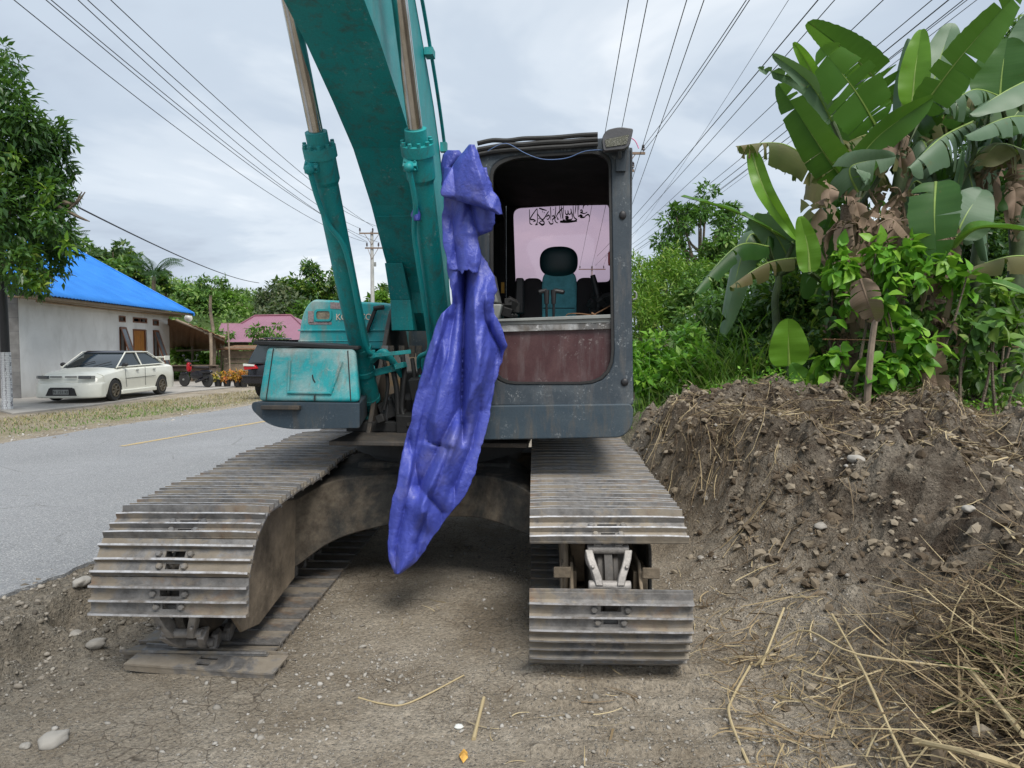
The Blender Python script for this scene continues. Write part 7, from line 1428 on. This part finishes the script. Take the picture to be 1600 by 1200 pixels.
thicket('shrub', 'shaded dark green shrub left of the banana stems', 'shrub', [(1215, 480, 10.2, 44, 900), (1250, 450, 10.2, 40, 900), (1215, 550, 9.6, 40, 800), (1260, 530, 9.6, 44, 900), (1290, 480, 9.8, 40, 800), (1245, 600, 9.2, 34, 500), (1190, 595, 9.4, 30, 400), (1285, 590, 9.2, 36, 500)], .12, .055, M['leaf_dark'], TG, .3, .3)
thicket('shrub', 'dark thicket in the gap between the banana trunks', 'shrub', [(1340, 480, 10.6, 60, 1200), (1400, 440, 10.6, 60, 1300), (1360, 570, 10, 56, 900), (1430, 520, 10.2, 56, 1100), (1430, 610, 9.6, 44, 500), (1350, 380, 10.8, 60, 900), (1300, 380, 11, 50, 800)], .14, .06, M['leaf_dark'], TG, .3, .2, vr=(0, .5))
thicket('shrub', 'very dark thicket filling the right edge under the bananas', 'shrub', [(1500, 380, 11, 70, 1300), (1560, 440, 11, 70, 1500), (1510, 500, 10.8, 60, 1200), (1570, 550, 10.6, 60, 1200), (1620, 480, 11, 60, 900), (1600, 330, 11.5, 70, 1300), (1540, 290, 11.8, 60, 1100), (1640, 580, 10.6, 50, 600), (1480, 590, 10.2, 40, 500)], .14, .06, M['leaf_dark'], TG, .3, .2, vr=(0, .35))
thicket('shrub', 'leafy bush at the right edge with yellowish drooping leaves', 'shrub', [(1575, 470, 9, 18, 60), (1590, 500, 9, 16, 50), (1560, 455, 9, 14, 40)], .14, .07, M['leaf_lime'], TG, .8, .2, BROAD)
thicket('wild_tree', 'small leafed tree showing behind the bananas at the top right', 'tree', [(1545, 190, 13, 30, 300), (1590, 60, 13, 24, 260), (1560, 170, 13, 26, 200), (1600, 110, 13, 30, 300), (1520, 210, 13, 26, 250), (1600, 230, 13, 50, 700)], .13, .05, M['leaf_mid'], TG, .3, .1, stems=5)
# reeds and weeds
def reed(px, py, Y, label, n=260, L=(.5, 1.1), lean=.5, curl=1.3, mat='grass', sp=.35):
    p = at(px, py, Y); z = gz(p.x, p.y); t = empty('grass_clump', (p.x, p.y, z)); tag(t, label, 'grass clump', 'tall grass clumps behind the spoil heap')
    x_ = RNG.normal(0, sp, n); y_ = RNG.normal(0, sp*.7, n); blades('blades', x_, y_, 0*x_-.05, RNG.uniform(*L, n), RNG.uniform(.006, .013, n), M[mat], lean, curl, t, 6); return t
reed(1135, 590, 9.6, 'clump of long arching grass on the left end of the green bank', 380, (.7, 1.6)); reed(1175, 560, 9.9, 'taller clump of arching grass below the drooping banana leaf', 420, (.9, 2.0), .35); reed(1095, 590, 10, 'short clump of arching grass next to the cab side shrub', 260, (.5, 1.1)); reed(1240, 600, 9.2, 'grass clump behind the two young banana plants', 200, (.5, 1.0)); reed(1010, 606, 9.3, 'low grass clump beside the cab corner', 160, (.3, .6))
x, y, z = on_ground(9000, (2.2, 11), (7.3, 11.5), lambda x, y: sst(7.3, 8.2, y)*np.clip(.5+3*fbm(x, y, 3, 3), 0, 1)*(mound_mask(x, y) > .6)); nb = [((a, b, c+.05), (.07, .07, .06), 9) for a, b, c in zip(x[:4200], y[:4200], z[:4200])]
part_stuff('low_weeds', nb, .05, .028, M['leaf_fresh']); nb = [((a, b, c+.12), (.2, .2, .16), 60) for a, b, c in zip(x[4200:4420], y[4200:4420], z[4200:4420])]; part_stuff('weed_clumps', nb, .07, .03, M['leaf_lime'])
# stake, barbed wire, hanging dry leaf
st = at(1352, 645, 7.5); m = MB(); a_ = at(1372, 470, 7.4)-st; m.tube(smooth_path([(0, 0, -.4), tuple(Vector(a_)*.5+Vector((-.015, 0, 0))), tuple(a_)], 5), [.042-.0015*i for i in range(11)], 8); m.tube([tuple(Vector(a_)*.86), tuple(at(1358, 492, 7.4)-st)], [.016, .008], 5); tag(m.build('wooden_stake', M['wood'], loc=tuple(st)), 'rough wooden stake standing among the climber leaves on the spoil heap', 'stake')
hg = empty('hanging_dry_leaf', at(1362, 448, 7.45)); tag(hg, 'folded dry brown banana leaf caught on top of the wooden stake', 'dry leaf'); banana_leaf(hg, [(1345, 436, 7.4), (1356, 470, 7.35), (1368, 502, 7.4)], 50, 'brown', tears=4, fold=.3, droop=.2, seed=70, roll=.4)
hg = empty('hanging_dry_leaf', at(1466, 600, 7.6)); tag(hg, 'large dry brown banana leaf hanging in front of the ragged trunk', 'dry leaf'); banana_leaf(hg, [(1452, 545, 7.7), (1460, 585, 7.6), (1474, 628, 7.6)], 44, 'brown', tears=3, fold=.35, seed=71)
hg = empty('hanging_dry_leaf', at(1400, 350, 8.1)); tag(hg, 'crumpled dry leaf arched over the middle banana trunk', 'dry leaf'); banana_leaf(hg, [(1372, 352, 8.1), (1395, 343, 8.0), (1425, 375, 8.0)], 34, 'brown', nrm=(0, -.5, 1), tears=3, fold=-.5, seed=72)
m = MB(); P = smooth_path([at(1285, 530, 7.8), at(1370, 532, 7.6), at(1450, 540, 7.7), at(1530, 541, 7.8), at(1640, 543, 7.9)], 10); m.tube(P, .0035, 5)
for i in range(1, len(P)-1, 2): m.box(P[i], (.004, .004, .035), (random.random(), random.random(), 0)); m.box(P[i], (.004, .03, .004), (random.random(), random.random(), 0))
bwr = m.build('barbed_wire', M['rust']); tag(bwr, 'single strand of rusty barbed wire strung in front of the bananas', 'barbed wire')
# distant tree on the right
dt = T(1092, 32, 295, 62, 'large round tree behind the wires right of the cab', M['leaf_mid'], nb=46, bs=.2, lv=90, L=.26, W=.11, ch=2.5, limbs=30, trunk=.2, group='trees on the right of the road', clear=.35, vr=(.0, .7))
T(1140, 30, 350, 44, 'lower side crown of the round tree right of the wires', M['leaf_mid'], nb=30, bs=.28, lv=120, L=.28, W=.13, ch=1.6, limbs=12, group='trees on the right of the road')
T(1040, 26, 400, 40, 'lime green sapling tree in front of the round tree', M['leaf_lime'], nb=26, bs=.28, lv=110, L=.2, W=.09, ch=1.4, group='trees on the right of the road', limbs=12)
T(1000, 28, 430, 30, 'pale green tree just beside the cab edge behind the lime shrub', M['leaf_lime'], nb=20, bs=.3, lv=110, L=.2, W=.09, ch=1.4, group='trees on the right of the road', vr=(0, .6))
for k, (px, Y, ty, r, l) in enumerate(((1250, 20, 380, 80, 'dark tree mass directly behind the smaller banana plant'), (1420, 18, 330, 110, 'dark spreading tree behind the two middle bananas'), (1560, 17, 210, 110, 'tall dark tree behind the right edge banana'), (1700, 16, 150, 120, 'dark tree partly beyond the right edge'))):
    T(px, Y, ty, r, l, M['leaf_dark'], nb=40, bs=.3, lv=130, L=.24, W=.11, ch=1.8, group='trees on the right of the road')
# ============================================================ POLES AND WIRES
M['pole'] = simple('concrete_pole', (.42, .42, .4), .85, var=.12, sc=3); M['arm'] = simple('rusty_crossarm', (.2, .14, .1), .8); M['insul'] = simple('brown_insulator', (.05, .04, .045), .3)
def pole(px, topy, Y, arms, label, brace=True):
    t = at(px, topy, Y); g0 = gz(t.x, Y); o = empty('utility_pole', (t.x, Y, g0)); tag(o, label, 'utility pole', 'concrete utility poles along the road'); h = t.z-g0; m = MB(); m.cyl((0, 0, -.3), (0, 0, h), .17, .1, 16); m.build('pole_shaft', M['pole'], o)
    for (ay, x0, x1, ins) in arms:
        z = at(px, ay, Y).z-g0; a = at(x0, ay, Y).x-t.x; b = at(x1, ay, Y).x-t.x; m = MB(); m.box(((a+b)/2, -.13, z), (b-a, .08, .09)); ao = m.build('crossarm', M['arm'], o)
        if brace:
            m = MB(); 
            for e in (a, b): m.tube([(e*.6, -.14, z), (0, -.12, z-.75)], .018, 5)
            m.build('brace', M['arm'], ao)
        for ix in ins: c = at(ix, ay, Y).x-t.x; m = MB(); m.lathe([(.015, 0), (.02, .08), (.07, .1), (.05, .15), (.07, .18), (.045, .22), (.065, .25), (.03, .3), (.01, .32)], 10, 0, (c, -.13, z+.04)); m.build('insulator', M['insul'], ao)
    return o
poA = pole(581, 362, 48, [(365, 562, 602, (563, 583, 600)), (388, 571, 599, (574, 592))], 'concrete utility pole seen between the left boom cylinder and the boom')
m = MB(); q = at(586, 413, 47.6)-poA.location; m.box(q, (.14, .1, .28)); m.build('meter_box', M['greyplastic'], poA)
pole(972, 222, 29, [(241, 940, 1007, (942, 972, 1004)), (268, 955, 990, (957, 988))], 'concrete utility pole half hidden behind the cab with crossarm showing at its right')
pole(925, 416, 72, [(421, 904, 946, (906, 925, 943))], 'far utility pole seen through the pink rear window of the cab', False)
def wire(x0, far, Y1, label, grp, sag=.5, r=.011, Y0=15, t1=1.9, y0=0):
    a = at(far[0], far[1], Y1); b = at(x0, y0, Y0); P = []
    for i in range(41):
        t = t1*i/40; p = a.lerp(b, t) if t <= 1 else b+(b-a)*(t-1); p = p-Vector((0, 0, sag*4*t*(1-t))); P.append(p)
    m = MB(); P = [p-P[0] for p in P]; m.tube(P, r, 5); o = m.build('overhead_wire', M['wire'], loc=tuple(a)); tag(o, label, 'overhead wire', grp)
GL, GR = 'overhead wires on the left', 'overhead wires on the right'
for x0, f, l, s in ((22, (574, 379), 'lowest of the sagging overhead wires at the upper left', .75), (72, (593, 379), 'upper left wire, second from the bottom of the bundle', .7), (80, (574, 378), 'upper left wire twisted close beside the second lowest', .4), (122, (563, 357), 'upper left wire in the middle of the bundle', .6), (137, (600, 357), 'thin upper left wire crossing the middle one', .75), (173, (583, 354), 'topmost of the overhead wires at the upper left', .35)):
    wire(x0, f, 48, l, GL, s)
for x0, f, Y1, l, s, r in ((982, (906, 415), 72, 'wire passing just above the cab work light, leftmost on the right side', .3, .011), (1012, (925, 415), 72, 'second wire from the left above the cab roof', .3, .011), (1073, (943, 415), 72, 'third wire above the cab roof', .3, .011), (1100, (950, 415), 72, 'fourth wire above the cab, ending behind the work light', .3, .011),
    (1166, (1003, 232), 29, 'wire landing on the brown insulator beside the work light, upper strand', .1, .011), (1171, (1006, 236), 29, 'wire landing on the brown insulator beside the work light, lower strand', .12, .011), (1232, (960, 405), 75, 'thin wire alone between the insulator wires and the thick pair', .4, .006), (1278, (933, 400), 75, 'thick wire running down to the right side of the cab', .2, .014), (1304, (930, 415), 75, 'wire just below the thick one running to the cab side', .2, .011),
    (1380, (945, 402), 75, 'wire that passes the tip of the browning banana leaf', .2, .011), (1456, (950, 408), 75, 'wire crossing the upper banana leaves, first of the lower bundle', .25, .011), (1482, (955, 410), 75, 'thick wire crossing the broad bright banana leaf', .3, .014), (1505, (960, 412), 75, 'wire just under the thick one across the bananas', .35, .011), (1511, (968, 408), 75, 'twin strand beside the wire across the bananas', .2, .009), (1526, (975, 405), 75, 'lowest wire crossing in front of the bananas', .3, .008)):
    wire(x0, f, Y1, l, GR, s, r)
a = at(405, 442, 60); b = at(105, 315, 17); m = MB(); m.tube([Vector((0, 0, 0)).lerp(b-a, i/24)-Vector((0, 0, .35*4*(i/24)*(1-i/24))) for i in range(25)], [.022]*25, 5); tag(m.build('service_cable', M['wire'], loc=tuple(a)), 'single thick cable sloping down from the dark leafed tree towards the hill', 'cable')
